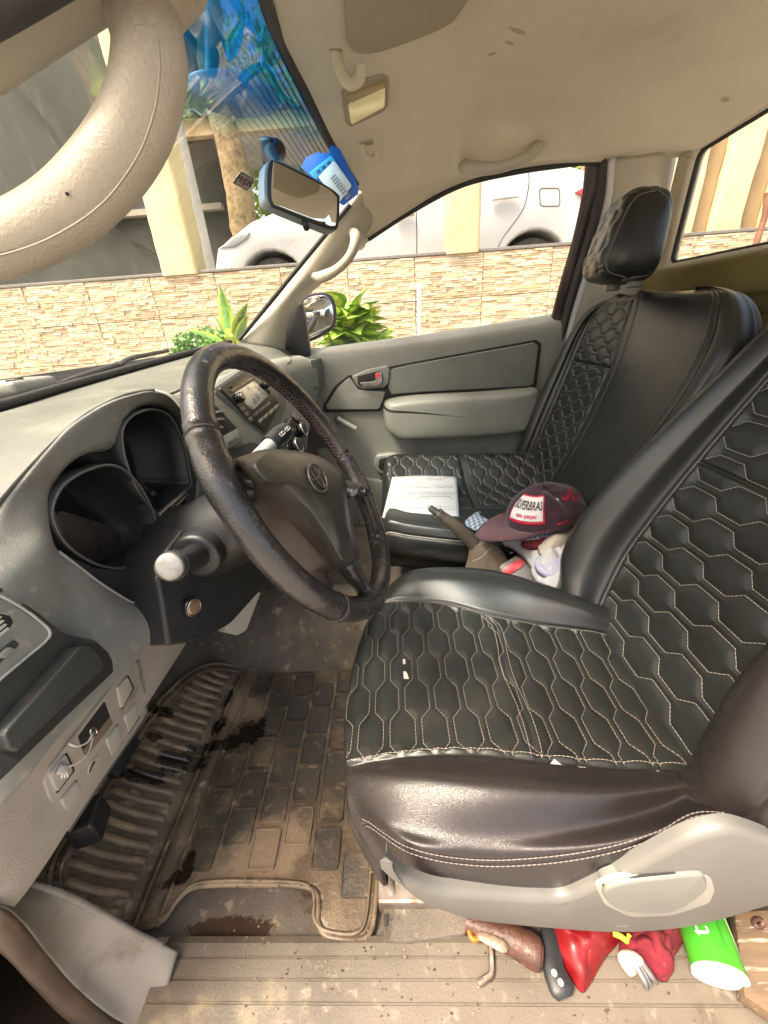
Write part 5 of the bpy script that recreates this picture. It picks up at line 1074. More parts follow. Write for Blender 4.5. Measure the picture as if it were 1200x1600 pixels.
# ---------------- driver seat cushion: columns run front -> rear (u), rows across from underneath-near to underneath-far (v)
def row(*p): return [P(a[0], a[1], **a[2]) for a in p]
Y, Z = (lambda v: dict(Y=v)), (lambda v: dict(Z=v))
R_ = [
 row((612, 1345, Y(.238)), (660, 1374, Y(.217)), (760, 1390, Y(.210)), (870, 1392, Y(.208)), (960, 1372, Y(.210)), (1040, 1335, Y(.214)), (1095, 1300, Y(.222))),
 row((572, 1285, Z(.125)), (640, 1327, Y(.216)), (740, 1346, Y(.206)), (850, 1343, Y(.203)), (950, 1327, Y(.205)), (1030, 1302, Y(.212)), (1092, 1272, Y(.222))),
 row((556, 1245, Z(.155)), (635, 1290, Z(.172)), (740, 1300, Z(.180)), (850, 1298, Z(.182)), (950, 1285, Z(.182)), (1030, 1265, Z(.182)), (1090, 1245, Z(.182))),
 row((552, 1215, Z(.163)), (640, 1215, Z(.192)), (740, 1222, Z(.203)), (850, 1230, Z(.203)), (950, 1235, Z(.200)), (1030, 1228, Z(.195)), (1085, 1222, Z(.188))),
 row((552, 1194, Z(.160)), (640, 1180, Z(.172)), (740, 1177, Z(.176)), (850, 1188, Z(.174)), (950, 1197, Z(.170)), (1020, 1199, Z(.166)), (1075, 1202, Z(.160))),
 row((549, 1130, Z(.155)), (635, 1115, Z(.168)), (730, 1110, Z(.168)), (830, 1118, Z(.164)), (925, 1125, Z(.160)), (1000, 1130, Z(.154)), (1055, 1135, Z(.148))),
 row((556, 1060, Z(.155)), (630, 1045, Z(.168)), (715, 1042, Z(.168)), (800, 1050, Z(.164)), (885, 1060, Z(.160)), (965, 1065, Z(.154)), (1015, 1070, Z(.148))),
 row((572, 990, Z(.160)), (628, 975, Z(.174)), (705, 975, Z(.174)), (785, 985, Z(.170)), (865, 998, Z(.166)), (935, 1008, Z(.160)), (985, 1015, Z(.150))),
 row((590, 945, Z(.165)), (622, 937, Z(.180)), (692, 941, Z(.182)), (764, 959, Z(.178)), (842, 974, Z(.172)), (920, 984, Z(.168)), (960, 992, Z(.160))),
 row((600, 925, Z(.165)), (635, 908, Z(.196)), (695, 903, Z(.208)), (765, 910, Z(.208)), (840, 930, Z(.204)), (905, 950, Z(.196)), (940, 962, Z(.186))),
 row((604, 918, Z(.155)), (640, 893, Z(.198)), (698, 887, Z(.208)), (765, 891, Z(.210)), (838, 909, Z(.206)), (900, 930, Z(.200)), (935, 945, Z(.190)))]
C0 = np.array(R_)
far1 = C0[-1].copy(); far1[:, 1] += .03; far1[:, 2] -= .035; far2 = C0[-1].copy(); far2[:, 1] += .035; far2[:, 2] = .06
und1 = C0[-1].copy(); und1[:, 1] -= .05; und1[:, 2] = .03; und0 = C0[0].copy(); und0[:, 1] += .06; und0[:, 2] = .03
C0 = np.concatenate([[und0], C0, [far1], [far2], [und1]])           # v index: 0 und, 1 bottom edge, 2 seam, 3,4 bolster, 5 panel near .. 9 panel far, 10,11 bolster
nose = C0[:, 0].copy(); cN = nose.mean(0); nz1 = nose.copy(); nz1[:, 0] -= .012; nz1[:, 2] -= .018; nz2 = nz1.copy(); nz2[:, 0] += .002; nz2[:, 2] = np.minimum(nz2[:, 2]-.04, .10); nz2[:, 2] = np.maximum(nz2[:, 2], .03)
rear = C0[:, -1].copy(); r1 = rear+[.06, 0, -.012]; r2 = rear+[.12, 0, -.03]
C0 = np.concatenate([(nz2*.6+cN*.4+[0, 0, -.03])[:, None], nz2[:, None], nz1[:, None], C0, r1[:, None], r2[:, None]], 1)      # u index: 3 = front row .. 9 = rear
C0 = np.swapaxes(C0, 0, 1)
DS = empty('driver_seat', parent=TR); part(DS, 'driver seat in black quilted imitation leather with pale honeycomb stitching')
qd = (.0226, .0066, .037, .0165, .008, .0028, .0062)
uvc = lambda G: (G[..., 0]+.0, G[..., 1]+.06*0)
cu_, Gd, Nn, ui, vi, ms_ = cover('cushion', C0, 460, 560, DS, M['leather'], [(2.65, 10.6, 5.0, 9.0, uvc, qd)], cap='se',
    grooves=[('v', 5.0, 2, 11, .0035, .07), ('v', 9.0, 2, 11, .0035, .07), ('v', 2.0, 2.9, 11, .004, .05), ('u', 5.9, 5, 9, .0022, .02)], seed=2, side=5.0)
paths = quilt_paths(cu_, Gd, Nn, *ms_[0]); dashes('stitching', paths, M['thread'], cu_, r=.00055)
sl_ = [gridline(Gd, Nn, ui, vi, 'v', 5.12, 2.75, 10.2), gridline(Gd, Nn, ui, vi, 'v', 8.9, 2.75, 10.2), gridline(Gd, Nn, ui, vi, 'u', 5.83, 5.1, 8.9, .0006), gridline(Gd, Nn, ui, vi, 'u', 5.98, 5.1, 8.9, .0006)]
dashes('stitching', sl_, M['thread'], cu_, r=.0007)
dashes('stitching', [gridline(Gd, Nn, ui, vi, 'v', 2.10, 2.9, 9.9), gridline(Gd, Nn, ui, vi, 'v', 1.90, 2.9, 9.9)], mat('thread_mid', (.17, .145, .13), rough=.7), cu_, r=.0008)
tube('piping', gridline(Gd, Nn, ui, vi, 'v', 2.0, 2.85, 10.0)[::8]+[0, -.001, 0], .0030, M['leather_side'], cu_, n=120, seg=8)
# scuffs where the cover has worn through
def flake(px, nm='worn_patch'):
    bm = bmesh.new(); ps = []
    for x, y in px:
        p = P(x, y, Z=.176); j = np.argmin(((Gd-p)**2).sum(2)); q = Gd.reshape(-1, 3)[j]; n_ = Nn.reshape(-1, 3)[j]; ps.append(bm.verts.new(Vector(q+n_*.0009)))
    bm.faces.new(ps); frombm(nm, bm, M['cloth_white'], cu_)
flake([(860, 1189), (868, 1187), (876, 1190), (884, 1193), (875, 1196), (864, 1193)]); flake([(901, 1193), (914, 1194), (915, 1198), (903, 1197)]); flake([(629, 1027), (633, 1026), (633, 1034), (630, 1034)]); flake([(630, 1046), (634, 1045), (636, 1049), (641, 1058), (632, 1058)]); flake([(1025, 1193), (1030, 1192), (1030, 1196), (1026, 1196)]); 
# ---------------- driver backrest in its own frame: h up the leaning back, y across, n forward
def back(name, parent, k, x0, z0, prof, qspec, mats, nu, nv, vpan, upan, seam_v, sd=0, hexuv=None, extra_grooves=(), side=0):
    """prof rows: (z, y_near_out, y_near_crown, y_panel_near, y_panel_far, y_far_crown, y_far_out, bolster, thickness, panel_dish)"""
    up = np.array([k, 0, 1.]); up /= np.linalg.norm(up); fw = np.array([-1, 0, k]); fw /= np.linalg.norm(fw); rows = []
    for (z, yno, ync, ypn, ypf, yfc, yfo, bo, th_, di) in prof:
        b = np.array([x0+k*(z-z0), 0, z]); f = lambda y, n: b+[0, y, 0]+fw*n
        m = lambda t: ypn+(ypf-ypn)*t
        rows.append([f((yno+ypn)/2, -th_), f(yno+.012, -th_*.8), f(yno, -th_*.35), f(yno+.006, bo*.55), f(ync, bo), f((ync+ypn)/2+.01, bo*.72), f(ypn, .004), f(m(.25), -di*.7), f(m(.5), -di), f(m(.75), -di*.7), f(ypf, .004), f((yfc+ypf)/2-.01, bo*.72), f(yfc, bo), f(yfo-.006, bo*.55), f(yfo, -th_*.35), f(yfo-.012, -th_*.8), f((yfo+ypf)/2, -th_)])
    C = np.array(rows); uvf = lambda G: (((G-[x0, 0, z0])@up), G[..., 1])
    o, Gd, Nn, ui, vi, ms = cover(name, C, nu, nv, parent, mats, [(upan[0], upan[1], vpan[0], vpan[1], uvf, qspec)], cap='se',
        grooves=[('v', vpan[0], upan[0]-.5, upan[1]+.2, .0035, .07), ('v', vpan[1], upan[0]-.5, upan[1]+.2, .0035, .07), ('v', seam_v, 0, 99, .003, .05)]+list(extra_grooves), seed=sd, side=side)
    return o, Gd, Nn, ui, vi, ms
K5, X5 = .50, .360
prof = [(.10, .215, .245, .30, .56, .61, .66, .045, .07, .0), (.16, .200, .240, .302, .565, .615, .675, .055, .08, .0), (.21, .190, .250, .312, .585, .655, .70, .070, .085, .004), (.27, .195, .270, .327, .605, .672, .712, .075, .09, .006),
 (.33, .205, .282, .337, .612, .675, .712, .072, .09, .008), (.40, .215, .285, .340, .615, .670, .706, .065, .09, .010), (.48, .225, .290, .343, .615, .660, .695, .055, .085, .010), (.56, .235, .295, .345, .612, .645, .68, .045, .08, .008),
 (.64, .25, .30, .35, .605, .635, .665, .035, .075, .006), (.72, .275, .32, .36, .585, .61, .64, .022, .065, .0), (.765, .32, .345, .37, .565, .58, .60, .0, .04, -.0), (.775, .36, .37, .38, .55, .56, .57, -.02, .03, .02)]
qb = (.0290, .0085, .042, .018, .012, .0028, .0075)
bk, Gb, Nb, ub, vb, mb = back('backrest', DS, K5, X5, .17, prof, qb, M['leather'], 480, 560, (6.0, 10.0), (.3, 9.2), 3.4, sd=5, extra_grooves=[('u', 5.55, 6, 10, .005, .03)], side=5.9)
dashes('stitching', quilt_paths(bk, Gb, Nb, *mb[0]), M['thread_dark'] if False else mat('thread_pale', (.30, .28, .24), rough=.7), bk, r=.0006)
dashes('stitching', [gridline(Gb, Nb, ub, vb, 'v', 6.0, .4, 9.4), gridline(Gb, Nb, ub, vb, 'v', 10.0, .4, 9.4)], M['thread_dark'], bk, r=.0008)
# driver headrest (just outside the frame)
def headrest(root, c, size, tilt, m_f, m_s, hexq=True, yaw=0.):
    nu, nv = 90, 160; u = np.linspace(-math.pi/2, math.pi/2, nu)[:, None]; v = np.linspace(0, 2*math.pi, nv, endpoint=False)[None]
    se = lambda t, e: np.sign(t)*np.abs(t)**e
    a = se(np.cos(u), .42)*se(np.cos(v), .5); b = se(np.cos(u), .42)*se(np.sin(v), .5); cz_ = se(np.sin(u), .62)*np.ones_like(v)
    L_ = np.stack([a*size[0]*(1-.18*cz_), b*size[1]*(1-.10*cz_), cz_*size[2]], -1)
    n_ = normals(L_, False, True); n_ *= np.sign((n_*L_).sum(2, keepdims=True))
    q = (.026, .0080, .026, .015, .0, .0055, .0055); front = np.clip((-L_[..., 0]-size[0]*.05)/(size[0]*.2), 0, 1)*np.clip((size[1]*.74-np.abs(L_[..., 1]))/.01, 0, 1)*np.clip((size[2]*.9-np.abs(L_[..., 2]))/.01, 0, 1)
    L0 = L_.copy(); L_ = L_+n_*((quilt_h(L0[..., 2]+.5, L0[..., 1]+.5, q)-.002)*front)[..., None]
    seam = np.abs(np.abs(L0[..., 1])-size[1]*.80); L_ = L_-n_*(.003*np.exp(-(seam/.004)**2))[..., None]
    Rm = np.array((Matrix.Rotation(yaw, 3, 'Z')@Matrix.Rotation(tilt, 3, 'Y')))
    W = L_@Rm.T+np.array(c); o = surf('headrest', W, m_f, root, cv=True)
    Wn = n_@Rm.T; V_ = [Wv[[i for i in range(nu)]] for Wv in ()]
    for sg in (-1, 1):
        i_ = np.argmin(np.abs(L0[..., 1]-sg*size[1]*.80), axis=1)
        for half in (0, 1):
            idx = [np.argmin(np.abs(L0[i, (slice(0, nv) if 1 else 0), 1]-sg*size[1]*.80)+(0 if half else 0)+10*((L0[i, :, 0] > 0) == bool(half))) for i in range(6, nu-6)]
            pts_ = np.array([W[i, j]+Wn[i, j]*.0002 for i, j in zip(range(6, nu-6), idx)])
            tube('piping', pts_[::3], .0016, M['thread_dark'], o, n=60, seg=6)
    return o
headrest(DS, (.82, .475, .885), (.055, .125, .095), .42, M['leather'], None)
# side trim and recline lever
tp = [(606, 1343), (622, 1358), (645, 1371), (690, 1385), (775, 1392), (840, 1395), (880, 1394), (917, 1378), (975, 1352), (1030, 1322), (1075, 1300), (1132, 1286), (1180, 1296), (1250, 1325), (1300, 1345), (1300, 1385), (1200, 1419), (1086, 1450), (973, 1460), (860, 1454), (747, 1442), (700, 1430), (662, 1416), (634, 1397), (614, 1376), (603, 1356)]
yT = .197
_s = smoothc(tp, 120); _n = len(tp); tb = np.array([P(x, y, Y=(.197 if i*_n/120 < 14.5 else .190)) for i, (x, y) in enumerate(_s)]); tb[:, 1] = yT; ct = np.array([.17, yT, .10])
def shrink(o, k): 
    d = o-ct; return ct+d*k
nrm_in = np.roll(tb, -1, 0)-np.roll(tb, 1, 0); nrm_in = np.stack([-nrm_in[:, 2], 0*nrm_in[:, 1], nrm_in[:, 0]], 1); nrm_in /= np.linalg.norm(nrm_in, axis=1, keepdims=True)
if (nrm_in[5]@(ct-tb[5])) < 0 and nrm_in[60]@(ct-tb[60]) < 0: nrm_in = -nrm_in
ar_ = sum((tb[i, 0]*tb[(i+1) % 120, 2]-tb[(i+1) % 120, 0]*tb[i, 2]) for i in range(120)); nrm_in = np.roll(tb, -1, 0)-np.roll(tb, 1, 0); nrm_in = (1 if ar_ > 0 else -1)*np.stack([-nrm_in[:, 2], 0*nrm_in[:, 1], nrm_in[:, 0]], 1); nrm_in /= np.linalg.norm(nrm_in, axis=1, keepdims=True)
bm = bmesh.new(); rings = [tb+[0, .008, 0], tb+[0, .001, 0], tb+nrm_in*.0008+[0, -.0022, 0], tb+nrm_in*.0024+[0, -.0046, 0], tb+nrm_in*.0046+[0, -.0063, 0], tb+nrm_in*.0068+[0, -.0070, 0]]
vr = [[bm.verts.new(p) for p in r] for r in rings]
for a, b in zip(vr[:-1], vr[1:]):
    for i in range(120): bm.faces.new((a[i], b[i], b[(i+1) % 120], a[(i+1) % 120]))
bm.faces.new(vr[-1]); bmesh.ops.triangulate(bm, faces=[f for f in bm.faces if len(f.verts) > 4])
st_ = frombm('side_trim', bm, M['trim_light'], DS, True); st_.data.set_sharp_from_angle(angle=math.radians(50))
slab('lever_recess', [(930, 1386), (950, 1374), (1000, 1367), (1090, 1362), (1112, 1372), (1118, 1392), (1110, 1412), (1050, 1432), (985, 1434), (945, 1415)], (0, yT-.0077, 0), (0, -1, 0), .004, mat('recess_grey', (.27, .26, .23), rough=.5), DS, .0015, .25)
slab('lever_gap', [(940, 1384), (1000, 1369), (1080, 1364), (1092, 1371), (1000, 1378), (950, 1390)], (0, yT-.0087, 0), (0, -1, 0), .003, M['black_matte'], DS, .0008, .2)
lv = [(944, 1398), (955, 1386), (1000, 1377), (1090, 1368), (1103, 1374), (1107, 1386), (1098, 1400), (1060, 1424), (1020, 1430), (975, 1426), (952, 1414)]
slab('recline_lever', lv, (0, yT-.020, 0), (0, -1, .05), .016, mat('lever_grey', (.15, .155, .138), (.125, .13, .115), 9, rough=.4, bump=.2, bscale=800), DS, .009, None, 60, seg=6)
boxo('seat_frame', -.0, .42, .24, .66, -.02, .05, M['black_matte'], DS); 
for yy_ in (.27, .60): boxo('seat_rail', -.06, .46, yy_-.02, yy_+.02, FZ+.012, FZ+.045, M['steel_rusty'], DS, .004)
for xx_ in (.02, .38):
    for yy_ in (.27, .60): boxo('rail_bracket', xx_-.015, xx_+.015, yy_-.015, yy_+.015, FZ+.045, -.0, M['steel_rusty'], DS)
# ---------------- passenger seat
PS = empty('passenger_seat', parent=TR); part(PS, 'passenger seat in black embossed leather, strewn with papers and a cap')
xs_ = [-.062, -.055, -.035, .03, .16, .26, .36, .46, .56]
zz = {0: .02, 1: .07, 2: .128, 3: .160, 4: .166, 5: .156, 6: .156, 7: .165, 8: .195, 9: .215, 10: .195, 11: .12, 12: .03, 13: .02}
yv = {0: .99, 1: .955, 2: .912, 3: .925, 4: .955, 5: 1.03, 6: 1.11, 7: 1.20, 8: 1.28, 9: 1.36, 10: 1.42, 11: 1.45, 12: 1.44, 13: 1.36}
rows = []
for i, x in enumerate(xs_):
    r = []
    for j in range(14):
        f_ = {0: .35, 1: .72, 2: 1.0}.get(i, 1.0); z = zz[j]; t = (x+.06)/.6
        z = z+(.035*max(0,1-t)**1.5 if 3 <= j <= 10 else 0)+(.01*t if 3 <= j <= 9 else 0); z = .05+(z-.05)*f_ if z > .05 else z
        y = yv[j]; cy = 1.18; 
        if i < 4: y = cy+(y-cy)*((.86, .95, .985, 1)[i] if y < cy else (.30, .50, .74, .96)[i])
        if j <= 4: y -= .055*max(0, min(1, t*3)) if j else 0
        r.append([x+(.012 if i < 3 and j in (1, 11) else 0), y, z])
    rows.append(r)
uvp = lambda G: (G[..., 0]+1, G[..., 1])
qp = (.0275, .0080, .030, .016, .0, .0030, .0045)
pc_, Gp, Np, up_, vp_, mp_ = cover('cushion', np.array(rows), 260, 340, PS, M['leather'], [(1.9, 4.55, 5.6, 9.2, uvp, qp), (4.75, 7.6, 5.2, 9.2, uvp, qp)], cap='se',
    grooves=[('v', 9.3, 1, 9, .003, .08), ('v', 5.0, 1, 9, .002, .06), ('u', 4.65, 5, 9.3, .008, .06), ('v', 2.6, 0, 9, .004, .07)], seed=8)
pth = []
for m_ in mp_: pth += quilt_paths(pc_, Gp, Np, *m_)
dashes('stitching', pth, mat('emboss_line', (.125, .13, .115), rough=.4), pc_, r=.0018, L=.02, gap=0)
tube('piping', gridline(Gp, Np, up_, vp_, 'v', 2.6, .8, 6)[::6], .0028, M['thread_dark'], pc_, n=80, seg=8)
K3, X3 = .33, .47
prof = [(.08, .80, .83, 1.12, 1.37, 1.40, 1.44, .02, .07, .0), (.16, .78, .83, 1.12, 1.37, 1.405, 1.45, .03, .08, .0), (.25, .765, .825, 1.11, 1.37, 1.41, 1.455, .035, .09, .004), (.33, .755, .81, 1.10, 1.375, 1.415, 1.455, .035, .10, .005), (.42, .745, .79, 1.095, 1.38, 1.42, 1.45, .034, .075, .006), (.52, .74, .78, 1.10, 1.385, 1.42, 1.445, .03, .060, .006),
 (.60, .745, .79, 1.115, 1.39, 1.415, 1.435, .026, .052, .005), (.65, .775, .82, 1.13, 1.38, 1.40, 1.42, .02, .046, .003), (.690, .83, .87, 1.145, 1.34, 1.36, 1.385, .006, .042, -.002), (.708, .90, .94, 1.15, 1.29, 1.31, 1.33, -.015, .045, .0), (.715, .98, 1.0, 1.16, 1.26, 1.27, 1.28, -.03, .035, .03)]
qk = (.0250, .0074, .029, .0155, .0, .0028, .0045)
bk2, Gb, Nb, ub, vb, mb = back('backrest', PS, K3, X3, .17, prof, qk, M['leather'], 320, 420, (6.35, 9.7), (1.2, 8.2), 4.0, sd=11, extra_grooves=[('u', 5.15, 6.3, 9.8, .008, .05), ('v', 5.9, 2, 9, .002, .05)])
dashes('stitching', quilt_paths(bk2, Gb, Nb, *mb[0]), M['emboss_line'] if 'emboss_line' in M else mat('emboss_line2', (.115, .12, .105), rough=.4), bk2, r=.0016, L=.02, gap=0)
tube('piping', gridline(Gb, Nb, ub, vb, 'v', 4.0, .3, 9.6)[::6], .0026, M['leather_side'], bk2, n=140, seg=8)
dashes('stitching', [gridline(Gb, Nb, ub, vb, 'v', 4.12, .3, 9.3), gridline(Gb, Nb, ub, vb, 'v', 5.9, 2, 9)], M['thread_dark'], bk2, r=.0008)
headrest(PS, (.603, 1.185, .832), (.064, .118, .094), .16, M['leather'], None, yaw=-.16)
for yy_ in (1.13, 1.235):
    b = np.array([.615, yy_, .735]); cyl('guide_bush', b-[0, 0, .012], b+[0.0, 0, .006], .017, M['trim_light'], PS, bevel=.004); cyl('post', b, b+[.01, 0, .05], .006, M['chrome'], PS)
boxo('seat_frame', .0, .5, .95, 1.38, -.08, .04, M['black_matte'], PS)
# ================================================================== FLOOR MAT
FM = empty('floor_mat', (0, 0, 0), 'muddy brown-black rubber floor mat with brick-shaped treads in the driver footwell', 'floor mat')
MZ = FZ+.012; SLN = np.array([.62, 0, 1.]); SLN /= np.linalg.norm(SLN); SX = -.435
M['mat_rubber'] = mat('mat_rubber', (.098, .072, .046), (.14, .102, .065), 7, rough=.42, rvar=.14, bump=.6, bscale=160, bdist=.002, layers=[((.20, .155, .10), 9, .46, .66), ((.38, .31, .22), 26, .54, .72), ((.06, .05, .038), 6, .56, .70)])
M['mat_block'] = mat('mat_block', (.058, .051, .040), (.085, .07, .05), 11, rough=.45, rvar=.12, bump=.6, bscale=160, bdist=.002, layers=[((.20, .14, .08), 12, .50, .70), ((.36, .27, .17), 40, .58, .74)])
M['mat_rib'] = mat('mat_rib', (.16, .11, .065), (.21, .15, .09), 12, rough=.38, rvar=.14, bump=.6, bscale=160, layers=[((.32, .22, .12), 22, .50, .7), ((.05, .035, .02), 9, .56, .70)])
M['wet'] = mat('wet_stain', (.006, .005, .004), (.014, .009, .006), 60, rough=.16, bump=.6, bscale=200)
fl = lambda x, y: P(x, y, Z=MZ) if P(x, y, Z=MZ)[0] > SX else PP(x, y, (SX, 0, MZ), SLN)
ol = [(200, 1453), (250, 1442), (275, 1410), (300, 1388), (345, 1382), (400, 1382), (465, 1384), (492, 1393), (498, 1415), (497, 1440), (508, 1460), (530, 1468), (560, 1470), (578, 1458), (586, 1420), (590, 1340), (586, 1240), (575, 1120), (562, 1034), (460, 1036), (365, 1040), (310, 1045), (255, 1090), (200, 1160), (150, 1240), (110, 1300), (84, 1345), (80, 1395), (110, 1430), (150, 1448)]
OL = cr1(np.array([fl(x, y) for x, y in ol]), 240, True); OL[:, 2] = MZ+np.maximum(0, SX-OL[:, 0])*.62
def inside(px, py, poly):
    c = np.zeros(px.shape, bool); n = len(poly); j = n-1
    for i in range(n):
        xi, yi, xj, yj = poly[i][0], poly[i][1], poly[j][0], poly[j][1]
        c ^= ((yi > py) != (yj > py)) & (px < (xj-xi)*(py-yi)/(yj-yi+1e-12)+xi); j = i
    return c
st_ = .005; gx = np.arange(OL[:, 0].min(), OL[:, 0].max(), st_); gy = np.arange(OL[:, 1].min(), OL[:, 1].max(), st_)
GX, GY = np.meshgrid(gx, gy, indexing='ij'); IN = inside(GX, GY, OL)
ZM = MZ+np.maximum(0, SX-GX)*.62; ZM = ZM+.002*noise3(np.stack([GX, GY, ZM], -1), 12)
ZM += .006*np.exp(-((GX-SX-.02)/.012)**2)
Vv = np.stack([GX, GY, ZM], -1).reshape(-1, 3); F = []
ny = len(gy)
for i in range(len(gx)-1):
    for j in range(ny-1):
        if IN[i, j] and IN[i+1, j] and IN[i, j+1] and IN[i+1, j+1]: F.append([i*ny+j, (i+1)*ny+j, (i+1)*ny+j+1, i*ny+j+1])
me = bpy.data.meshes.new('sheet'); me.from_pydata(Vv.tolist(), [], F); sh = link('sheet', me, M['mat_rubber'], FM); md = sh.modifiers.new('t', 'SOLIDIFY'); md.thickness = .004; md.offset = -1
tube('rim', OL[::3]+[0, 0, .001], .0042, M['mat_rubber'], FM, n=320, seg=8, closed=True)
c_ = OL.mean(0); OI = c_+(OL-c_)*.955; OI[:, 2] = MZ+.003+np.maximum(0, SX-OI[:, 0])*.62; tube('inner_rim', OI[::3], .0028, M['mat_rubber'], FM, n=300, seg=6, closed=True)
def block_mesh(L, W, h, seed):
    r = random.Random(seed); bm = bmesh.new(); o = [Vector((x, y, 0)) for x, y in ((-W/2, -L/2), (W/2, -L/2), (W/2, L/2), (-W/2, L/2))]
    o = [Vector((*p[:2], 0)) for p in roundpoly([np.array(q) for q in o], .12, 2)]
    rings = [(1.0, 0), (.985, h), (.90, h), (.87, h*.55), (.02, h*.6)]; V = [[bm.verts.new((p.x*s if s > .5 else p.x*s, p.y*(1-(1-s)*W/L), z)) for p in o] for s, z in rings]
    for a, b in zip(V[:-1], V[1:]):
        for i in range(len(o)): bm.faces.new((a[i], a[(i+1) % len(o)], b[(i+1) % len(o)], b[i]))
    bm.faces.new(V[-1]); me = bpy.data.meshes.new('tread_block'); bm.to_mesh(me); bm.free(); me.materials.append(M['mat_block']); return me
bms = {}
for s in range(2):
    bms[s] = block_mesh(.058, .046, .0048, s)
OS = c_+(OL-c_)*.95
px_, py_ = .0525, .0665
for i in range(-1, 7):
    for j in range(0, 9):
        x = -.098-i*px_+(j*0); y = .262+j*py_+(.5*py_ if i % 2 else 0)-.033
        x = x+.02*(y-.25)*-.2
        cx_ = np.array([x-.02, x+.02, x+.02, x-.02]); cy_ = np.array([y-.026, y-.026, y+.026, y+.026])
        if x < -.40 or not inside(cx_, cy_, OS).all(): continue
        o = bpy.data.objects.new('tread_block', bms[(i+j) % 2]); COL.objects.link(o); o.parent = FM; o.location = (x, y, MZ+.0004); o.rotation_euler = (0, 0, random.uniform(-.03, .03)+.03)
# ribs on the raised left part
def rib_mesh(L):
    bm = bmesh.new(); n = 12; sec = [(-.0058, 0), (-.0035, .0058), (.0035, .0058), (.0058, 0)]; rr = []
    for i in range(n+1):
        t = i/n; rr.append([bm.verts.new(((t-.5)*L, y+.008*(t-.5)**2*4*.5, z*(1 if 0 < i < n else .1))) for y, z in sec])
    for a, b in zip(rr[:-1], rr[1:]):
        for k in range(3): f = bm.faces.new((a[k], b[k], b[k+1], a[k+1])); f.smooth = True
    me = bpy.data.meshes.new('rib'); bm.to_mesh(me); bm.free(); me.materials.append(M['mat_rib']); return me
sa = math.atan(.62)
for k in range(26):
    y = .245+k*.0205
    xs = np.linspace(-.75, SX-.014, 60); ins = inside(xs, np.full(60, y), OS); 
    if ins.sum() < 6: continue
    x1 = xs[ins].max(); x0 = max(xs[ins].min(), x1-.15); L_ = (x1-x0)/math.cos(sa); xc_ = (x0+x1)/2
    o = bpy.data.objects.new('rib', rib_mesh(L_)); COL.objects.link(o); o.parent = FM; o.location = (xc_, y, MZ+.0015+max(0, SX-xc_)*.62); o.rotation_euler = (0, sa, random.uniform(-.03, .03))
for x0, x1 in ((SX+.012, SX+.016), (SX+.045, SX+.049)):
    tube('ridge', [(x0, .235, MZ+.007 if x0 < SX+.02 else MZ+.002), (x0-.004, .45, MZ+.007 if x0 < SX+.02 else MZ+.002), (x0+.002, .70, MZ+.006 if x0 < SX+.02 else MZ+.002)], .0035, M['mat_rubber'], FM, n=30, seg=6)
def blob(px, lab=None, lift=.0085, m_=None, th=.0012, wob=.004, seed=0, parent=FM, name='wet_stain'):
    o = np.array([fl(x, y) for x, y in smoothc(px, 90)]); c = o.mean(0); d = o-c
    ang = np.arange(90); o = o+d/np.linalg.norm(d, axis=1, keepdims=True)*wob*noise3(o, 90, seed)[:, None]; o[:, 2] = MZ+lift+np.maximum(0, SX-o[:, 0])*.62
    return prism(name, o, (0, 0, -th), m_ or M['wet'], parent, .0004, 1)
def E_(px, py, rx, ry, rot=0.):
    p = fl(px, py); return (p[0], p[1], rx, ry, rot)
wet = [E_(395, 1140, .030, .034, .3), E_(365, 1160, .030, .016, .3), E_(335, 1168, .022, .012, .2), E_(356, 1095, .012, .030, 0), E_(345, 1130, .014, .03, 0), E_(222, 1214, .040, .014, .2), E_(285, 1192, .045, .018, .25), E_(320, 1172, .03, .012, .3), E_(254, 1114, .024, .012, 0), E_(243, 1153, .014, .008, 0), E_(280, 1372, .024, .010, .4), E_(296, 1348, .010, .018, 0)]
for k_ in ('mat_rubber', 'mat_block', 'mat_rib'): stain(M[k_], wet, (.014, .009, .006), .16, 75, .75, .13, .93)
dust = [E_(380, 1110, .05, .035, 0), E_(330, 1420, .09, .03, 0), E_(420, 1330, .07, .05, .4)]
for k_ in ('mat_rubber', 'mat_block'): stain(M[k_], dust, (.33, .24, .15), .8, 40, .9, .3, .7)
c1, c2, c3 = (P(x, y, Z=FZ+.004) for x, y in ((360, 1462), (380, 1474), (265, 1472)))
stain(M['carpet'], [(c1[0], c1[1]+.006, .062, .016, 0), (c1[0]-.03, c1[1]-.002, .03, .012, 0)], (.045, .024, .012), .9, 110, .6, .10)
stain(M['carpet'], [(c2[0], c2[1]-.004, .042, .008, 0)], (.50, .36, .20), .9, 150, .6, .12)
stain(M['carpet'], [(c3[0], c3[1], .03, .006, 0), (c3[0]-.06, c3[1]+.03, .01, .006, 0)], (.5, .42, .3), .9, 160, .7, .12)
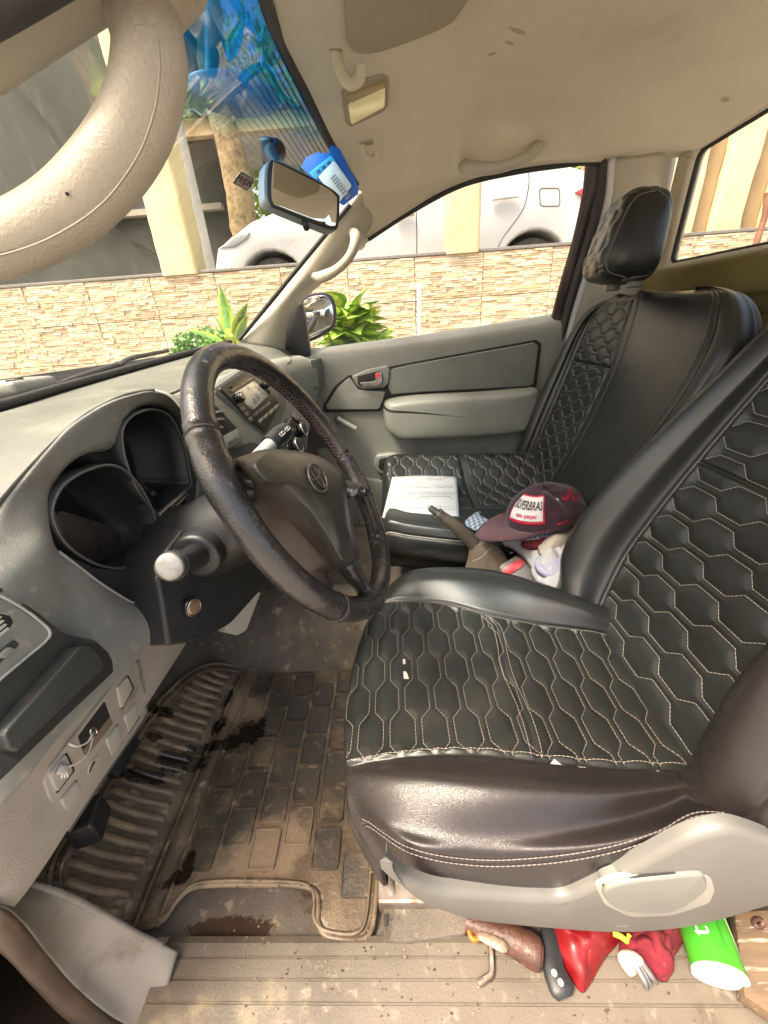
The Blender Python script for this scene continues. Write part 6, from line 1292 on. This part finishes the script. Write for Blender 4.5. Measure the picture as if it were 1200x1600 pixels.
# ================================================================== HANDBRAKE, BUCKLES
HB = empty('handbrake', parent=TR)
hb0, hb1 = P(685, 803, Y=.83), P(772, 890, Y=.83); m1_ = P(715, 825, Y=.83); m2_ = P(745, 855, Y=.83)
tube('lever', [hb0, m1_, m2_, hb1], [.0125, .0155, .0175, .022], M['brake_brown'], HB, n=40, seg=20)
tube('release_button', [hb0+(hb0-m1_)*.42, hb0], [.008, .0095], M['silver'], HB, n=6, seg=16)
tube('collar', [hb0+(hb0-m1_)*.06, hb0+(m1_-hb0)*.12], .0135, M['silver'], HB, seg=20)
tube('boot', [P(748, 845, Y=.83), P(757, 868, Y=.83), P(762, 890, Y=.83), P(765, 920, Y=.83)], [.021, .036, .052, .062], M['leather_boot'], HB, n=30, seg=30, ry=[.024, .044, .06, .07])
tube('boot_seam', [P(738, 877, Y=.785), P(750, 872, Y=.78), P(763, 860, Y=.80), P(768, 852, Y=.81)], .0013, M['thread'], HB, n=20, seg=6)
BK = empty('seat_belt_buckle', parent=TR)
bc = P(812, 897, Y=.775); bd = P(840, 915, Y=.765)-bc; A_ = axes((-.55, -.45, .7), (-.6, .3, .7))
slab('buckle_body', [(778, 884), (806, 868), (816, 872), (846, 905), (838, 925), (800, 925)], (bc[0], .772, bc[2]), (-.2, -.75, .6), .035, mat('buckle_grey', (.19, .18, .16), rough=.45), BK, .005, .2)
slab('release_button', [(786, 888), (813, 872), (819, 880), (816, 886), (791, 901), (786, 897)], np.array((bc[0], .772, bc[2]))+np.array((-.2, -.75, .6))*.004, (-.2, -.75, .6), .012, M['red_plastic'], BK, .002, .2)
BK2 = empty('seat_belt_buckle', parent=TR); part(BK2, 'black buckle lying behind the handbrake')
slab('buckle_body', [(766, 841), (782, 839), (795, 845), (792, 862), (772, 858)], (.27, .87, .13), (-.2, -.6, .7), .03, M['black_plastic'], BK2, .004, .2)
slab('buckle_tongue', [(778, 838), (788, 836), (802, 846), (806, 862), (796, 866), (790, 850)], (.27, .865, .145), (-.2, -.6, .7), .02, M['black_gloss'], BK2, .004, .2)
boxo('console', .0, .5, .76, .90, FZ, .05, mat('console_grey', (.12, .115, .10), rough=.6), TR, .02)
# ================================================================== THINGS ON THE PASSENGER SEAT
def sheet(name, px, lab, cat, m_, th=.0006):
    c = [P(x, y, Z=z) for x, y, z in px]; Gd = net(np.array([[c[0], (c[0]+c[1])/2+[0, 0, .004], c[1]], [(c[0]+c[3])/2+[0, 0, -.001], sum(c)/4+[0, 0, .002], (c[1]+c[2])/2+[0, 0, .004]], [c[3], (c[3]+c[2])/2+[0, 0, .002], c[2]]]), 20, 20)
    o = surf(name, Gd, m_, None, thick=th); tag(o, lab, cat); return o, Gd
ppr, Gq = sheet('paper_sheet', [(613, 745, .222), (713, 745, .216), (718, 814, .178), (597, 809, .184)], 'white printed paper sheet lying on the passenger seat cushion', 'paper', M['white_paper'])
bm = bmesh.new(); rr = random.Random(3)
def gq(u, v):
    a, b = u*19, v*19; i, j = min(int(a), 18), min(int(b), 18); f, h = a-i, b-j; return Gq[i, j]*(1-f)*(1-h)+Gq[i+1, j]*f*(1-h)+Gq[i, j+1]*(1-f)*h+Gq[i+1, j+1]*f*h+np.array([0, 0, .0012])
for k, u in enumerate((.06, .10, .26, .30, .42, .47, .52, .57, .74, .79, .93)):
    v = .06 if k > 1 else .55
    while v < .93:
        w_ = rr.uniform(.02, .07)*(1 if k > 1 else .7)
        if rr.random() < (.75 if k not in (3, 7) else .4): bm.faces.new([bm.verts.new(gq(a, b)) for a, b in ((u, v), (u+.008, v), (u+.008, min(.95, v+w_)), (u, min(.95, v+w_)))])
        v += w_+.012
pr = frombm('printed_lines', bm, mat('ink_grey', (.16, .16, .18), rough=.8), ppr)
def heap(name, px, zb, hgt, m_, lab, cat, seed, fold=.012, sc=22, rim=.012, ctr=None, group=None):
    o = np.array([P(x, y, Z=zb) for x, y in smoothc(px, 140)]); c = P(*ctr, Z=zb) if ctr else o.mean(0); k = 60; rows = []
    for i, s in enumerate(np.linspace(0.01, 1, k)):
        r = c+(o-c)*s; r[:, 2] = zb+hgt*(1-s**2.6); rows.append(r)
    Gd = np.array(rows); s = np.linspace(0, 1, k)[:, None]
    Gd[..., 2] += fold*(np.abs(noise3(Gd*[1, 1, 0], sc, seed))*1.4-.5+.5*noise3(Gd*[1, 1, 0], sc*2.2, seed+1))*np.minimum(1, (1-s)*6+.25)
    Gd[..., 0] += .3*fold*noise3(Gd, sc, seed+2)*s; Gd[..., 1] += .3*fold*noise3(Gd, sc, seed+3)*s
    Gd = np.concatenate([Gd, (Gd[-1]-[0, 0, rim])[None]])
    ob = surf(name, Gd, m_, None, cv=True, thick=.0015); return tag(ob, lab, cat, group)
heap('white_cloth', [(730, 822), (760, 818), (800, 826), (850, 832), (895, 842), (902, 870), (890, 885), (860, 890), (840, 889), (824, 870), (802, 850), (765, 840)], .160, .035, M['cloth_white'], 'crumpled bright white cloth under the caps behind the handbrake', 'cloth', 3)
heap('lilac_cloth', [(838, 868), (858, 852), (880, 842), (903, 838), (906, 870), (902, 895), (870, 898), (842, 890)], .172, .03, M['cloth_lilac'], 'pale lilac cloth with drawstring tucked beside the driver backrest', 'cloth', 5)
heap('crumpled_bag', [(832, 890), (846, 878), (875, 868), (902, 862), (912, 890), (908, 925), (888, 930), (862, 918), (842, 905)], .150, .05, M['cloth_white'], 'crumpled white bag with red print wedged by the driver seat', 'bag', 7, .016, 34)
tube('drawstring', [P(888, 858, Z=.215), P(884, 868, Z=.212), P(886, 876, Z=.208), P(892, 868, Z=.213)], .0011, M['ink_black'], None, n=20, seg=6); tag(bpy.data.objects['drawstring'], 'thin black cord loop lying on the lilac cloth', 'cord')
o = heap('red_print', [(886, 902), (894, 895), (898, 902), (894, 912), (888, 916)], .186, .012, M['embroid_red'], None, None, 9, .003); o.parent = bpy.data.objects['crumpled_bag']
# checked cap below
ck_ = bpy.data.materials.new('check_fabric'); ck_.use_nodes = True; N = ck_.node_tree.nodes; L = ck_.node_tree.links; b_ = N['Principled BSDF']; b_.inputs['Roughness'].default_value = .9
geo = N.new('ShaderNodeNewGeometry'); mx = None
for dr_, sc_ in (('X', 90), ('Y', 90)):
    wv = N.new('ShaderNodeTexWave'); wv.bands_direction = dr_; wv.inputs['Scale'].default_value = sc_/3.2; wv.inputs['Distortion'].default_value = .4; L.new(geo.outputs['Position'], wv.inputs['Vector'])
    if mx is None: mx = wv.outputs['Fac']
    else:
        a_ = N.new('ShaderNodeMath'); a_.operation = 'ADD'; L.new(mx, a_.inputs[0]); L.new(wv.outputs['Fac'], a_.inputs[1]); mx = a_.outputs[0]
rp = N.new('ShaderNodeValToRGB'); rp.color_ramp.elements[0].position = .2; rp.color_ramp.elements[0].color = (.07, .085, .11, 1); rp.color_ramp.elements[1].position = 1; rp.color_ramp.elements[1].color = (.34, .37, .41, 1)
dv = N.new('ShaderNodeMath'); dv.operation = 'MULTIPLY'; dv.inputs[1].default_value = .5; L.new(mx, dv.inputs[0]); L.new(dv.outputs[0], rp.inputs[0]); L.new(rp.outputs[0], b_.inputs['Base Color'])
def brim(name, outer, inner, m_, parent, edge_m, er=.0022):
    o, i = cr1(np.array(outer), 60), cr1(np.array(inner), 60); Gd = net(np.stack([i, i*.6+o*.4+[0, 0, .006], i*.25+o*.75+[0, 0, .005], o]), 16, 60)
    b = surf(name, Gd, m_, parent, thick=.004); tube(name+'_edge', o[::4], er, edge_m, b, n=60, seg=8); return b
cc = empty('checked_cap', P(800, 832, Z=.2), 'grey-blue checked cap squashed beneath the maroon cap', 'cap')
def loc(o, root):
    o.parent = root; o.location = Vector(o.location)-root.location; return o
b = brim('brim', [P(x, y, Z=z) for x, y, z in ((738, 806, .200), (728, 815, .196), (734, 824, .194), (765, 835, .198), (805, 842, .203), (840, 842, .206), (862, 838, .208))], [P(x, y, Z=z) for x, y, z in ((752, 800, .205), (750, 804, .207), (765, 812, .212), (790, 820, .216), (820, 826, .218), (845, 828, .218), (862, 832, .214))], ck_, None, ck_); loc(b, cc)
b = heap('crown', [(775, 812), (820, 800), (875, 802), (888, 826), (862, 838), (815, 838), (782, 826)], .200, .03, ck_, None, None, 21, .006); loc(b, cc)
u_ = cyl('stud', P(831, 834, Z=.219), P(831, 834, Z=.222), .0035, M['cloth_white'], None, bevel=.001); loc(u_, cc)
o = heap('red_cloth_strip', [(818, 842), (850, 840), (872, 838), (868, 846), (845, 852), (822, 850)], .196, .012, M['cloth_red'], 'strip of red fabric showing below the checked cap', 'cloth', 13, .004)
heap('cream_cloth', [(842, 852), (862, 842), (880, 830), (897, 826), (905, 832), (897, 845), (870, 860), (850, 866)], .195, .022, M['cloth_cream'], 'folded cream cloth band right of the red fabric strip', 'cloth', 15, .006)
# maroon cap
cp2 = empty('baseball_cap', P(845, 810, Z=.22), 'maroon baseball cap with a white and red front patch on the passenger seat', 'cap')
kc_ = np.array([*P(852, 806, Z=.232)[:2], .232]); nu, nv = 60, 120
fa = math.atan2(-.35, -1.0)
u = np.linspace(0, math.pi/2, nu)[:, None]; v = np.linspace(0, 2*math.pi, nv, endpoint=False)[None]
rx, ry_, rz = .098, .076, .080; X0 = np.cos(u)*np.cos(v-fa)*rx; Y0 = np.cos(u)*np.sin(v-fa)*ry_; Z0 = np.sin(u)**.9*rz*np.ones_like(v)
Z0 = Z0*(1+.10*np.cos(v-fa)); Xr_ = X0*math.cos(fa)-Y0*math.sin(fa); Yr_ = X0*math.sin(fa)+Y0*math.cos(fa)
Gc = np.stack([Xr_, Yr_, Z0], -1)+kc_
cr_ = normals(Gc, False, True); cr_ *= np.sign(((Gc-kc_)*cr_).sum(2, keepdims=True))
dent = .018*np.exp(-(((v-fa+math.pi) % (2*math.pi)-math.pi-1.9)/.35)**2)*np.sin(2*u)+.006*noise3(Gc, 26, 31)+.003*noise3(Gc, 55, 32)
Gc = Gc-cr_*(dent*(np.cos(v-fa) < .7)*1.0+dent*(np.cos(v-fa) >= .7)*.2)[..., None]
for k in range(6): Gc = Gc-cr_*(.0012*np.exp(-(((v-fa-math.pi/6-k*math.pi/3+math.pi) % (2*math.pi)-math.pi)/.02)**2)*np.cos(u)**.3)[..., None]
tl_ = np.array(Matrix.Rotation(-.16, 3, 'Y')); Gc = (Gc-kc_)@tl_.T+kc_
crown = surf('crown', Gc, M['cap_maroon'], None, cv=True, thick=.0015); loc(crown, cp2)
but = tube('button', [Gc[-1].mean(0), Gc[-1].mean(0)+[0, 0, .004]], [.007, .004], M['cap_maroon'], None); loc(but, cp2)
def ong(a, uu_, lift=.0): # point on the crown at angle a from the front, height uu_
    j = int(round(((fa+a) % (2*math.pi))/(2*math.pi)*nv)) % nv; i = min(nu-1, int(uu_*nu)); return Gc[i, j], cr_[i, j]@tl_.T
inn = [ong(a, .02)[0]+np.array([0, 0, .001]) for a in np.linspace(-1.15, 1.15, 9)]
fd = np.array([math.cos(fa), math.sin(fa), 0]); outb = [p+fd*(.085*max(0., math.cos(a*1.30))**.8+.004)+np.array([0, 0, -.008*math.cos(a)]) for p, a in zip(inn, np.linspace(-1.15, 1.15, 9))]
b = brim('brim', outb, inn, M['cap_brim'], None, M['cap_maroon']); loc(b, cp2)
def crown_patch(name, a0, a1, u0, u1, m_, lift, txt=None, n=14):
    A = [[ong(a0+(a1-a0)*i/n, u0+(u1-u0)*j/8) for i in range(n+1)] for j in range(9)]
    Gd = np.array([[q[0]+q[1]*lift for q in r] for r in A]); o = surf(name, net(Gd[::2, ::2], 24, 40), m_, None, thick=.001, off=0); loc(o, cp2); return net(Gd[::2, ::2], 24, 40)
q1 = crown_patch('patch_border', -.62+.55, .50+.55, .16, .66, M['embroid_red'], .0020); q2 = crown_patch('patch', -.56+.55, .44+.55, .20, .62, M['embroid_white'], .0032)
def text_on(Gd, s, size, m_, u0, v0, nm='patch_text', sx=1, lift=.0024, flip=False):
    cu = bpy.data.curves.new(nm, 'FONT'); cu.body = s; cu.size = 1; cu.offset = .02; cu.align_x = 'CENTER'; cu.align_y = 'CENTER'; cu.resolution_u = 2
    t = bpy.data.objects.new('tmp', cu); COL.objects.link(t); me = bpy.data.meshes.new_from_object(t.evaluated_get(bpy.context.evaluated_depsgraph_get())); bpy.data.objects.remove(t); me.materials.clear()
    NN = normals(Gd); c = kc_; NN = NN*np.sign(((Gd-c)*NN).sum(2, keepdims=True)); a, b = Gd.shape[:2]
    for vtx in me.vertices:
        vv_ = v0+(vtx.co.x*size*sx)*(-1 if flip else 1); uu_ = u0+vtx.co.y*size; i, j = np.clip(uu_, 0, 1)*(a-1.001), np.clip(vv_, 0, 1)*(b-1.001); i0, j0 = int(i), int(j); f, h = i-i0, j-j0
        g_ = Gd[i0, j0]*(1-f)*(1-h)+Gd[i0+1, j0]*f*(1-h)+Gd[i0, j0+1]*(1-f)*h+Gd[i0+1, j0+1]*f*h; vtx.co = g_+NN[i0, j0]*lift
    o = link(nm, me, m_, None, False); loc(o, cp2); return o
text_on(q2, 'SUPERBRAS', .50, M['ink_black'], .62, .5, sx=.36)
text_on(q2, 'com. peças', .24, M['embroid_red'], .22, .5, sx=.55)
q3 = net(np.array([[ong(a, h)[0] for a in np.linspace(1.9, 3.0, 5)] for h in (.30, .42, .54, .66)]), 20, 30); text_on(q3, 'RACING', .42, M['embroid_red'], .7, .5, 'back_text', sx=.5); text_on(q3, 'TEAM', .40, M['embroid_red'], .25, .5, 'back_text', sx=.5)
q4 = net(np.array([[ong(a, h)[0] for a in np.linspace(1.2, 1.75, 5)] for h in (.06, .10, .14, .18)]), 20, 30); text_on(q4, 'www', .8, M['embroid_red'], .5, .5, 'side_text', sx=.35)
p_, n_ = ong(1.75, .62); e_ = cyl('white_dot', Vector(p_), Vector(p_+n_*.002), .005, M['embroid_white'], None); loc(e_, cp2)
# ================================================================== THINGS UNDER AND BESIDE THE DRIVER SEAT
SZ = FZ+.020
hk = [P(766, 1462, Z=SZ+.004), P(768, 1500, Z=SZ+.004), P(768, 1519, Z=SZ+.004), P(764, 1526, Z=SZ+.004), P(747, 1537, Z=SZ+.004)]
o = tube('hex_key', hk, .0042, M['steel_rusty'], None, n=30, seg=6); tag(o, 'L-shaped steel hex key lying over the door sill', 'hex key')
o = tube('wooden_stick', [P(728, 1440, Z=SZ+.016), P(760, 1452, Z=SZ+.016), P(800, 1468, Z=SZ+.016), P(838, 1489, Z=SZ+.014), P(848, 1494, Z=SZ+.014)], [.010, .013, .017, .018, .012], M['rust_wood'], None, n=40, seg=18)
o.data.transform(Matrix.Identity(4)); G_ = None; tag(o, 'flaking reddish wooden stick poking from under the seat beside the orange ring', 'stick')
o = tube('orange_ring', [P(742+9*math.cos(a), 1452+16*math.sin(a), Z=SZ+.018) for a in np.linspace(0, 6.28, 16, endpoint=False)], .0034, M['orange'], None, n=48, seg=8, closed=True); tag(o, 'orange plastic ring beside the wooden handle', 'ring')
o = tube('metal_clip', [P(748, 1462, Z=SZ+.03), P(765, 1468, Z=SZ+.032), P(785, 1478, Z=SZ+.034), P(792, 1476, Z=SZ+.03)], [.004, .006, .006, .004], mat('clip_pale', (.24, .18, .13), (.15, .10, .07), 60, rough=.5), None, n=20, seg=8, ry=.002); tag(o, 'pale metal clip lying across the wooden handle', 'clip')
kn = empty('knife', P(870, 1500, Z=SZ), 'black riveted knife handle sticking out from under the seat', 'knife')
o = tube('handle', [P(856, 1440, Z=SZ+.010), P(862, 1480, Z=SZ+.010), P(866, 1515, Z=SZ+.010), P(878, 1545, Z=SZ+.010), P(884, 1560, Z=SZ+.009)], [.011, .013, .0145, .016, .010], M['black_plastic'], None, n=40, seg=20, ry=[.006, .007, .008, .008, .005]); loc(o, kn)
for x, y in ((866, 1520), (876, 1535)): o = cyl('rivet', P(x, y, Z=SZ+.016), P(x, y, Z=SZ+.0195), .0035, M['cloth_cream'], None, bevel=.001); loc(o, kn)
def clothlump(name, px, z0, h, m_, lab, cat, seed, f=.006, sc=40): return heap(name, px, z0, h, m_, lab, cat, seed, f, sc, .006)
M['red_vinyl'] = mat('red_vinyl', (.19, .006, .008), (.13, .004, .006), 25, rough=.38, bump=.5, bscale=60, layers=[((.17, .05, .04), 40, .60, .72)])
clothlump('red_pouch', [(858, 1440), (905, 1436), (968, 1440), (964, 1470), (940, 1500), (918, 1540), (908, 1546), (890, 1522), (872, 1490), (862, 1462)], SZ+.003, .028, M['red_vinyl'], 'glossy red vinyl pouch wedged between the knife and the red cloth', 'pouch', 41, .009, 34)
clothlump('red_rag', [(985, 1440), (1030, 1434), (1070, 1440), (1072, 1462), (1055, 1490), (1048, 1528), (1034, 1530), (1012, 1512), (985, 1500), (968, 1494), (972, 1466)], SZ+.003, .038, M['cloth_red'], 'faded red rag wrapped round a metal tool beside the green can', 'rag', 43, .013, 60)
o = clothlump('rag_lining', [(968, 1492), (985, 1488), (1004, 1500), (1006, 1512), (988, 1524), (976, 1512)], SZ+.012, .018, M['cloth_cream'], None, None, 44, .005); o.parent = bpy.data.objects['red_rag']
tg = empty('metal_tongs', P(1005, 1520, Z=SZ), 'small metal fork prongs sticking out of the red rag', 'tool')
for px in (((990, 1500), (1000, 1520), (1008, 1535), (1010, 1546)), ((998, 1496), (1008, 1512), (1018, 1526), (1026, 1536)), ((994, 1498), (1003, 1514), (1010, 1528), (1017, 1540))):
    o = tube('prong', [P(x, y, Z=SZ+.02-.004*i) for i, (x, y) in enumerate(px)], [.005, .0045, .004, .0025], M['silver'], None, n=20, seg=8); loc(o, tg)
yl = tube('yellow_cord', [P(958, 1458, Z=SZ+.02), P(970, 1463, Z=SZ+.022), P(980, 1470, Z=SZ+.02), P(984, 1462, Z=SZ+.02)], .0035, mat('yellow', (.7, .5, .04), rough=.6), None, n=20, seg=8); tag(yl, 'short bit of yellow cord between the two red items', 'cord')
# green can with white lid
cn = empty('spray_can', P(1110, 1500, Z=SZ), 'bright green can with white end lying on the sill beside the seat', 'can')
ca_, cb_ = P(1090, 1420, Z=SZ+.030), P(1124, 1524, Z=SZ+.030); cR = .0290; ax = (cb_-ca_); Lc_ = np.linalg.norm(ax); ax /= Lc_
fs = [(-.06, cR), (0, cR), (Lc_*.92, cR), (Lc_*.97, cR*.98)]
G_ = tubeG([ca_+ax*d for d, r in fs], [r for d, r in fs], 20, 48); loc(surf('body', G_, M['green_can'], None, cv=True, cap='se'), cn)
o = tube('lid', [ca_+ax*Lc_*.965, ca_+ax*Lc_*.985, ca_+ax*Lc_*1.03, ca_+ax*Lc_*1.045], [cR*.99, cR*1.02, cR*1.02, cR*.93], M['embroid_white'], None, seg=48); loc(o, cn); loc(tube('lid_dish', [ca_+ax*Lc_*1.046, ca_+ax*Lc_*1.048], [cR*.85, cR*.80], mat('lid_inner', (.7, .68, .64), rough=.5), None, seg=40), cn)  # dish in the lid has a slightly different pale tone
up0 = np.array([0, -.25, 1.]); up0 -= ax*(up0@ax); up0 /= np.linalg.norm(up0); sd0 = np.cross(ax, up0)
def wrapt(s, size, along, around, m_, nm, sx=1.):
    cu = bpy.data.curves.new(nm, 'FONT'); cu.body = s; cu.size = size; cu.align_x = 'LEFT'; cu.align_y = 'CENTER'; cu.resolution_u = 3
    t = bpy.data.objects.new('tmp', cu); COL.objects.link(t); me = bpy.data.meshes.new_from_object(t.evaluated_get(bpy.context.evaluated_depsgraph_get())); bpy.data.objects.remove(t); me.materials.clear()
    for v_ in me.vertices:
        d = along-v_.co.x*sx; a = around+(-v_.co.y)/cR; v_.co = ca_+ax*d+(cR+.0006)*(math.cos(a)*up0+math.sin(a)*sd0*-1)
    o = link(nm, me, m_, None, False); loc(o, cn)
wrapt('te', .030, Lc_*.62, -.62, M['embroid_white'], 'brand_text', 1.0); wrapt('convenção', .008, Lc_*.72, .12, M['green_dark'], 'small_text')
def band(a0, a1, m_, nm, l0=0.0, l1=.92, sk=.0):
    Gd = np.array([[ca_+ax*Lc_*l+(cR+.0004)*(math.cos(a+sk*l)*up0-math.sin(a+sk*l)*sd0) for a in np.linspace(a0, a1, 6)] for l in np.linspace(l0, l1, 16)]); loc(surf(nm, Gd, m_, None), cn)
band(.95, 1.35, M['green_dark'], 'dark_stripe', sk=.3); band(.55, .70, mat('pale_green', (.45, .8, .35), rough=.3), 'pale_stripe', sk=.5)
wd = empty('wooden_board', P(1180, 1500, Z=SZ), 'scuffed wooden board standing on the sill at the right edge', 'board')
bp_ = [P(1148, 1425, Z=SZ+.035), P(1262, 1415, Z=SZ+.035), P(1275, 1610, Z=SZ+.030), P(1214, 1590, Z=SZ+.030), P(1163, 1556, Z=SZ+.030)]
o = prism('plank', bp_, (0, 0, -.022), M['wood'], None, .002); loc(o, wd)
o = tube('knot_hole', [P(1185+7*math.cos(a), 1442+6*math.sin(a), Z=SZ+.0362) for a in np.linspace(0, 6.28, 14, endpoint=False)], .003, M['rust_wood'], None, n=30, seg=6, closed=True); loc(o, wd)
# seat rail front foot, rusty, on the floor by the mat
ft = empty('seat_foot', parent=TR)
slab('foot_plate', [(598, 1375), (612, 1372), (690, 1400), (735, 1430), (728, 1458), (640, 1472), (600, 1470)], (0, 0, FZ+.026), (0, 0, 1), .012, M['carpet'], ft, .004, .2)
tube('rail_end', [P(604, 1358, Z=-.05), P(606, 1380, Z=-.07), P(616, 1400, Z=-.08), P(632, 1408, Z=-.08)], [.008, .010, .010, .006], M['steel_rusty'], ft, n=20, seg=10)
slab('bolt_slot', [(600, 1428), (608, 1426), (606, 1446), (601, 1448)], (0, 0, FZ+.0275), (0, 0, 1), .003, M['black_matte'], ft, .0005, .2)
# crumbs and grit
bm = bmesh.new(); r_ = random.Random(12)
for k in range(420):
    x = r_.uniform(-.35, .35); y = r_.choice((r_.uniform(.10, .24), r_.uniform(.2, .30))); s = r_.uniform(.0004, .0014)
    z = SZ+.0 if y < .215 else FZ+.018
    if x < -.28 and y < .25: continue
    bmesh.ops.create_icosphere(bm, subdivisions=1, radius=s, matrix=Matrix.Translation((x, y, z+s*.4))@Matrix.Diagonal((1.6, 1, .6, 1)))
o = frombm('grit', bm, mat('grit_mixed', (.22, .16, .10), (.05, .03, .02), 90, .45, .55, rough=.9), None); tag(o, 'sandy grit scattered over the door sill and carpet', 'grit', kind='stuff')
# ================================================================== ON THE WINDSCREEN
bvh = BVHTree.FromPolygons([Vector(p) for p in WS.reshape(-1, 3)], [(i*80+j, (i+1)*80+j, (i+1)*80+j+1, i*80+j+1) for i in range(29) for j in range(79)])
def onws(px, py, lift=.0015):
    d = Vector(RM@np.array([px-600, 800-py, -FPX])).normalized(); h = bvh.ray_cast(Vector(CAM), d)
    n = h[1]; n = n if n.dot(Vector(CAM)-h[0]) > 0 else -n; return np.array(h[0]+n*lift), np.array(n)
q_ = [(376, 266), (398, 278), (386, 298), (362, 285)]
pp_ = [onws(x, y)[0] for x, y in q_]; nn0 = onws(380, 282)[1]
sk = tag(prism('inspection_sticker', pp_, nn0*-.0006, M['white_paper'], None, .0001, 1), 'small white sticker with dark print and red stroke on the windscreen', 'sticker')
cw = sum(pp_)/4
prism('sticker_border', [cw+(p-cw)*.86+nn0*.0004 for p in pp_], nn0*-.0002, mat('sticker_brown', (.13, .08, .06), rough=.7), sk, 0); prism('sticker_field', [cw+(p-cw)*.74+nn0*.0007 for p in pp_], nn0*-.0002, M['white_paper'], sk, 0)
ex = pp_[1]-pp_[0]; ex /= np.linalg.norm(ex); ey = np.cross(nn0, ex); mt = Matrix((ex, ey, nn0)).transposed().to_4x4(); mt.translation = Vector(cw+nn0*.001)
textme('sticker_text', 'MHSN', .020, M['ink_black'], sk, mt); mt2 = mt.copy(); mt2.translation = Vector(cw+nn0*.0013-ey*.002); textme('sticker_stroke', 'S', .024, M['embroid_red'], sk, mt2)
DP = empty('document_pouch', P(535, 285, Y=1.24), 'blue plastic pouch with a white card stuck high on the windscreen behind the mirror', 'pouch')
for nm, px, y_, m_ in (('film_and_reflection', [(470, 262), (478, 246), (495, 238), (512, 240), (518, 226), (530, 232), (560, 290), (560, 303), (536, 322)], 1.262, M['blue_plastic']), ('cyan_strip', [(483, 270), (517, 243), (524, 250), (494, 281)], 1.257, mat('cyan_print', (.05, .45, .8), rough=.3)), ('card', [(497, 277), (522, 250), (550, 290), (530, 316)], 1.253, mat('card_pale', (.55, .68, .78), rough=.4))):  # film outline also takes in a round blue reflection on the glass
    o = slab(nm, px, (0, y_, 0), (-.1, -1, -.1), .0015, m_, None, .0004, .1); loc(o, DP)
for k in range(9):
    x, y = 521+2.9*k, 276+3.9*k; o = slab('bar', [(x-5, y+3), (x+2.5, y-4), (x+4, y-2), (x-3.5, y+5)], (0, 1.2515, 0), (-.1, -1, -.1), .0005, M['ink'], None, 0); loc(o, DP)
for k in range(3):
    x, y = 494+8*k, 268-6.5*k; o = slab('print_mark', [(x, y), (x+5, y-4), (x+8, y), (x+3, y+4)], (0, 1.2555, 0), (-.1, -1, -.1), .0005, mat('deep_blue', (.01, .08, .3), rough=.4), None, 0); loc(o, DP)
